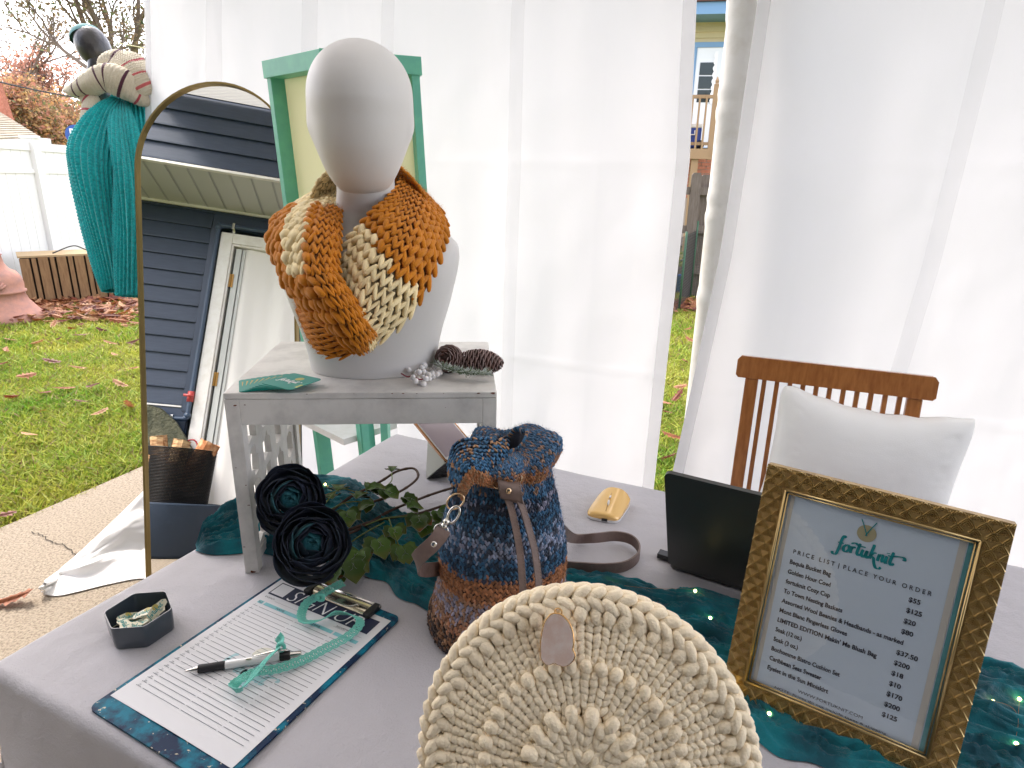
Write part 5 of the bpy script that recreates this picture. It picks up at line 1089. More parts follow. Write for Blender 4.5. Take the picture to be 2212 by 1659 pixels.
for k, (px, py) in enumerate(bp):
    h = .005+.0075*(k % 3 == 0)+.006*(k > 17); mb = MB(); mb.ell(T(px, py, RH+h), .0048*r4.uniform(.85, 1.1), n=14, m=10); mb.build('berry', BYM, bry)
mb = MB(); mb.tube(cr_pts([T(867, 807, RH+.010), T(880, 814, RH+.009), T(892, 812, RH+.011), T(908, 820, RH+.012), T(925, 812, RH+.011)], 30), .0012, 6); mb.build('stem', mat('wine_stem', (.25, .02, .04), .5), bry)

# ---- teal gauze runner
upx = [(420, 1176), (452, 1150), (500, 1118), (560, 1090), (640, 1050), (700, 1036), (760, 1040), (800, 1062), (850, 1100), (910, 1130), (965, 1165), (1060, 1210), (1200, 1236), (1300, 1242), (1380, 1262), (1440, 1272), (1500, 1275), (1560, 1292), (1640, 1320), (1760, 1350), (1900, 1385), (2040, 1415), (2130, 1432), (2212, 1452), (2330, 1490)]
lpx = [(428, 1188), (470, 1196), (540, 1200), (590, 1205), (640, 1205), (700, 1208), (760, 1225), (800, 1250), (840, 1275), (880, 1300), (925, 1312), (1060, 1370), (1190, 1420), (1300, 1480), (1380, 1500), (1460, 1530), (1520, 1545), (1570, 1560), (1640, 1600), (1720, 1640), (1800, 1670), (1900, 1705), (2000, 1740), (2100, 1780), (2200, 1830)]
nU, nV = 520, 110
Ue = cr_pts(np.array([T(*q, ZT) for q in upx]), nU); Le = cr_pts(np.array([T(*q, ZT) for q in lpx]), nU); vv = np.linspace(0, 1, nV)[None, :, None]; G = Ue[:, None]*(1-vv)+Le[:, None]*vv
lu = np.linspace(0, 1, nU)[:, None]; lv = np.linspace(0, 1, nV)[None]; ss = np.concatenate([[0], np.cumsum(np.linalg.norm(np.diff((Ue+Le)/2, axis=0), axis=1))])[:, None]
wv_ = lv*9+1.6*fbm(ss*6, lv*2, 51)+.6*np.sin(ss*9); rdg = 1-np.abs(2*vnoise(ss*5.0+lv*1.0, wv_*1.5, 52)-1); rdg2 = 1-np.abs(2*vnoise(ss*12, wv_*3.6, 53)-1); rd3 = 1-np.abs(2*vnoise(ss*30+lv*6, wv_*8, 54)-1)
edge = np.clip(np.minimum(lv, 1-lv)*14, 0, 1)*np.clip(np.minimum(lu, 1-lu)*40, 0, 1)
bulk = .010+.020*np.exp(-((ss-.09)/.07)**2)
hgt = .0015+edge*(bulk*rdg**1.5+.0135*rdg2**1.8+.0055*rd3**1.5)
G[..., 2] = ZT+hgt; G += (TV*1.0)*((.004*np.sin(ss*60)+.006*np.sin(ss*23+2))*((1-lv)**6-(lv)**6))[..., None]
RUN = mat('teal_gauze', (.0, .095, .135), .75, var=((.0, .26, .32), 16, .42, .62), trans=((.0, .40, .48), .30), bump=[('n', 500, .0012), ('n', 60, .004)], sheen=.25)  # lighter teal blotches paint in highlights on the crinkles
rn = MB(); rn.slabgrid(G, .0006); rn.build('table_runner', RUN, label='crinkled teal gauze runner crossing the tablecloth under riser, bag and frame', cat='table runner', origin=tuple(G[nU//2, nV//2]))
# fairy lights resting on the runner
fy = thing('fairy_light_string', T(1400, 1400, ZT), 'thin wire string of tiny warm lights strewn over the teal runner', 'fairy lights')
FLM = mat('fairy_glow', (1, .8, .3), .3, em=((1., .72, .22), 9.)); fpx = [(703, 1054), (905, 1169), (860, 1204), (1320, 1268), (1535, 1330), (1500, 1290), (1620, 1382), (1612, 1454), (1640, 1440), (1662, 1540), (2143, 1521), (2200, 1517), (2194, 1610), (2196, 1618), (1580, 1500)]
GF = G.reshape(-1, 3)
def on_run(px, py):
    p = T(px, py, ZT+.012); k = np.argmin(((GF[:, :2]-p[:2])**2).sum(1)); return A3(p[0], p[1], GF[k, 2]+.0025)
for q in fpx: mb = MB(); mb.ell(on_run(*q), .0021, n=8, m=6); mb.build('bulb', FLM, fy)
mb = MB(); mb.tube(cr_pts([on_run(*q) for q in sorted(fpx)], 240), .0002, 4); mb.build('wire', mat('copper_wire', (.5, .3, .1), .4, 1.), fy)

# ---- dark ranunculus stems
PET = mat('petal_navy', (.0075, .014, .036), .8, var=((.003, .028, .042), 24, .48, .66), sheen=.05, bump=[('n', 90, .0012)]); PIN = mat('petal_teal', (.004, .10, .13), .7, bump=[('n', 90, .001)], sheen=.15)
LFM = mat('leaf_green', vc=True, rough=.55, trans=((.2, .4, .05), .25, 1), bump=[('n', 60, .0015)]); STM = mat('stem_brown', (.085, .045, .028), .6, bump=[('n', 60, .001)]); STG = mat('stem_green', (.16, .21, .05), .6)
def ranunculus(c, ax, R_, label, seed, stems, leaves, gst):
    rg_ = np.random.default_rng(seed); ax = nrm(ax); x = nrm(np.cross(ax, A3(.2, 0, 1))); y = np.cross(ax, x); t_ = thing('ranunculus_stem', c, label, 'flower', 'dark artificial ranunculus stems beside the riser')
    rings = [(.12, 4, .14, 1.35), (.20, 5, .22, 1.25), (.30, 6, .30, 1.12), (.42, 7, .40, .98), (.55, 8, .52, .82), (.68, 8, .62, .62), (.80, 8, .72, .40), (.92, 8, .80, .12), (.98, 7, .84, -.25)]
    shells = [(.10, 3, 4, 0), (.18, 4, 10, 0), (.25, 4, 17, 0), (.33, 4, 26, 0), (.42, 5, 34, 1), (.51, 5, 41, 1), (.60, 5, 47, 1), (.70, 6, 53, 1), (.79, 6, 59, 1), (.88, 6, 66, 1), (.96, 6, 74, 1), (1.02, 6, 86, 1)]
    for ri, (rr, n, pt, dk_) in enumerate(shells):
        for k in range(n):
            a0_ = 2*PI*(k+rg_.uniform(-.18, .18))/n+ri*1.1; span = 2*PI/n*1.7; u = np.linspace(-1, 1, 13)[:, None]; v = np.linspace(0, 1, 10)[None]
            r_ = R_*rr*rg_.uniform(.94, 1.05); top_ = rad(pt+rg_.uniform(-5, 5)); bot = rad(128)
            psi = bot+(top_-bot)*v*(1-.16*np.abs(u)**3); a = a0_+u*span/2*(.55+.45*np.sin(PI*np.clip(v*.75+.18, 0, 1)))
            r2_ = r_*(1+.07*u*(1 if k % 2 else -1)+.05*np.sin(a*2+ri))+R_*.045*np.clip((v-.80)/.2, 0, 1)**2*(1 if dk_ else -.3)+R_*.018*np.sin(u*4+k*2+ri)*v**2
            P = c-ax*R_*.12+(x[None, None]*np.cos(a)[..., None]+y[None, None]*np.sin(a)[..., None])*(r2_*np.sin(psi))[..., None]+ax*(r2_*.80*np.cos(psi)+0*a)[..., None]
            mb = MB(); mb.slabgrid(P, .0008); mb.build('petal', PIN if (ri < 4 or (ri < 7 and rg_.uniform() < .3)) else PET, t_)
    mb = MB(); mb.ell(c-ax*R_*.45, R_*.30, R_*.30, R_*.30, 16, 10, x, y, ax); mb.build('flower_base', PET, t_)
    mb = MB()
    for q_ in stems:
        P = cr_pts(np.array(q_), 70); r = .0025+.0006*(np.abs((np.arange(70) % 9)-4) < 1); mb.tube(P, r, 8)
    mb.build('stem', STM, t_)
    mb = MB()
    for q_ in gst: mb.tube(cr_pts(np.array(q_), 24), .0011, 6)
    mb.build('leaf_stem', STG, t_)
    for (px, py, z, L, yaw, tilt) in leaves:
        n = 3; p = T(px, py, z); mb = MB()
        for j, da in enumerate((-.75, 0, .75)):
            Lj = L*(1.0 if j == 1 else .78); aa = yaw+da; d = A3(math.cos(aa), math.sin(aa), tilt); s_ = nrm(A3(-math.sin(aa), math.cos(aa), .25*(j-1))); U_ = np.linspace(0, 1, 9)
            wid = Lj*np.array([.05, .18, .32, .36, .44, .34, .40, .20, .03])*rg_.uniform(.85, 1.1); rows_ = []
            for i in range(9): m_ = p+d*Lj*U_[i]+Z3*(-.35*Lj*U_[i]**2+.06*Lj*math.sin(U_[i]*6)); rows_.append([m_-s_*wid[i]+Z3*wid[i]*.35, m_-s_*wid[i]*.5, m_, m_+s_*wid[i]*.5, m_+s_*wid[i]+Z3*wid[i]*.35])
            gc = np.array([.085, .17, .022])*rg_.uniform(.7, 1.35); P_ = np.array(rows_); cc = np.tile(gc, (45, 1)); cc[-15:] = cc[-15:]*.6+np.array([.20, .17, .03])*.4
            if rg_.uniform() < .18: cc[-8:] = (.32, .10, .02)
            P_[..., 2] = np.maximum(P_[..., 2], ZT+.003); mb.slabgrid(P_, .0005, col=cc)
        mb.build('leaf', LFM, t_)
F1, F2 = D(626, 1078, .985), D(674, 1172, .945)
fax = nrm(CC-F1+A3(.0, .1, .0)*1)
ranunculus(F1, nrm(CC-F1)+A3(-.05, 0, .12), .0500, 'upper dark navy ranunculus bloom against the riser fretwork, looped stem', 5,
           [[F1-fax*.02, T(690, 1115, .775), T(760, 1072, .775), T(822, 1040, .790), T(858, 1018, .80), T(893, 1012, .80), T(903, 1030, .795), T(880, 1052, .785), T(842, 1072, .775), T(790, 1090, .77), T(735, 1118, .765)]],
           [(718, 1078, .79, .036, 2.2, .2), (748, 1105, .785, .040, -1.2, .1), (792, 1062, .80, .042, .5, .3), (830, 1060, .80, .036, -.6, .2), (846, 1020, .80, .026, 1.6, .4), (872, 1075, .79, .030, -.3, .1), (730, 1062, .79, .034, 1.7, .3), (808, 1090, .79, .034, 3.6, .2), (770, 1078, .79, .034, 1.2, .3)],
           [[T(700, 1090, .79), T(730, 1058, .80), T(760, 1060, .795), T(790, 1075, .785)], [T(705, 1105, .78), T(750, 1085, .79), T(800, 1085, .785)], [T(820, 1060, .79), T(845, 1040, .80), T(846, 1022, .80)]])
ranunculus(F2, nrm(CC-F2)+A3(.02, -.05, .22), .0535, 'lower dark navy ranunculus bloom lying nearest the clipboard', 9,
           [[F2-nrm(CC-F2)*.02, T(760, 1150, .765), T(840, 1105, .770), T(900, 1080, .775), T(950, 1062, .785), T(990, 1052, .79), T(1030, 1050, .79)], [T(740, 1150, .765), T(810, 1125, .765), T(900, 1110, .77), T(960, 1092, .775), T(1020, 1080, .78)]],
           [(815, 1165, .775, .046, -1.1, .1), (775, 1190, .77, .044, -1.7, .1), (905, 1115, .785, .040, -1.4, .15), (945, 1105, .785, .040, -.7, .1), (930, 1130, .775, .036, -1.9, .1), (850, 1140, .785, .034, -1.2, .2), (880, 1098, .79, .030, .3, .2), (735, 1222, .765, .040, -1.9, 0), (760, 1210, .77, .044, -1.2, .0), (968, 1098, .785, .032, .2, .2), (870, 1180, .77, .040, -1.2, .0)],
           [[T(790, 1135, .78), T(830, 1120, .79), T(880, 1115, .785), T(930, 1108, .785)], [T(760, 1170, .775), T(790, 1150, .785), T(830, 1128, .785)], [T(840, 1120, .78), T(850, 1150, .785), T(862, 1180, .775)]])

# ---- phone on its folding stand
pst = thing('phone_stand', T(945, 1032, ZT), 'grey wedge shaped folding phone stand on the far side of the table', 'stand')
q0, q1 = T(921, 1035, ZT), T(972, 1030, ZT); bk_ = A3(.02, .07, 0); tp0, tp1 = D(926, 935, 1.40), D(975, 985, 1.36)
mb = MB(); mb.slabgrid(np.array([[q0+(tp0-q0)*f*.999, q0+(D(962, 1000, 1.33)-q0)*f] for f in np.linspace(0, 1, 6)]), .003); mb.build('side_panel', mat('stand_grey', (.34, .34, .30), .5), pst, smooth=False)
mb = MB(); r_a = D(962, 988, 1.335); mb.add([q0, q1, r_a, q0+bk_, q1+bk_, r_a+bk_], [(0, 3, 4, 1), (1, 4, 5, 2), (2, 5, 3, 0)], [(0, 1, 2), (3, 5, 4)]); mb.build('base_fold', mat('black_patent', (.012, .012, .014), .12, coat=.6, bump=[('n', 60, .012)]), pst, smooth=False)
phn = thing('smartphone', D(940, 950, 1.36), 'smartphone in a rose gold case leaning on the grey stand, screen up', 'phone')
e0_, e1_ = D(966, 1003, 1.33), D(897, 918, 1.37); lng = nrm(e1_-e0_); e2_ = D(1006, 962, 1.36); wdd = e2_-e0_; wdd = nrm(wdd-lng*(wdd@lng)); nn_ = np.cross(wdd, lng); nn_ = nn_ if nn_@(CC-e0_) > 0 else -nn_
Lp, Wp = .150, .072
mb = MB(); mb.prism(rrect(Wp, Lp, .010, 5), e0_, wdd, lng, nn_, .010); bevel(mb.build('case', mat('rose_gold', (.62, .30, .12), .25, .9), phn, smooth=False), .002)
mb = MB(); mb.prism(rrect(Wp-.006, Lp-.006, .008, 5, .003, .003), e0_+nn_*.0055, wdd, lng, nn_, .001); mb.build('bezel', mat('white_gloss', (.8, .78, .78), .2, coat=.5), phn, smooth=False)
mb = MB(); mb.prism(rrect(Wp-.012, Lp-.024, .002, 2, .006, .012), e0_+nn_*.0064, wdd, lng, nn_, .0006); mb.build('screen', mat('screen_glass', (.50, .42, .46), .15, coat=.8), phn, smooth=False)
mb = MB(); mb.tube(cr_pts([D(975, 915, 1.42), D(992, 925, 1.40), D(1000, 945, 1.38), D(995, 965, 1.37)], 20), .0013, 6); mb.build('ring_grip', SILVER, phn)

# ---- gold wireless mouse
mc = (T(1275, 1125, .745)+T(1330, 1130, .745)+T(1300, 1070, .745)+T(1355, 1075, .745))/4; mdv = nrm(A3(.035, .105, 0)); mdu = A3(mdv[1], -mdv[0], 0)
mse = thing('computer_mouse', A3(mc[0], mc[1], ZT), 'flat glossy gold wireless mouse with a white base', 'mouse')
def mousegrid(z0, z1f, w=.033, l=.047, nn=(28, 40)):
    a, b = np.meshgrid(np.linspace(-1, 1, nn[0]), np.linspace(-1, 1, nn[1]), indexing='ij'); wx_ = (np.sign(a)*np.abs(a)+.16*b)*w*(1-.10*np.abs(b)**6)**1; ly = b*l*(1-.14*np.abs(a)**4)
    h = z1f(b)*(1-np.abs(a)**2.6*.62)*(1-np.clip(np.abs(b)-.93, 0, 1)*6); c = A3(mc[0], mc[1], z0); return c+wx_[..., None]*mdu+ly[..., None]*mdv+np.maximum(h, .0)[..., None]*Z3
zf_ = lambda b: .012+.016*np.clip((b+1)/2, 0, 1)**1.2
Gm = mousegrid(ZT+.006, zf_); mb = MB(); mb.grid(Gm[:, ::1]); low = Gm.copy(); low[..., 2] = ZT+.006; mb.grid(low[::-1])
for s_ in (0, -1): mb.grid(np.stack([low[s_], Gm[s_]])); mb.grid(np.stack([low[:, s_], Gm[:, s_]]))
mb.build('shell', mat('gold_gloss', (.80, .50, .16), .22, .25, coat=.8), mse, auto=75)
lb = low.copy()-Z3*.005; mb = MB(); 
for s_ in (0, -1): mb.grid(np.stack([lb[s_], low[s_]+0])); mb.grid(np.stack([lb[:, s_], low[:, s_]]))
mb.grid(lb); mb.build('base', mat('white_plastic', (.78, .77, .76), .35), mse, smooth=False)
wq = A3(mc[0], mc[1], ZT+.006)-mdv*.012; mb = MB(); mb.ell(wq+Z3*.019, .0022, .0085, .0055, 12, 8, mdu, mdv); mb.build('scroll_wheel', mat('white_plastic'), mse)
mb = MB(); mb.box(wq+mdv*.017+Z3*.0235, (.003, .009, .002), mdu); mb.build('button', mat('white_plastic'), mse, smooth=False)
mb = MB(); mb.tube([wq-mdv*.026+Z3*.0145, wq-mdv*.01+Z3*.0185, wq+mdv*.03+Z3*.0255], .0004, 4); mb.build('seam', mat('seam_dark', (.15, .08, .02), .6), mse)
mb = MB(); q = A3(mc[0], mc[1], ZT+.005)-mdv*.0475; mb.box(q+Z3*.001, (.011, .003, .005), mdu); mb.build('port', BLACKP, mse, smooth=False)

# ---- laptop seen from behind
la = -.5229; lu_ = A3(math.cos(la), math.sin(la), 0); lb_ = A3(-lu_[1], lu_[0], 0); le = nrm(Z3*math.cos(-.3926)+lb_*math.sin(-.3926)); ln_ = np.cross(lu_, le); lo = A3(.2719, .9333, .752)
lap = thing('laptop', A3(lo[0], lo[1], ZT), 'open dark grey laptop seen from behind its lid', 'laptop'); LPM = mat('laptop_grey', (.085, .086, .084), .38, .5, bump=[('n', 700, .0002)])
mb = MB(); mb.prism(rrect(.335, .222, .011, 6), lo, lu_, le, ln_, .006); bevel(mb.build('lid', LPM, lap, smooth=False), .002)
mb = MB(); mb.prism(rrect(.325, .205, .004, 2, .005, .01), lo-ln_*-.0034 if ln_@lb_ > 0 else lo-ln_*.0034, lu_, le, ln_, .0006); mb.build('screen', mat('dark_screen', (.02, .02, .025), .1), lap, smooth=False)
mb = MB(); mb.prism(rrect(.335, .225, .011, 6), lo+lb_*.004-Z3*.0045, lu_, lb_, Z3, .013); bevel(mb.build('base', LPM, lap, smooth=False), .002)
usb = T(1438, 1200, ZT+.006); ud = thing('usb_plug', usb, 'small black plug with a thin cable beside the laptop lid', 'plug')
mb = MB(); mb.box(usb, (.026, .018, .009), lu_); bevel(mb.build('plug_body', BLACKP, ud, smooth=False), .001)
mb = MB(); mb.tube([usb+lb_*.008+lu_*.003+Z3*.001, usb+lb_*.022+lu_*.008+Z3*.002], .0035, 8); mb.tube(cr_pts([usb+lb_*.020+lu_*.007+Z3*.002, usb+lb_*.040+lu_*.006+Z3*.004, usb+lb_*.07+lu_*.02, usb+lb_*.09+lu_*.06], 20), .0013, 6); mb.build('cable', BLACKP, ud)

# ---- crocheted bucket bag
BB = A3(-.0135, .7861, ZT)
bag = thing('bucket_bag', BB, 'crocheted bucket bag in blue, rust and lavender stripes with taupe leather straps', 'bag')
YRN = mat('bag_yarn', vc=True, rough=.9, sheen=.08, bump=[('n', 900, .0006)])
zz = np.array([0, .006, .025, .05, .08, .115, .15, .18, .205, .225, .240, .252, .264, .282, .296, .298]); rr = np.array([.080, .094, .099, .095, .089, .0865, .083, .078, .072, .065, .0585, .055, .060, .064, .056, .022])
nz2, na2 = 110, 180; pf2 = cr_pts(np.stack([zz, rr], -1), 400); sl2 = np.concatenate([[0], np.cumsum(np.hypot(*np.diff(pf2, axis=0).T))]); sq2 = np.linspace(0, sl2[-1], nz2); zf2 = np.interp(sq2, sl2, pf2[:, 0]); rf2 = np.interp(sq2, sl2, pf2[:, 1]); a = np.linspace(0, 2*PI, na2)[None]; zc_ = zf2[:, None]
gath = np.exp(-((zc_-.250)/.035)**2); topw = np.clip((zc_-.225)/.085, 0, 1)
R_b = rf2[:, None]*(1+gath*.085*np.cos(a*9+.5)+topw*(.16*np.cos(a*3+.4)+.09*np.cos(a*5+2.))+.025*np.sin(a*3+zc_*20)+.018*np.sin(a*2-zc_*30))
R_b = R_b*(1+.05*np.exp(-(zc_/.03)**2)*np.cos(a-rad(200)))
zb_ = zc_+topw*(.008*np.cos(a*2-rad(20))+.004*np.cos(a*5+1.))-topw**2*.022*(1+np.cos(a-rad(215)))/2
lean_b = A3(.010, .0, 0)
PB = BB+(R_b*np.cos(a))[..., None]*A3(1, 0, 0)+(R_b*.97*np.sin(a))[..., None]*A3(0, 1, 0)+zb_[..., None]*Z3+(zc_/.3*1.0+0*a)[..., None]*lean_b
BLK = (.010, .010, .014); BRO = (.21, .095, .045); TAN = (.38, .21, .11); RUS = (.42, .175, .075); LAV = (.30, .30, .40); BLU = (.035, .13, .26); DBL = (.010, .030, .065); CRB = (.06, .17, .30); LBL = (.36, .42, .58)
bands = [(0, [BLK, BLK, BRO]), (.022, [BLK, BRO, TAN, BLK]), (.040, [BRO, TAN, LAV, RUS]), (.062, [LAV, BRO, LAV, TAN]), (.090, [LAV, RUS, TAN, RUS]), (.096, [RUS, RUS, RUS, BRO]), (.124, [RUS, BLU, DBL]), (.130, [DBL, BLU, BLK, CRB]), (.150, [DBL, BLU, LBL, BLK]), (.160, [LBL, LAV, BLK, BLU]), (.180, [DBL, CRB, LBL, BLK]), (.192, [BLU, DBL, CRB, BLK]), (.215, [BLK, DBL, DBL, LAV]), (.228, [DBL, CRB, BLU]), (.240, [BLU, TAN, CRB]), (.256, [RUS, TAN, RUS]), (.272, [RUS, TAN, BLU]), (.280, [CRB, TAN, BLU, BLU]), (.34, [CRB, TAN])]
def cb(u, v, rg_):
    z = np.interp(u, np.linspace(0, 1, nz2), zf2)+rg_.normal(0, .0022, len(u)); out = np.zeros((len(u), 3)); idx = np.searchsorted([b[0] for b in bands], z, side='right')-1; idx = np.clip(idx, 0, len(bands)-1)
    for k, (_, cl) in enumerate(bands):
        m_ = idx == k
        if m_.any(): out[m_] = np.array(cl)[rg_.integers(0, len(cl), m_.sum())]
    mean = np.array([np.mean(cl, 0) for _, cl in bands])[idx]; return (out*.72+mean*.28)*rg_.uniform(.75, 1.3, (len(u), 1))
mb = MB(); mb.grid(PB, col=(.010, .012, .018)); NB = gnormals(PB); flipb = (NB[nz2//3, na2//4]@A3(0, 1, 0)) < 0
knit(mb, PB, 60, 84, cb, fat=1.0, lift=.30, flip=flipb, over=1.5, lean=.55, lod=True, jit=.07, seed=7)
mb.ell(BB+Z3*.004, .085, .085, .004, 24, 6, col=BLK); mb.build('body', YRN, bag)
fuzz(PB, 9000, .0055, cb, bag, YRN, 8, flipb)
# rolled rim and inner lining going down into the opening
rimP = PB[-1]; mb = MB(); mb.grid(np.stack([rimP, rimP*.999+A3(0, 0, -.001)+(BB+lean_b+Z3*.30-rimP)*A3(.10, .10, 0), BB+lean_b+(rimP-BB-lean_b)*A3(.55, .55, 1)-Z3*.05]), col=(.012, .016, .03)); mb.build('lining', YRN, bag)
k_ = na2; 
def rimc(n, rg_): return np.array([CRB, TAN, BLU, DBL])[rg_.integers(0, 4, n)]*rg_.uniform(.7, 1.3, (n, 1))
mb = MB(); rg_ = np.random.default_rng(4); tt_ = np.linspace(0, 1, 110, endpoint=False); ri = cr_pts(rimP, 111)[:-1]; d_ = np.gradient(ri, axis=0)
puffs(mb, ri+Z3*.001, d_+Z3*.002, np.tile(Z3, (110, 1)), .0085, .0055, .0055, rimc(110, rg_), True); mb.build('rim_stitches', YRN, bag)
# folded flap rolling over the rim at the front left
FL_ = DD([[(968, 1000, .845), (985, 955, .860), (1040, 945, .850), (1100, 950, .850)], [(972, 1030, .815), (1000, 985, .800), (1050, 985, .805), (1095, 985, .820)], [(985, 1060, .805), (1012, 1010, .780), (1052, 1020, .790), (1080, 1025, .810)], [(1000, 1080, .810), (1022, 1045, .790), (1048, 1050, .795), (1068, 1055, .808)]])
FP = densify(FL_, 40, 60); mb = MB(); mb.grid(FP, col=(.012, .015, .03)); mb.grid(FP[::-1]-CR*0-_w*-.004, col=(.01, .012, .02)); NF = gnormals(FP); ff = (NF.mean((0, 1))@(-_w)) < 0
def cflap(u, v, rg_):
    k = (u > .72); c = np.where(k[:, None], np.array([RUS, TAN])[rg_.integers(0, 2, len(u))], np.array([CRB, TAN, BLU, BLU, DBL])[rg_.integers(0, 5, len(u))]); return c*rg_.uniform(.75, 1.3, (len(u), 1))
knit(mb, FP, 14, 17, cflap, fat=1.05, lift=.3, flip=ff, over=1.5, lod=True, seed=9)
mb.build('folded_flap', YRN, bag)
# leather
LEA = mat('taupe_leather', (.195, .135, .115), .5, bump=[('n', 260, .0006)], var=((.16, .11, .095), 40, .4, .6)); THR = mat('thread_taupe', (.10, .075, .065), .8); GLT = mat('pale_gold', (.75, .55, .35), .2, 1.)
def stitches(P, W_, off, mbs, nn=36, up=None):
    for k in range(nn):
        f = (k+.5)/nn; i = f*(len(P)-1); i0 = int(i); p = P[i0]; q_ = P[min(i0+1, len(P)-1)]; d = nrm(q_-p); n = nrm(np.cross(W_[i0], d)); n = n if n@(CC-p) > 0 else -n
        mbs.tube([p+W_[i0]*off+n*.0018-d*.0008, p+W_[i0]*off+n*.0018+d*.0010], .00035, 4)
def dfr(px, py, d=.800): return D(px, py, d)
mbs = MB()
for pts, nm in (([(1093, 1068, .798), (1104, 1098, .790), (1116, 1150, .783), (1124, 1200, .778), (1128, 1250, .776), (1131, 1295, .776)], 1), ([(1112, 1062, .798), (1128, 1095, .790), (1142, 1140, .784), (1155, 1190, .781), (1162, 1240, .780), (1166, 1290, .780)], 2)):
    mb = MB(); P, W_ = strap(mb, [D(*q) for q in pts], nrm(CR+(.15 if nm == 1 else .5)*_w), .0088, .0022); mb.build('drawcord', LEA, bag, smooth=False); stitches(P, W_, .003, mbs)
mb = MB(); Pt = [D(1099, 1034, .805), D(1100, 1046, .792), D(1102, 1060, .788), D(1105, 1076, .790), D(1107, 1082, .796)]; P, W_ = strap(mb, Pt, nrm(CR-CU*.30), .030, .003, 30); bevel(mb.build('slide_tab', LEA, bag, smooth=False), .0006); stitches(P, W_, .0135, mbs, 14); stitches(P, W_, -.0135, mbs, 14)
mbs.build('stitching', THR, bag, kind='stuff')
mb = MB(); mb.ell(D(1099, 1061, .7855), .0036, .0042, .0016, 14, 8, CR, CU, -_w); mb.build('rivet', GLT, bag)
for px, py in ((1073, 1045), (1085, 1028), (1120, 1032)):
    t = np.linspace(0, 2*PI, 20, endpoint=False); c = D(px, py, .802); mb = MB(); mb.tube([c+CR*.0042*math.cos(q)+CU*.0055*math.sin(q) for q in t], .0011, 6, closed=True); mb.build('eyelet', GLT, bag)
# ring, swivel clasp, strap
def ring(c, r, X, Y, w, m_, nm, ry=None):
    t = np.linspace(0, 2*PI, 32, endpoint=False); mb = MB(); mb.tube([np.asarray(c)+X*r*math.cos(q)+Y*(ry or r)*math.sin(q) for q in t], w, 8, closed=True); return mb.build(nm, m_, bag)
ring(D(984, 1083, .800), .0105, nrm(CR*.9+_w*.2), nrm(CU+CR*.3), .0013, GLT, 'strap_ring')
dirc = nrm(CR*.55+CU*1.0); sx_ = nrm(CR*1.0-CU*.55)
ring(D(980, 1112, .790), .0062, sx_, dirc, .0017, SILVER, 'swivel_hook', .0115)
mb = MB(); mb.tube([D(962, 1131, .788), D(968, 1122, .788)], [.0052, .0040], 10); mb.ell(D(960, 1136, .788), .0045); mb.build('swivel_barrel', SILVER, bag)
ring(D(953, 1146, .788), .0085, sx_, dirc, .0013, SILVER, 'd_ring', .0075)
mb = MB(); sp1 = [D(958, 1143, .786), D(948, 1160, .782), D(930, 1180, .780), D(912, 1196, .785), D(900, 1212, .795), D(903, 1224, .815), D(916, 1231, .840), D(945, 1229, .880), D(985, 1224, .96)]
wds = np.array([sx_*.9+CU*.0, sx_, nrm(CR*.7-CU*.7), nrm(CR*.8-CU*.6), nrm(CR*.55-CU*.85), nrm(CR*.1-CU), -CU, -CU, -CU])
P, W_ = strap(mb, sp1, wds, .0195, .0028, 90); bevel(mb.build('shoulder_strap', LEA, bag, smooth=False), .0005)
mb = MB(); mb.ell(D(937, 1176, .7795), .0042, .0042, .0018, 14, 8, CR, CU, -_w); mb.build('rivet', SILVER, bag)
mb = MB(); zz_ = ZT+.011
sp2 = [D(1165, 1078, .86), D(1180, 1098, .865), D(1192, 1122, .88), D(1212, 1146, .92), T(1240, 1163, zz_+.010), T(1285, 1162, zz_+.004), T(1330, 1158, zz_+.003), T(1362, 1165, zz_+.002), T(1379, 1182, zz_), T(1378, 1203, zz_), T(1352, 1222, zz_), T(1310, 1228, zz_), T(1260, 1226, zz_), T(1200, 1222, zz_), T(1120, 1215, zz_)]
w2 = np.array([CR*.7+CU*.4, CR*.8+CU*.5, CR*.6+CU*.7, CR*.4+CU*.9, Z3+.5*CR, Z3*1, Z3, Z3, Z3, Z3, Z3, Z3, Z3, Z3, Z3]); w2 = np.array([nrm(q) for q in w2])
P, W_ = strap(mb, sp2, w2, .0195, .0028, 150); bevel(mb.build('shoulder_strap', LEA, bag, smooth=False), .0005)

# ---- round chunky cream bag
RR = .1459; cphi, cyaw = .4292, -.1865; CUu = A3(math.cos(cyaw), math.sin(cyaw), 0); cbk = A3(-CUu[1], CUu[0], 0); CE = Z3*math.cos(cphi)+cbk*math.sin(cphi); CN = np.cross(CUu, CE); CN = CN if CN@(CC-A3(.07, .43, .88)) > 0 else -CN
CO = A3(.0699, .4309, .745+RR*math.cos(cphi))+Z3*.002
rbg = thing('round_knit_bag', CO-CE*RR, 'round cream chunky knit bag with a pale agate pendant in the foreground', 'bag')
CWM = mat('cream_wool', vc=True, rough=.85, sheen=.12, bump=[('n', 420, .0012), ('n', 60, .001)], subs=.05)
CRC = np.array([.97, .83, .61]); rgb = np.random.default_rng(12)
def dome(r): return .022*(1-(r/RR)**2)+.004
def dp(r, a): # polar to world, vectorised; a measured from up, clockwise to the right
    r = np.asarray(r); return CO+(r*np.sin(a))[..., None]*CUu+(r*np.cos(a))[..., None]*CE+dome(r)[..., None]*CN
mb = MB(); rg2 = np.linspace(.001, RR*.97, 24)[:, None]; ag = np.linspace(0, 2*PI, 96)[None]; mb.grid(dp(rg2+0*ag, ag+0*rg2)-CN*.004, col=CRC*np.array([.62, .48, .36]))  # peach backing paints warm light glowing in the stitch gaps
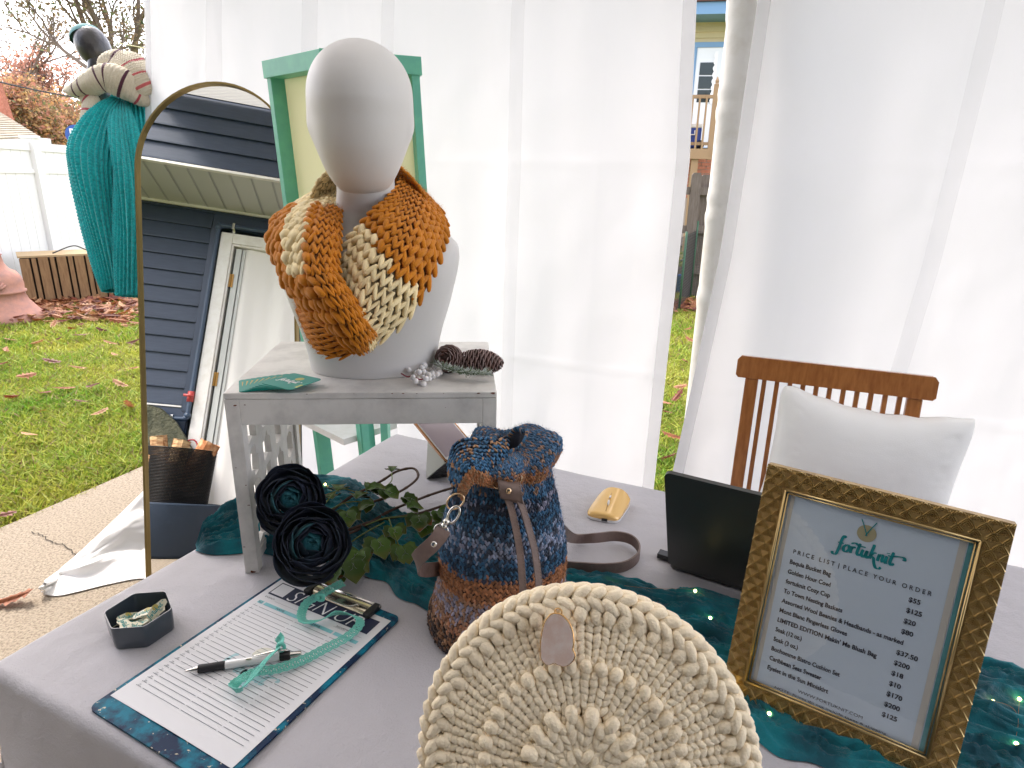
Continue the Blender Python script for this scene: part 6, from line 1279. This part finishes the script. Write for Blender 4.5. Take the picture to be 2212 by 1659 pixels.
bkd = CO+(rg2*np.sin(ag))[..., None]*CUu+(rg2*np.cos(ag))[..., None]*CE-(.035*np.sqrt(np.clip(1-(rg2/RR)**2, 0, 1))+.012+0*ag)[..., None]*CN; mb.grid(bkd, col=CRC*.8); mb.grid(np.stack([dp(rg2+0*ag, ag+0*rg2)[-1], bkd[-1]]), col=CRC*.7)
def stitch_at(r, a, Lr, Wr, tilt, hgt=1.0, jit=.0):
    """puff at polar place, long axis radial turned by tilt"""
    n = len(np.atleast_1d(a)); r = np.broadcast_to(r, (n,))+rgb.normal(0, .0004, n); a = np.asarray(a)+rgb.normal(0, .003, n); c = dp(r, a)
    er = np.sin(a)[:, None]*CUu+np.cos(a)[:, None]*CE; et = np.cos(a)[:, None]*CUu-np.sin(a)[:, None]*CE; er = er-CN*(.30*r/RR)[:, None]
    t = np.broadcast_to(tilt, (n,))+rgb.normal(0, .07, n); d = er*np.cos(t)[:, None]+et*np.sin(t)[:, None]
    W_ = Wr*rgb.uniform(.9, 1.12, n); puffs(mb, c+CN*(W_*.22*hgt)[:, None], d+CN*rgb.normal(0, .10, (n, 1)), np.tile(CN, (n, 1)), Lr*rgb.uniform(.93, 1.1, n), W_, W_*.95, CRC*rgb.uniform(.9, 1.07, (n, 1)))
def vband(r0, r1, ncol, nrow, fat=1.0, ph=0.):
    for j in range(nrow):
        r = r0+(r1-r0)*(j+.5)/nrow; a = (np.arange(ncol)+ph)*2*PI/ncol; w = 2*PI*r/ncol/2; L = (r1-r0)/nrow*1.68
        for s_ in (-1, 1): stitch_at(r, a+s_*w*.50/r, L, w*1.02*fat, s_*.46)
vband(.003, .019, 7, 2, 1.35); vband(.017, .042, 14, 3, 1.2); 
a = np.arange(17)*2*PI/17; stitch_at(.0460, a+.1, .0165, .0125, rgb.uniform(-.3, .3, 17), 1.25)
vband(.051, .080, 30, 5, 1.08)
a = np.arange(40)*2*PI/40; stitch_at(.0835, a-.05, .0130, .0118, rgb.uniform(-.35, .35, 40), 1.2)
vband(.087, .122, 48, 6, 1.08)
a = np.arange(60)*2*PI/60; stitch_at(.1262, a, .0165, .0122, rgb.uniform(-.2, .3, 60), 1.2)
for r_f, n_f in ((.0430, 30), (.0490, 34), (.0815, 64), (.0860, 66), (.1235, 92), (.1300, 96)):
    stitch_at(r_f, np.arange(n_f)*2*PI/n_f, .0085, .0088, rgb.uniform(-.5, .5, n_f), .0)
# plaited rim
nb = 66; a = np.arange(nb)*2*PI/nb; er = np.sin(a)[:, None]*CUu+np.cos(a)[:, None]*CE; et = np.cos(a)[:, None]*CUu-np.sin(a)[:, None]*CE
for s_, r_, l in ((1, RR-.0035, .42), (-1, RR-.0118, .40)):
    c = CO+er*r_+CN*(.0075 if s_ > 0 else .0115); d = et*1.0+er*(s_*.62)-CN*.10*s_; puffs(mb, c+rgb.normal(0, .0004, (nb, 3)), d, np.tile(CN, (nb, 1)), .0195, .0112, .0115, CRC*rgb.uniform(.92, 1.07, (nb, 1)))
c = CO+er*(RR-.001)-CN*.006; puffs(mb, c, et-CN*.5, er, .0185, .011, .011, CRC*rgb.uniform(.9, 1.05, (nb, 1)))
c = CO+er*(RR-.006)-CN*.018; puffs(mb, c, et+CN*.4, er, .0185, .012, .011, CRC*rgb.uniform(.9, 1.05, (nb, 1)), True)
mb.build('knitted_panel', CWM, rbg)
# agate pendant
pcx = np.array([(1190, 1328), (1178, 1345), (1171, 1375), (1169, 1405), (1172, 1424), (1184, 1434), (1198, 1430), (1206, 1434), (1222, 1437), (1235, 1428), (1241, 1415), (1236, 1402), (1238, 1388), (1236, 1365), (1228, 1345), (1214, 1330), (1202, 1326)])
pd0 = hit_n = None
def on_plane(px, py, o, n): d = ray(px, py); return CC+d*((o-CC)@n)/(d@n)
po = CO+CN*.030; PPp = np.array([on_plane(*q, po, CN) for q in pcx]); P2d = np.stack([(PPp-po)@CUu, (PPp-po)@CE], -1); cen2 = P2d.mean(0)
P2d = cr_pts(np.vstack([P2d, P2d[:1]]), 70)[:-1]
pen_ = thing('agate_pendant', po+CUu*cen2[0]+CE*cen2[1], 'pale blush agate slice pendant with a gilded edge on the cream bag', 'pendant')
mb = MB(); mb.prism([tuple(q) for q in P2d], po, CUu, CE, CN, .005); bevel(mb.build('agate_slice', mat('agate', (.74, .56, .48), .22, var=((.80, .68, .62), 90, .40, .62), coat=.7, subs=.2), pen_, smooth=False), .0012)
mb = MB(); E3 = po+P2d[:, :1]*CUu+P2d[:, 1:]*CE; mb.tube(E3, .0009, 6, closed=True, flat=1.4); mb.build('gilded_edge', mat('gilt', (.80, .48, .20), .22, 1.), pen_)
mb = MB(); t = np.linspace(0, 2*PI, 18, endpoint=False); cc_2 = on_plane(1206, 1322, po, CN); mb.tube([cc_2+CUu*.003*math.cos(q)+CE*.003*math.sin(q) for q in t], .0007, 5, closed=True); mb.build('bail', mat('gilt'), pen_)

# ---- gold picture frame with the price list
fx, fy_, fyaw, fphi, fw, fh, fb = .2764, .656, -.5942, .2449, .2451, .299, .0258
FU = A3(math.cos(fyaw), math.sin(fyaw), 0); fbk = A3(-FU[1], FU[0], 0); FE = Z3*math.cos(fphi)+fbk*math.sin(fphi); FN = np.cross(FU, FE); FN = FN if FN@(CC-A3(fx, fy_, .9)) > 0 else -FN; FO = A3(fx, fy_, .747)
frm = thing('picture_frame', FO+FU*fw/2, 'wide textured gold picture frame holding the printed price list', 'picture frame')
FGM = mat('antique_gold', (.50, .33, .12), .42, .5, var=((.34, .21, .075), 40, .38, .62), bump=[('n', 220, .0008)])
for nm, pl_ in (('bottom_rail', [(0, 0), (fw, 0), (fw-fb, fb), (fb, fb)]), ('top_rail', [(fb, fh-fb), (fw-fb, fh-fb), (fw, fh), (0, fh)]), ('side_rail', [(0, 0), (fb, fb), (fb, fh-fb), (0, fh)]), ('side_rail', [(fw, 0), (fw, fh), (fw-fb, fh-fb), (fw-fb, fb)])):
    mb = MB(); mb.prism(pl_, FO-FN*.009, FU, FE, FN, .018); mb.build(nm, FGM, frm, smooth=False)
# raised nested chevrons carved over the face
mb = MB(); pxx, pyy = .0158, .0092; RG = mat('gold_ridge', (.60, .44, .19), .36, .75, bump=[('n', 300, .0005)])
def inb(x, y): return 0 <= x <= fw and 0 <= y <= fh and not (fb-.0028 < x < fw-fb+.0028 and fb-.0028 < y < fh-fb+.0028)
j = 0; yy = -pyy
while yy < fh+pyy*2:
    xx = -pxx+(pxx/2 if j % 2 else 0)
    while xx < fw+pxx:
        for r_i in (1.0, .74, .48, .24):
            hw = pxx/2*r_i; top = pyy*1.0*r_i; prev = None; pts = []
            for s_ in np.linspace(-1, 1, 9): pts.append((xx+hw*s_, yy+top*(1-abs(s_)**1.25)-.0002))
            seg = [p for p in pts]
            for p, q in zip(seg[:-1], seg[1:]):
                if inb(*p) and inb(*q):
                    A0 = FO+FU*p[0]+FE*p[1]; B0 = FO+FU*q[0]+FE*q[1]; nv = np.array([-(q[1]-p[1]), q[0]-p[0]]); nv = nv/np.linalg.norm(nv)*(.00085 if r_i < 1 else .0008); w3 = FU*nv[0]+FE*nv[1]; h = FN*(.0017 if r_i < 1 else .0014)
                    mb.add([A0-w3, A0+w3, B0+w3, B0-w3, A0+h, B0+h], [(0, 3, 5, 4), (1, 4, 5, 2)], None)
        xx += pxx
    yy += pyy; j += 1
mb.build('carved_chevrons', RG, frm, smooth=False, kind='stuff')
for ins, w, h in ((fb, .0034, .0035), (fb+.0035, .0022, .001)):
    for s0_, s1_ in (((0, 0), (1, 0)), ((1, 0), (1, 1)), ((1, 1), (0, 1)), ((0, 1), (0, 0))):
        p = [(ins if q[0] == 0 else fw-ins, ins if q[1] == 0 else fh-ins) for q in (s0_, s1_)]; mb = MB(); mb.tube([FO+FU*p[0][0]+FE*p[0][1]+FN*h*.3, FO+FU*p[1][0]+FE*p[1][1]+FN*h*.3], w/2, 8, nrmv=FN); mb.build('inner_moulding', mat('bright_gold', (.55, .40, .18), .3, .9), frm)
iw, ih = fw-2*fb, fh-2*fb; IO = FO+FU*fb+FE*fb-FN*.004
mb = MB(); mb.prism([(0, 0), (iw, 0), (iw, ih), (0, ih)], IO, FU, FE, FN, .001); sheet = mb.build('price_sheet', mat('sheet_blue', (.60, .70, .80), .7), frm, smooth=False)
mb = MB(); mb.prism([(-.004, -.004), (iw+.004, -.004), (iw+.004, ih+.004), (-.004, ih+.004)], FO+FU*fb+FE*fb-FN*.017, FU, FE, FN, .003); mb.build('backing', mat('board_black', (.03, .03, .03), .8), frm, smooth=False)
def fpt(u, v): return IO+FU*u*iw+FE*(1-v)*ih
for u0, u1, m_ in ((.955, .992, mat('stripe_teal', (.10, .32, .34), .6)), (.915, .95, mat('stripe_cream', (.60, .58, .52), .6)), (.0, .022, mat('stripe_teal')), (.035, .058, mat('stripe_cream'))):
    mb = MB(); mb.add([fpt(u0, 1)+FN*.0009, fpt(u1, 1)+FN*.0009, fpt(u1, 0)+FN*.0009, fpt(u0, 0)+FN*.0009], [(0, 1, 2, 3)]); mb.build('printed_stripe', m_, sheet, smooth=False)
def fitted(body, u, v, capm, wid, m_, parent=sheet, o=None, U=FU, Vv=FE, N=FN, off=.0011, shear=0, right=False, weight=0.):
    t = text(body, capm/.69, (0, 0, 0), (1, 0, 0), (0, 1, 0), (0, 0, 1), m_, 'lettering', None, off=0, shear=shear, weight=weight)
    me = t.data; v_ = np.array([x.co[:] for x in me.vertices]); w = v_[:, 0].max()-v_[:, 0].min(); s_ = wid/w if wid else 1.; v_[:, 0] = (v_[:, 0]-v_[:, 0].min())*s_
    if right: v_[:, 0] -= v_[:, 0].max()
    W_ = o+v_[:, :1]*U+v_[:, 1:2]*Vv+N*off-np.array(wloc(parent)); me.vertices.foreach_set('co', W_.astype(np.float32).ravel()); me.update(); t.parent = parent; return t
rows = [('Bequia Bucket Bag', '$55', .235), ('Golden Hour Cowl', '$125', .245), ('fortuknit Cozy Cup', '$20', .255), ('To Town Nesting Baskets', '$80', .335), ('Assorted Wool Beanies & Headbands - as marked', '', .665), ('Mont Blanc Fingerless Gloves', '$37.50', .385), ('LIMITED EDITION Makin\' Me Blush Bag', '$200', .555), ('Soak (12 oz.)', '$18', .155), ('Soak (3 oz.)', '$10', .145), ('Bonhomme Bistro Cushion Set', '$170', .395), ('Caribbean Seas Sweater', '$200', .305), ('Eyelet in the Sun Miniskirt', '$125', .355)]
fitted('P R I C E   L I S T  |  P L A C E   Y O U R   O R D E R', 0, 0, .0050, .735*iw, TEXT, o=fpt(.112, .298), weight=.0001)
for k, (a_, b_, w) in enumerate(rows):
    v_ = .352+.0502*k; fitted(a_, 0, 0, .0052, w*iw, TEXT, o=fpt(.105, v_), weight=.0002)
    if b_: fitted(b_, 0, 0, .0052, None, TEXT, o=fpt(.748, v_), weight=.00018)
fitted('WWW.FORTUKNIT.COM', 0, 0, .0036, .36*iw, TEXT, o=fpt(.30, .957)); fitted('NOTE: Prices do not include taxes & shipping', 0, 0, .0026, .62*iw, TEXT, o=fpt(.17, .983))
logo(fpt(.345, .215), FU, FE, FN, .0083, mat('logo_teal', (.0, .25, .27), .6), sheet, off=.0012, w=.40)
mb = MB(); disc(mb, fpt(.475, .105), .0098, FU, FE, FN, .0010); mb.build('yarn_ball_print', mat('print_straw', (.42, .38, .22), .6), sheet, smooth=False)
mb = MB()
for s_ in (-1, 1): ribbon(mb, [(0, -.003), (s_*.004, .006), (s_*.0088, .0155)], .0011, fpt(.475, .105)+FU*s_*-.001, FU, FE, FN, .0014, thin=1)
mb.build('needles_print', mat('logo_teal'), sheet, smooth=False)
GLS = bpy.data.materials.new('picture_glass'); GLS.use_nodes = True; nt = GLS.node_tree; nt.nodes.remove(nt.nodes['Principled BSDF']); gl = nt.nodes.new('ShaderNodeBsdfGlossy'); gl.inputs['Roughness'].default_value = .03; tp = nt.nodes.new('ShaderNodeBsdfTransparent'); fw_ = nt.nodes.new('ShaderNodeLayerWeight'); pwn = nt.nodes.new('ShaderNodeMath'); pwn.operation = 'POWER'; pwn.inputs[1].default_value = 3.5; nt.links.new(fw_.outputs['Facing'], pwn.inputs[0]); fre = nt.nodes.new('ShaderNodeMath'); fre.operation = 'MULTIPLY_ADD'; fre.inputs[1].default_value = .6; fre.inputs[2].default_value = .07; nt.links.new(pwn.outputs[0], fre.inputs[0]); ms = nt.nodes.new('ShaderNodeMixShader')
nt.links.new(fre.outputs[0], ms.inputs['Fac']); nt.links.new(tp.outputs['BSDF'], ms.inputs[1]); nt.links.new(gl.outputs['BSDF'], ms.inputs[2]); nt.links.new(ms.outputs['Shader'], nt.nodes['Material Output'].inputs['Surface'])
mb = MB(); mb.add([IO+FN*.0035+FU*.001+FE*.001, IO+FN*.0035+FU*(iw-.001)+FE*.001, IO+FN*.0035+FU*(iw-.001)+FE*(ih-.001), IO+FN*.0035+FU*.001+FE*(ih-.001)], [(0, 1, 2, 3)] if np.dot(np.cross(FU, FE), FN) > 0 else [(3, 2, 1, 0)]); mb.build('glass', GLS, frm, smooth=False)
mb = MB(); q = FO+FU*fw/2+FE*.16-FN*.020; mb.beam(q, A3(q[0], q[1], ZT+.01)+fbk*.07, .05, .003, FU); mb.build('easel_leg', mat('board_black'), frm, smooth=False)

# ---- clipboard with sign-up sheet
pa = rad(-27.06); KU = A3(math.cos(pa), math.sin(pa), 0); KV = A3(-math.sin(pa), math.cos(pa), 0); KO = A3(-.4889, .6285, ZT)
clp = thing('clipboard', KO, 'teal and navy marbled clipboard carrying the sign up sheet', 'clipboard')
KBM = mat('marbled_teal', (.006, .022, .065), .55, var=((.0, .17, .26), 40, .44, .62), spec=.2)
nt = KBM.node_tree; nt_n = nt.nodes; t2 = nt_n.new('ShaderNodeTexNoise'); t2.inputs['Scale'].default_value = 150; t2.inputs['Detail'].default_value = 3; r2_ = nt_n.new('ShaderNodeMapRange'); r2_.inputs['From Min'].default_value = .66; r2_.inputs['From Max'].default_value = .70; m2 = nt_n.new('ShaderNodeMixRGB'); m2.inputs['Color2'].default_value = (.62, .56, .42, 1)
b_ = nt_n['Principled BSDF']; lk = b_.inputs['Base Color'].links[0]; nt.links.new(lk.from_socket, m2.inputs['Color1']); nt.links.new(t2.outputs['Fac'], r2_.inputs['Value']); nt.links.new(r2_.outputs['Result'], m2.inputs['Fac']); nt.links.new(m2.outputs['Color'], b_.inputs['Base Color']); tcn = nt_n.new('ShaderNodeTexCoord'); nt.links.new(tcn.outputs['Object'], t2.inputs['Vector'])
mb = MB(); mb.prism(rrect(.2286, .318, .010, 5, -.0055, -.024), KO+Z3*.003, KU, KV, Z3, .003); bevel(mb.build('board', KBM, clp, smooth=False), .0006)
sht = thing('signup_sheet', KO+Z3*.006, 'white printed sign up sheet with ruled lines clipped to the board', 'paper')
PW, PH = .2159, .2794
n1, n2 = 30, 40; uu, vv = np.meshgrid(np.linspace(0, 1, n1), np.linspace(0, 1, n2), indexing='ij')
pz = .0050+.0016*(1-np.sin(PI*np.clip(vv*1.0, 0, 1)))*0+.0012*np.clip(.08-vv, 0, 1)/.08*np.sin(uu*3)**2
Pp = KO+(uu*PW)[..., None]*KU+(vv*PH)[..., None]*KV+pz[..., None]*Z3; mb = MB(); mb.slabgrid(Pp, .0003); pap = mb.build('paper_sheet', mat('paper', (.74, .74, .76), .7), sht)
def kp_(a_, b_): return KO+KU*a_*PW+KV*b_*PH+Z3*.0056
def kq(mb, a0_, a1_, b0_, b1_, off=.0): mb.add([kp_(a0_, b0_)+Z3*off, kp_(a1_, b0_)+Z3*off, kp_(a1_, b1_)+Z3*off, kp_(a0_, b1_)+Z3*off], [(0, 1, 2, 3)])
NV = mat('print_navy', (.012, .018, .055), .6); LTE = mat('print_aqua', (.24, .56, .60), .6); GRY = mat('print_line', (.10, .11, .14), .6)
mb = MB(); kq(mb, .045, .945, .855, .965); mb.build('banner', NV, pap, smooth=False); mb = MB(); kq(mb, .055, .175, .866, .957, .0003); mb.build('blank_square', mat('paper'), pap, smooth=False)
fitted('SIGN UP', 0, 0, .0262, .63*PW, WHT, pap, o=kp_(.21, .860), U=KU, Vv=KV, N=Z3, off=.0003, shear=.25, weight=-.0006)
mb = MB()
for a0_, a1_ in ((.055, .10), (.115, .43), (.445, .735), (.75, .945)): kq(mb, a0_, a1_, .772, .795)
mb.build('column_header', LTE, pap, smooth=False)
for s_, x_, w_ in (('NO', .06, .032), ('NAME', .23, .075), ('EMAIL', .55, .085), ('PHONE', .81, .09)): fitted(s_, 0, 0, .0034, w_*PW, TEXT, pap, o=kp_(x_, .777), U=KU, Vv=KV, N=Z3, off=.0003)
fitted('EVENT:', 0, 0, .003, .09*PW, TEXT, pap, o=kp_(.06, .825), U=KU, Vv=KV, N=Z3, off=.0003); fitted('NOVEMBER', 0, 0, .003, .13*PW, TEXT, pap, o=kp_(.72, .825), U=KU, Vv=KV, N=Z3, off=.0003)
mb = MB(); kq(mb, .16, .46, .8215, .8225); kq(mb, .70, .94, .8215, .8225)
for k in range(25):
    b_l = .748-.0273*k
    for a0_, a1_ in ((.05, .095), (.11, .43), (.445, .735), (.75, .945)): kq(mb, a0_, a1_, b_l, b_l+.0021)
mb.build('ruled_lines', GRY, pap, smooth=False)
for k in range(25): fitted(str(k+1), 0, 0, .0028, None, GRY, pap, o=kp_(.062, .7515-.0273*k), U=KU, Vv=KV, N=Z3, off=.0001)
logo(kp_(.33, .36), KU, KV, Z3, .0115, mat('watermark_aqua', (.45, .68, .72), .7), pap, off=-.0002, w=.45, name='watermark')
mb = MB(); disc(mb, kp_(.50, .50), .014, KU, KV, Z3, -.0002); mb.build('watermark_ball', mat('watermark_straw', (.70, .69, .60), .7), pap, smooth=False)
# metal clip
kc = KO+KU*.123+KV*.281
kl = MB(); prof_ = [(-.012, .005), (-.011, .010), (-.004, .013), (.004, .0125), (.011, .009), (.016, .006)]
G_ = np.array([[kc+KU*s_*.062+KV*b_+Z3*c_ for b_, c_ in prof_] for s_ in np.linspace(-1, 1, 12)]); kl.slabgrid(G_, .0008); kl.build('clip_plate', mat('clip_brass', (.62, .56, .44), .2, 1.), clp)
kl = MB(); kl.tube([kc-KU*.064+KV*.010+Z3*.0105, kc+KU*.064+KV*.010+Z3*.0105], .0032, 10); kl.tube(cr_pts([kc-KU*.035-KV*.004+Z3*.014, kc-KU*.02-KV*.014+Z3*.013, kc+KU*.02-KV*.014+Z3*.013, kc+KU*.035-KV*.004+Z3*.014], 24), .0012, 6); kl.build('clip_spring', SILVER, clp)
for s_ in (-1, 1): kl = MB(); kl.box(kc+KU*s_*.058-KV*.002+Z3*.010, (.012, .030, .008), KU); bevel(kl.build('rubber_corner', BLACKP, clp, smooth=False), .002)
# pen
p0, p1 = T(399, 1450, .750), T(651, 1411, .752); pdv = nrm(p1-p0); pL = np.linalg.norm(p1-p0); pen = thing('ballpoint_pen', (p0+p1)/2, 'white ballpoint pen with black grip and silver tip lying on the sheet', 'pen')
px1 = nrm(np.cross(pdv, Z3)); py1 = np.cross(px1, pdv)
def plathe(nm, pr, m_): mb = MB(); mb.lathe([(r, z*pL) for z, r in pr], 20, p0, px1, py1, pdv); return mb.build(nm, m_, pen, auto=45)
plathe('tip', [(0, .0007), (.02, .0012), (.11, .0040), (.112, .0040)], SILVER); plathe('grip', [(.112, .0052), (.13, .0056), (.21, .0053), (.33, .0056), (.342, .0053)], mat('rubber_black', (.012, .012, .014), .6, bump=[('n', 200, .0006)]))
plathe('barrel', [(.342, .0054), (.345, .0057), (.80, .0054), (.81, .0052)], mat('white_gloss_pen', (.78, .78, .78), .18, coat=.6)); plathe('collar', [(.81, .0058), (.815, .0060), (.89, .0060), (.90, .0054)], BLACKP); plathe('plunger', [(.90, .0036), (.91, .0038), (.985, .0037), (1.0, .0030)], SILVER)
mb = MB(); mb.tube(cr_pts([p0+pdv*pL*.88+Z3*.009, p0+pdv*pL*.80+Z3*.0105, p0+pdv*pL*.70+Z3*.009, p0+pdv*pL*.58+Z3*.0072], 20), [.0022]*14+[.0018, .0016, .0015, .0013, .0010, .0006], 8, flat=.55); mb.build('pocket_clip', SILVER, pen)
mb = MB(); disc(mb, p0+pdv*pL*.56+Z3*.0048-px1*-.0022*0+(-nrm(A3(.4, 1, 0)))*.0030, .0036, pdv, nrm(py1*.75-px1*(1 if px1[1] > 0 else -1)*.6), nrm(Z3-A3(.2, .6, 0)*1.0), .0014); mb.build('printed_logo', mat('print_ochre', (.55, .45, .12), .5), pen, smooth=False)
# lace ribbon
lace = thing('lace_ribbon', T(640, 1400, ZT+.006), 'mint crocheted lace ribbon tying the pen to the clip', 'ribbon')
LCM = mat('mint_lace', (.16, .60, .50), .8, sheen=.3); zl = ZT+.0085
LP = [(742, 1258, .022), (715, 1272, .022), (690, 1287, .020), (665, 1300, .016), (652, 1322, .008), (656, 1342, .007), (690, 1340, .006), (726, 1324, .010), (764, 1330, .010), (778, 1346, .008), (752, 1374, .006), (700, 1402, .005), (655, 1425, .004), (600, 1444, .005), (550, 1452, .006), (515, 1470, .005), (502, 1487, .004), (520, 1488, .010), (545, 1462, .014), (575, 1425, .018), (600, 1400, .016), (607, 1385, .012), (600, 1374, .014)]
P = cr_pts(np.array([T(x_, y_, zl+h) for x_, y_, h in LP]), 420); tg = np.gradient(P, axis=0); tg /= np.linalg.norm(tg, axis=1)[:, None]; tw = np.interp(np.linspace(0, 1, 420), [0, .25, .32, .42, .55, .68, .74, .82, 1], [.4, .3, 1.1, .2, .5, .1, 1.2, .5, .9])
sdv = np.cross(tg, Z3); sdv /= np.linalg.norm(sdv, axis=1)[:, None]; up3 = np.cross(sdv, tg); Wd = sdv*np.cos(tw)[:, None]+up3*np.sin(tw)[:, None]; hw = .0058
mb = MB(); k = np.arange(420)
for off_ in (-hw, -hw*.55, hw*.55, hw): mb.tube(P+Wd*off_*(1+.10*np.sin(k*1.1))[:, None], .00075, 4)
zig = np.where((k//2) % 2 == 0, -1, 1)[:, None]; mb.tube(P+Wd*hw*zig*.9, .0006, 4); mb.tube(P-Wd*hw*zig*.9, .0006, 4); mb.tube(P+Wd*hw*.5*np.sin(k*1.57)[:, None], .0008, 4)
mb.build('lace_band', LCM, lace, kind='stuff')
mb = MB(); a_ = np.linspace(0, 4*PI, 40); kc2 = T(692, 1290, zl+.020); mb.tube([kc2+.0045*(A3(1, 0, 0)*math.cos(t)+A3(0, .3, 1)*math.sin(t))+A3(.0015*math.sin(t*1.5), 0, 0) for t in a_], .0024, 6); kc3 = T(607, 1398, zl+.016); mb.tube([kc3+.0045*(A3(1, 0, 0)*math.cos(t)+A3(0, .3, 1)*math.sin(t)) for t in a_], .0024, 6); mb.build('knot', LCM, lace)

# ---- small octagonal dish with stickers
dz_ = .775; rim = np.array([T(*q, dz_)[:2] for q in [(223, 1322), (289, 1281), (359, 1276), (373, 1314), (311, 1354), (239, 1359)]]); cen = rim.mean(0)
def rnd(poly, r=.16, n=4):
    out = []; m_ = len(poly)
    for i in range(m_):
        p, c_, q_ = poly[i-1], poly[i], poly[(i+1) % m_]; a_ = c_+(p-c_)*r; b_ = c_+(q_-c_)*r
        for t in np.linspace(0, 1, n): out.append((1-t)**2*a_+2*t*(1-t)*c_+t*t*b_)
    return np.array(out)
dsh = thing('sticker_dish', A3(cen[0], cen[1], ZT), 'small charcoal blue six sided ceramic dish of stickers at the table edge', 'dish'); DSM = mat('slate_glaze', (.035, .048, .062), .3, coat=.5, bump=[('n', 40, .0008)])
ro = rnd(rim, .12, 5); f = lambda P_, s_, z: np.array([A3(*(cen+(p-cen)*s_), z) for p in P_])
mb = MB(); lv_ = [f(ro, .93, ZT), f(ro, .965, ZT+.002), f(ro, .985, ZT+.012), f(ro, 1.0, dz_-.002), f(ro, .99, dz_), f(ro, .965, dz_), f(ro, .955, dz_-.002), f(ro, .93, ZT+.006), f(ro, .90, ZT+.0045), f(ro, .02, ZT+.004)]; mb.grid(np.array(lv_), cv=True); mb.grid(np.array([f(ro, .02, ZT), f(ro, .93, ZT)]), cv=True); mb.build('bowl', DSM, dsh, auto=50)
STK = mat('sticker_cream', (.78, .74, .56), .35); r5 = np.random.default_rng(21)
sp = [(262, 1345, .35), (285, 1342, -.3), (300, 1330, .8), (318, 1340, .2), (278, 1332, 1.3), (305, 1345, -.7), (330, 1330, 1.0), (292, 1352, .1), (315, 1322, .5), (270, 1352, -1.0), (338, 1318, 1.15)]
for k, (px, py, ya) in enumerate(sp):
    p = T(px, py, ZT+.009+.0019*k); ya += r5.normal(0, .15); U = nrm(A3(math.cos(ya), math.sin(ya), r5.normal(0, .22))); Vv = nrm(A3(-math.sin(ya), math.cos(ya), r5.normal(0, .22))); N = np.cross(U, Vv)
    t_ = thing('logo_sticker', p, 'small die cut cream sticker with teal lettering in the heap of the dish' if k < 10 else 'teal and cream lettered sticker standing up against the rim of the dish', 'sticker', 'die cut stickers heaped in the dish')
    if k == 10: U = nrm(A3(.5, .6, .55)); Vv = nrm(np.cross(A3(.2, -.8, .6), U)); N = np.cross(U, Vv)
    pl_ = [(-.017, -.004), (-.014, -.0065), (-.006, -.005), (.002, -.0075), (.008, -.0055), (.016, -.004), (.018, .001), (.014, .005), (.006, .0065), (.001, .0085), (-.005, .007), (-.012, .0055), (-.0165, .002)]
    mb = MB(); mb.prism(pl_, p, U, Vv, N, .0006); mb.build('vinyl', STK, t_, smooth=False); logo(p-U*.013-Vv*.002, U, Vv, N, .0034, TEALINK, t_, off=.0006, w=.30)
    if k % 2 == 0: mb = MB(); disc(mb, p+U*.002+Vv*.004, .0042, U, Vv, N, .0005, 14); mb.build('yarn_ball_print', mat('print_ochre'), t_, smooth=False)
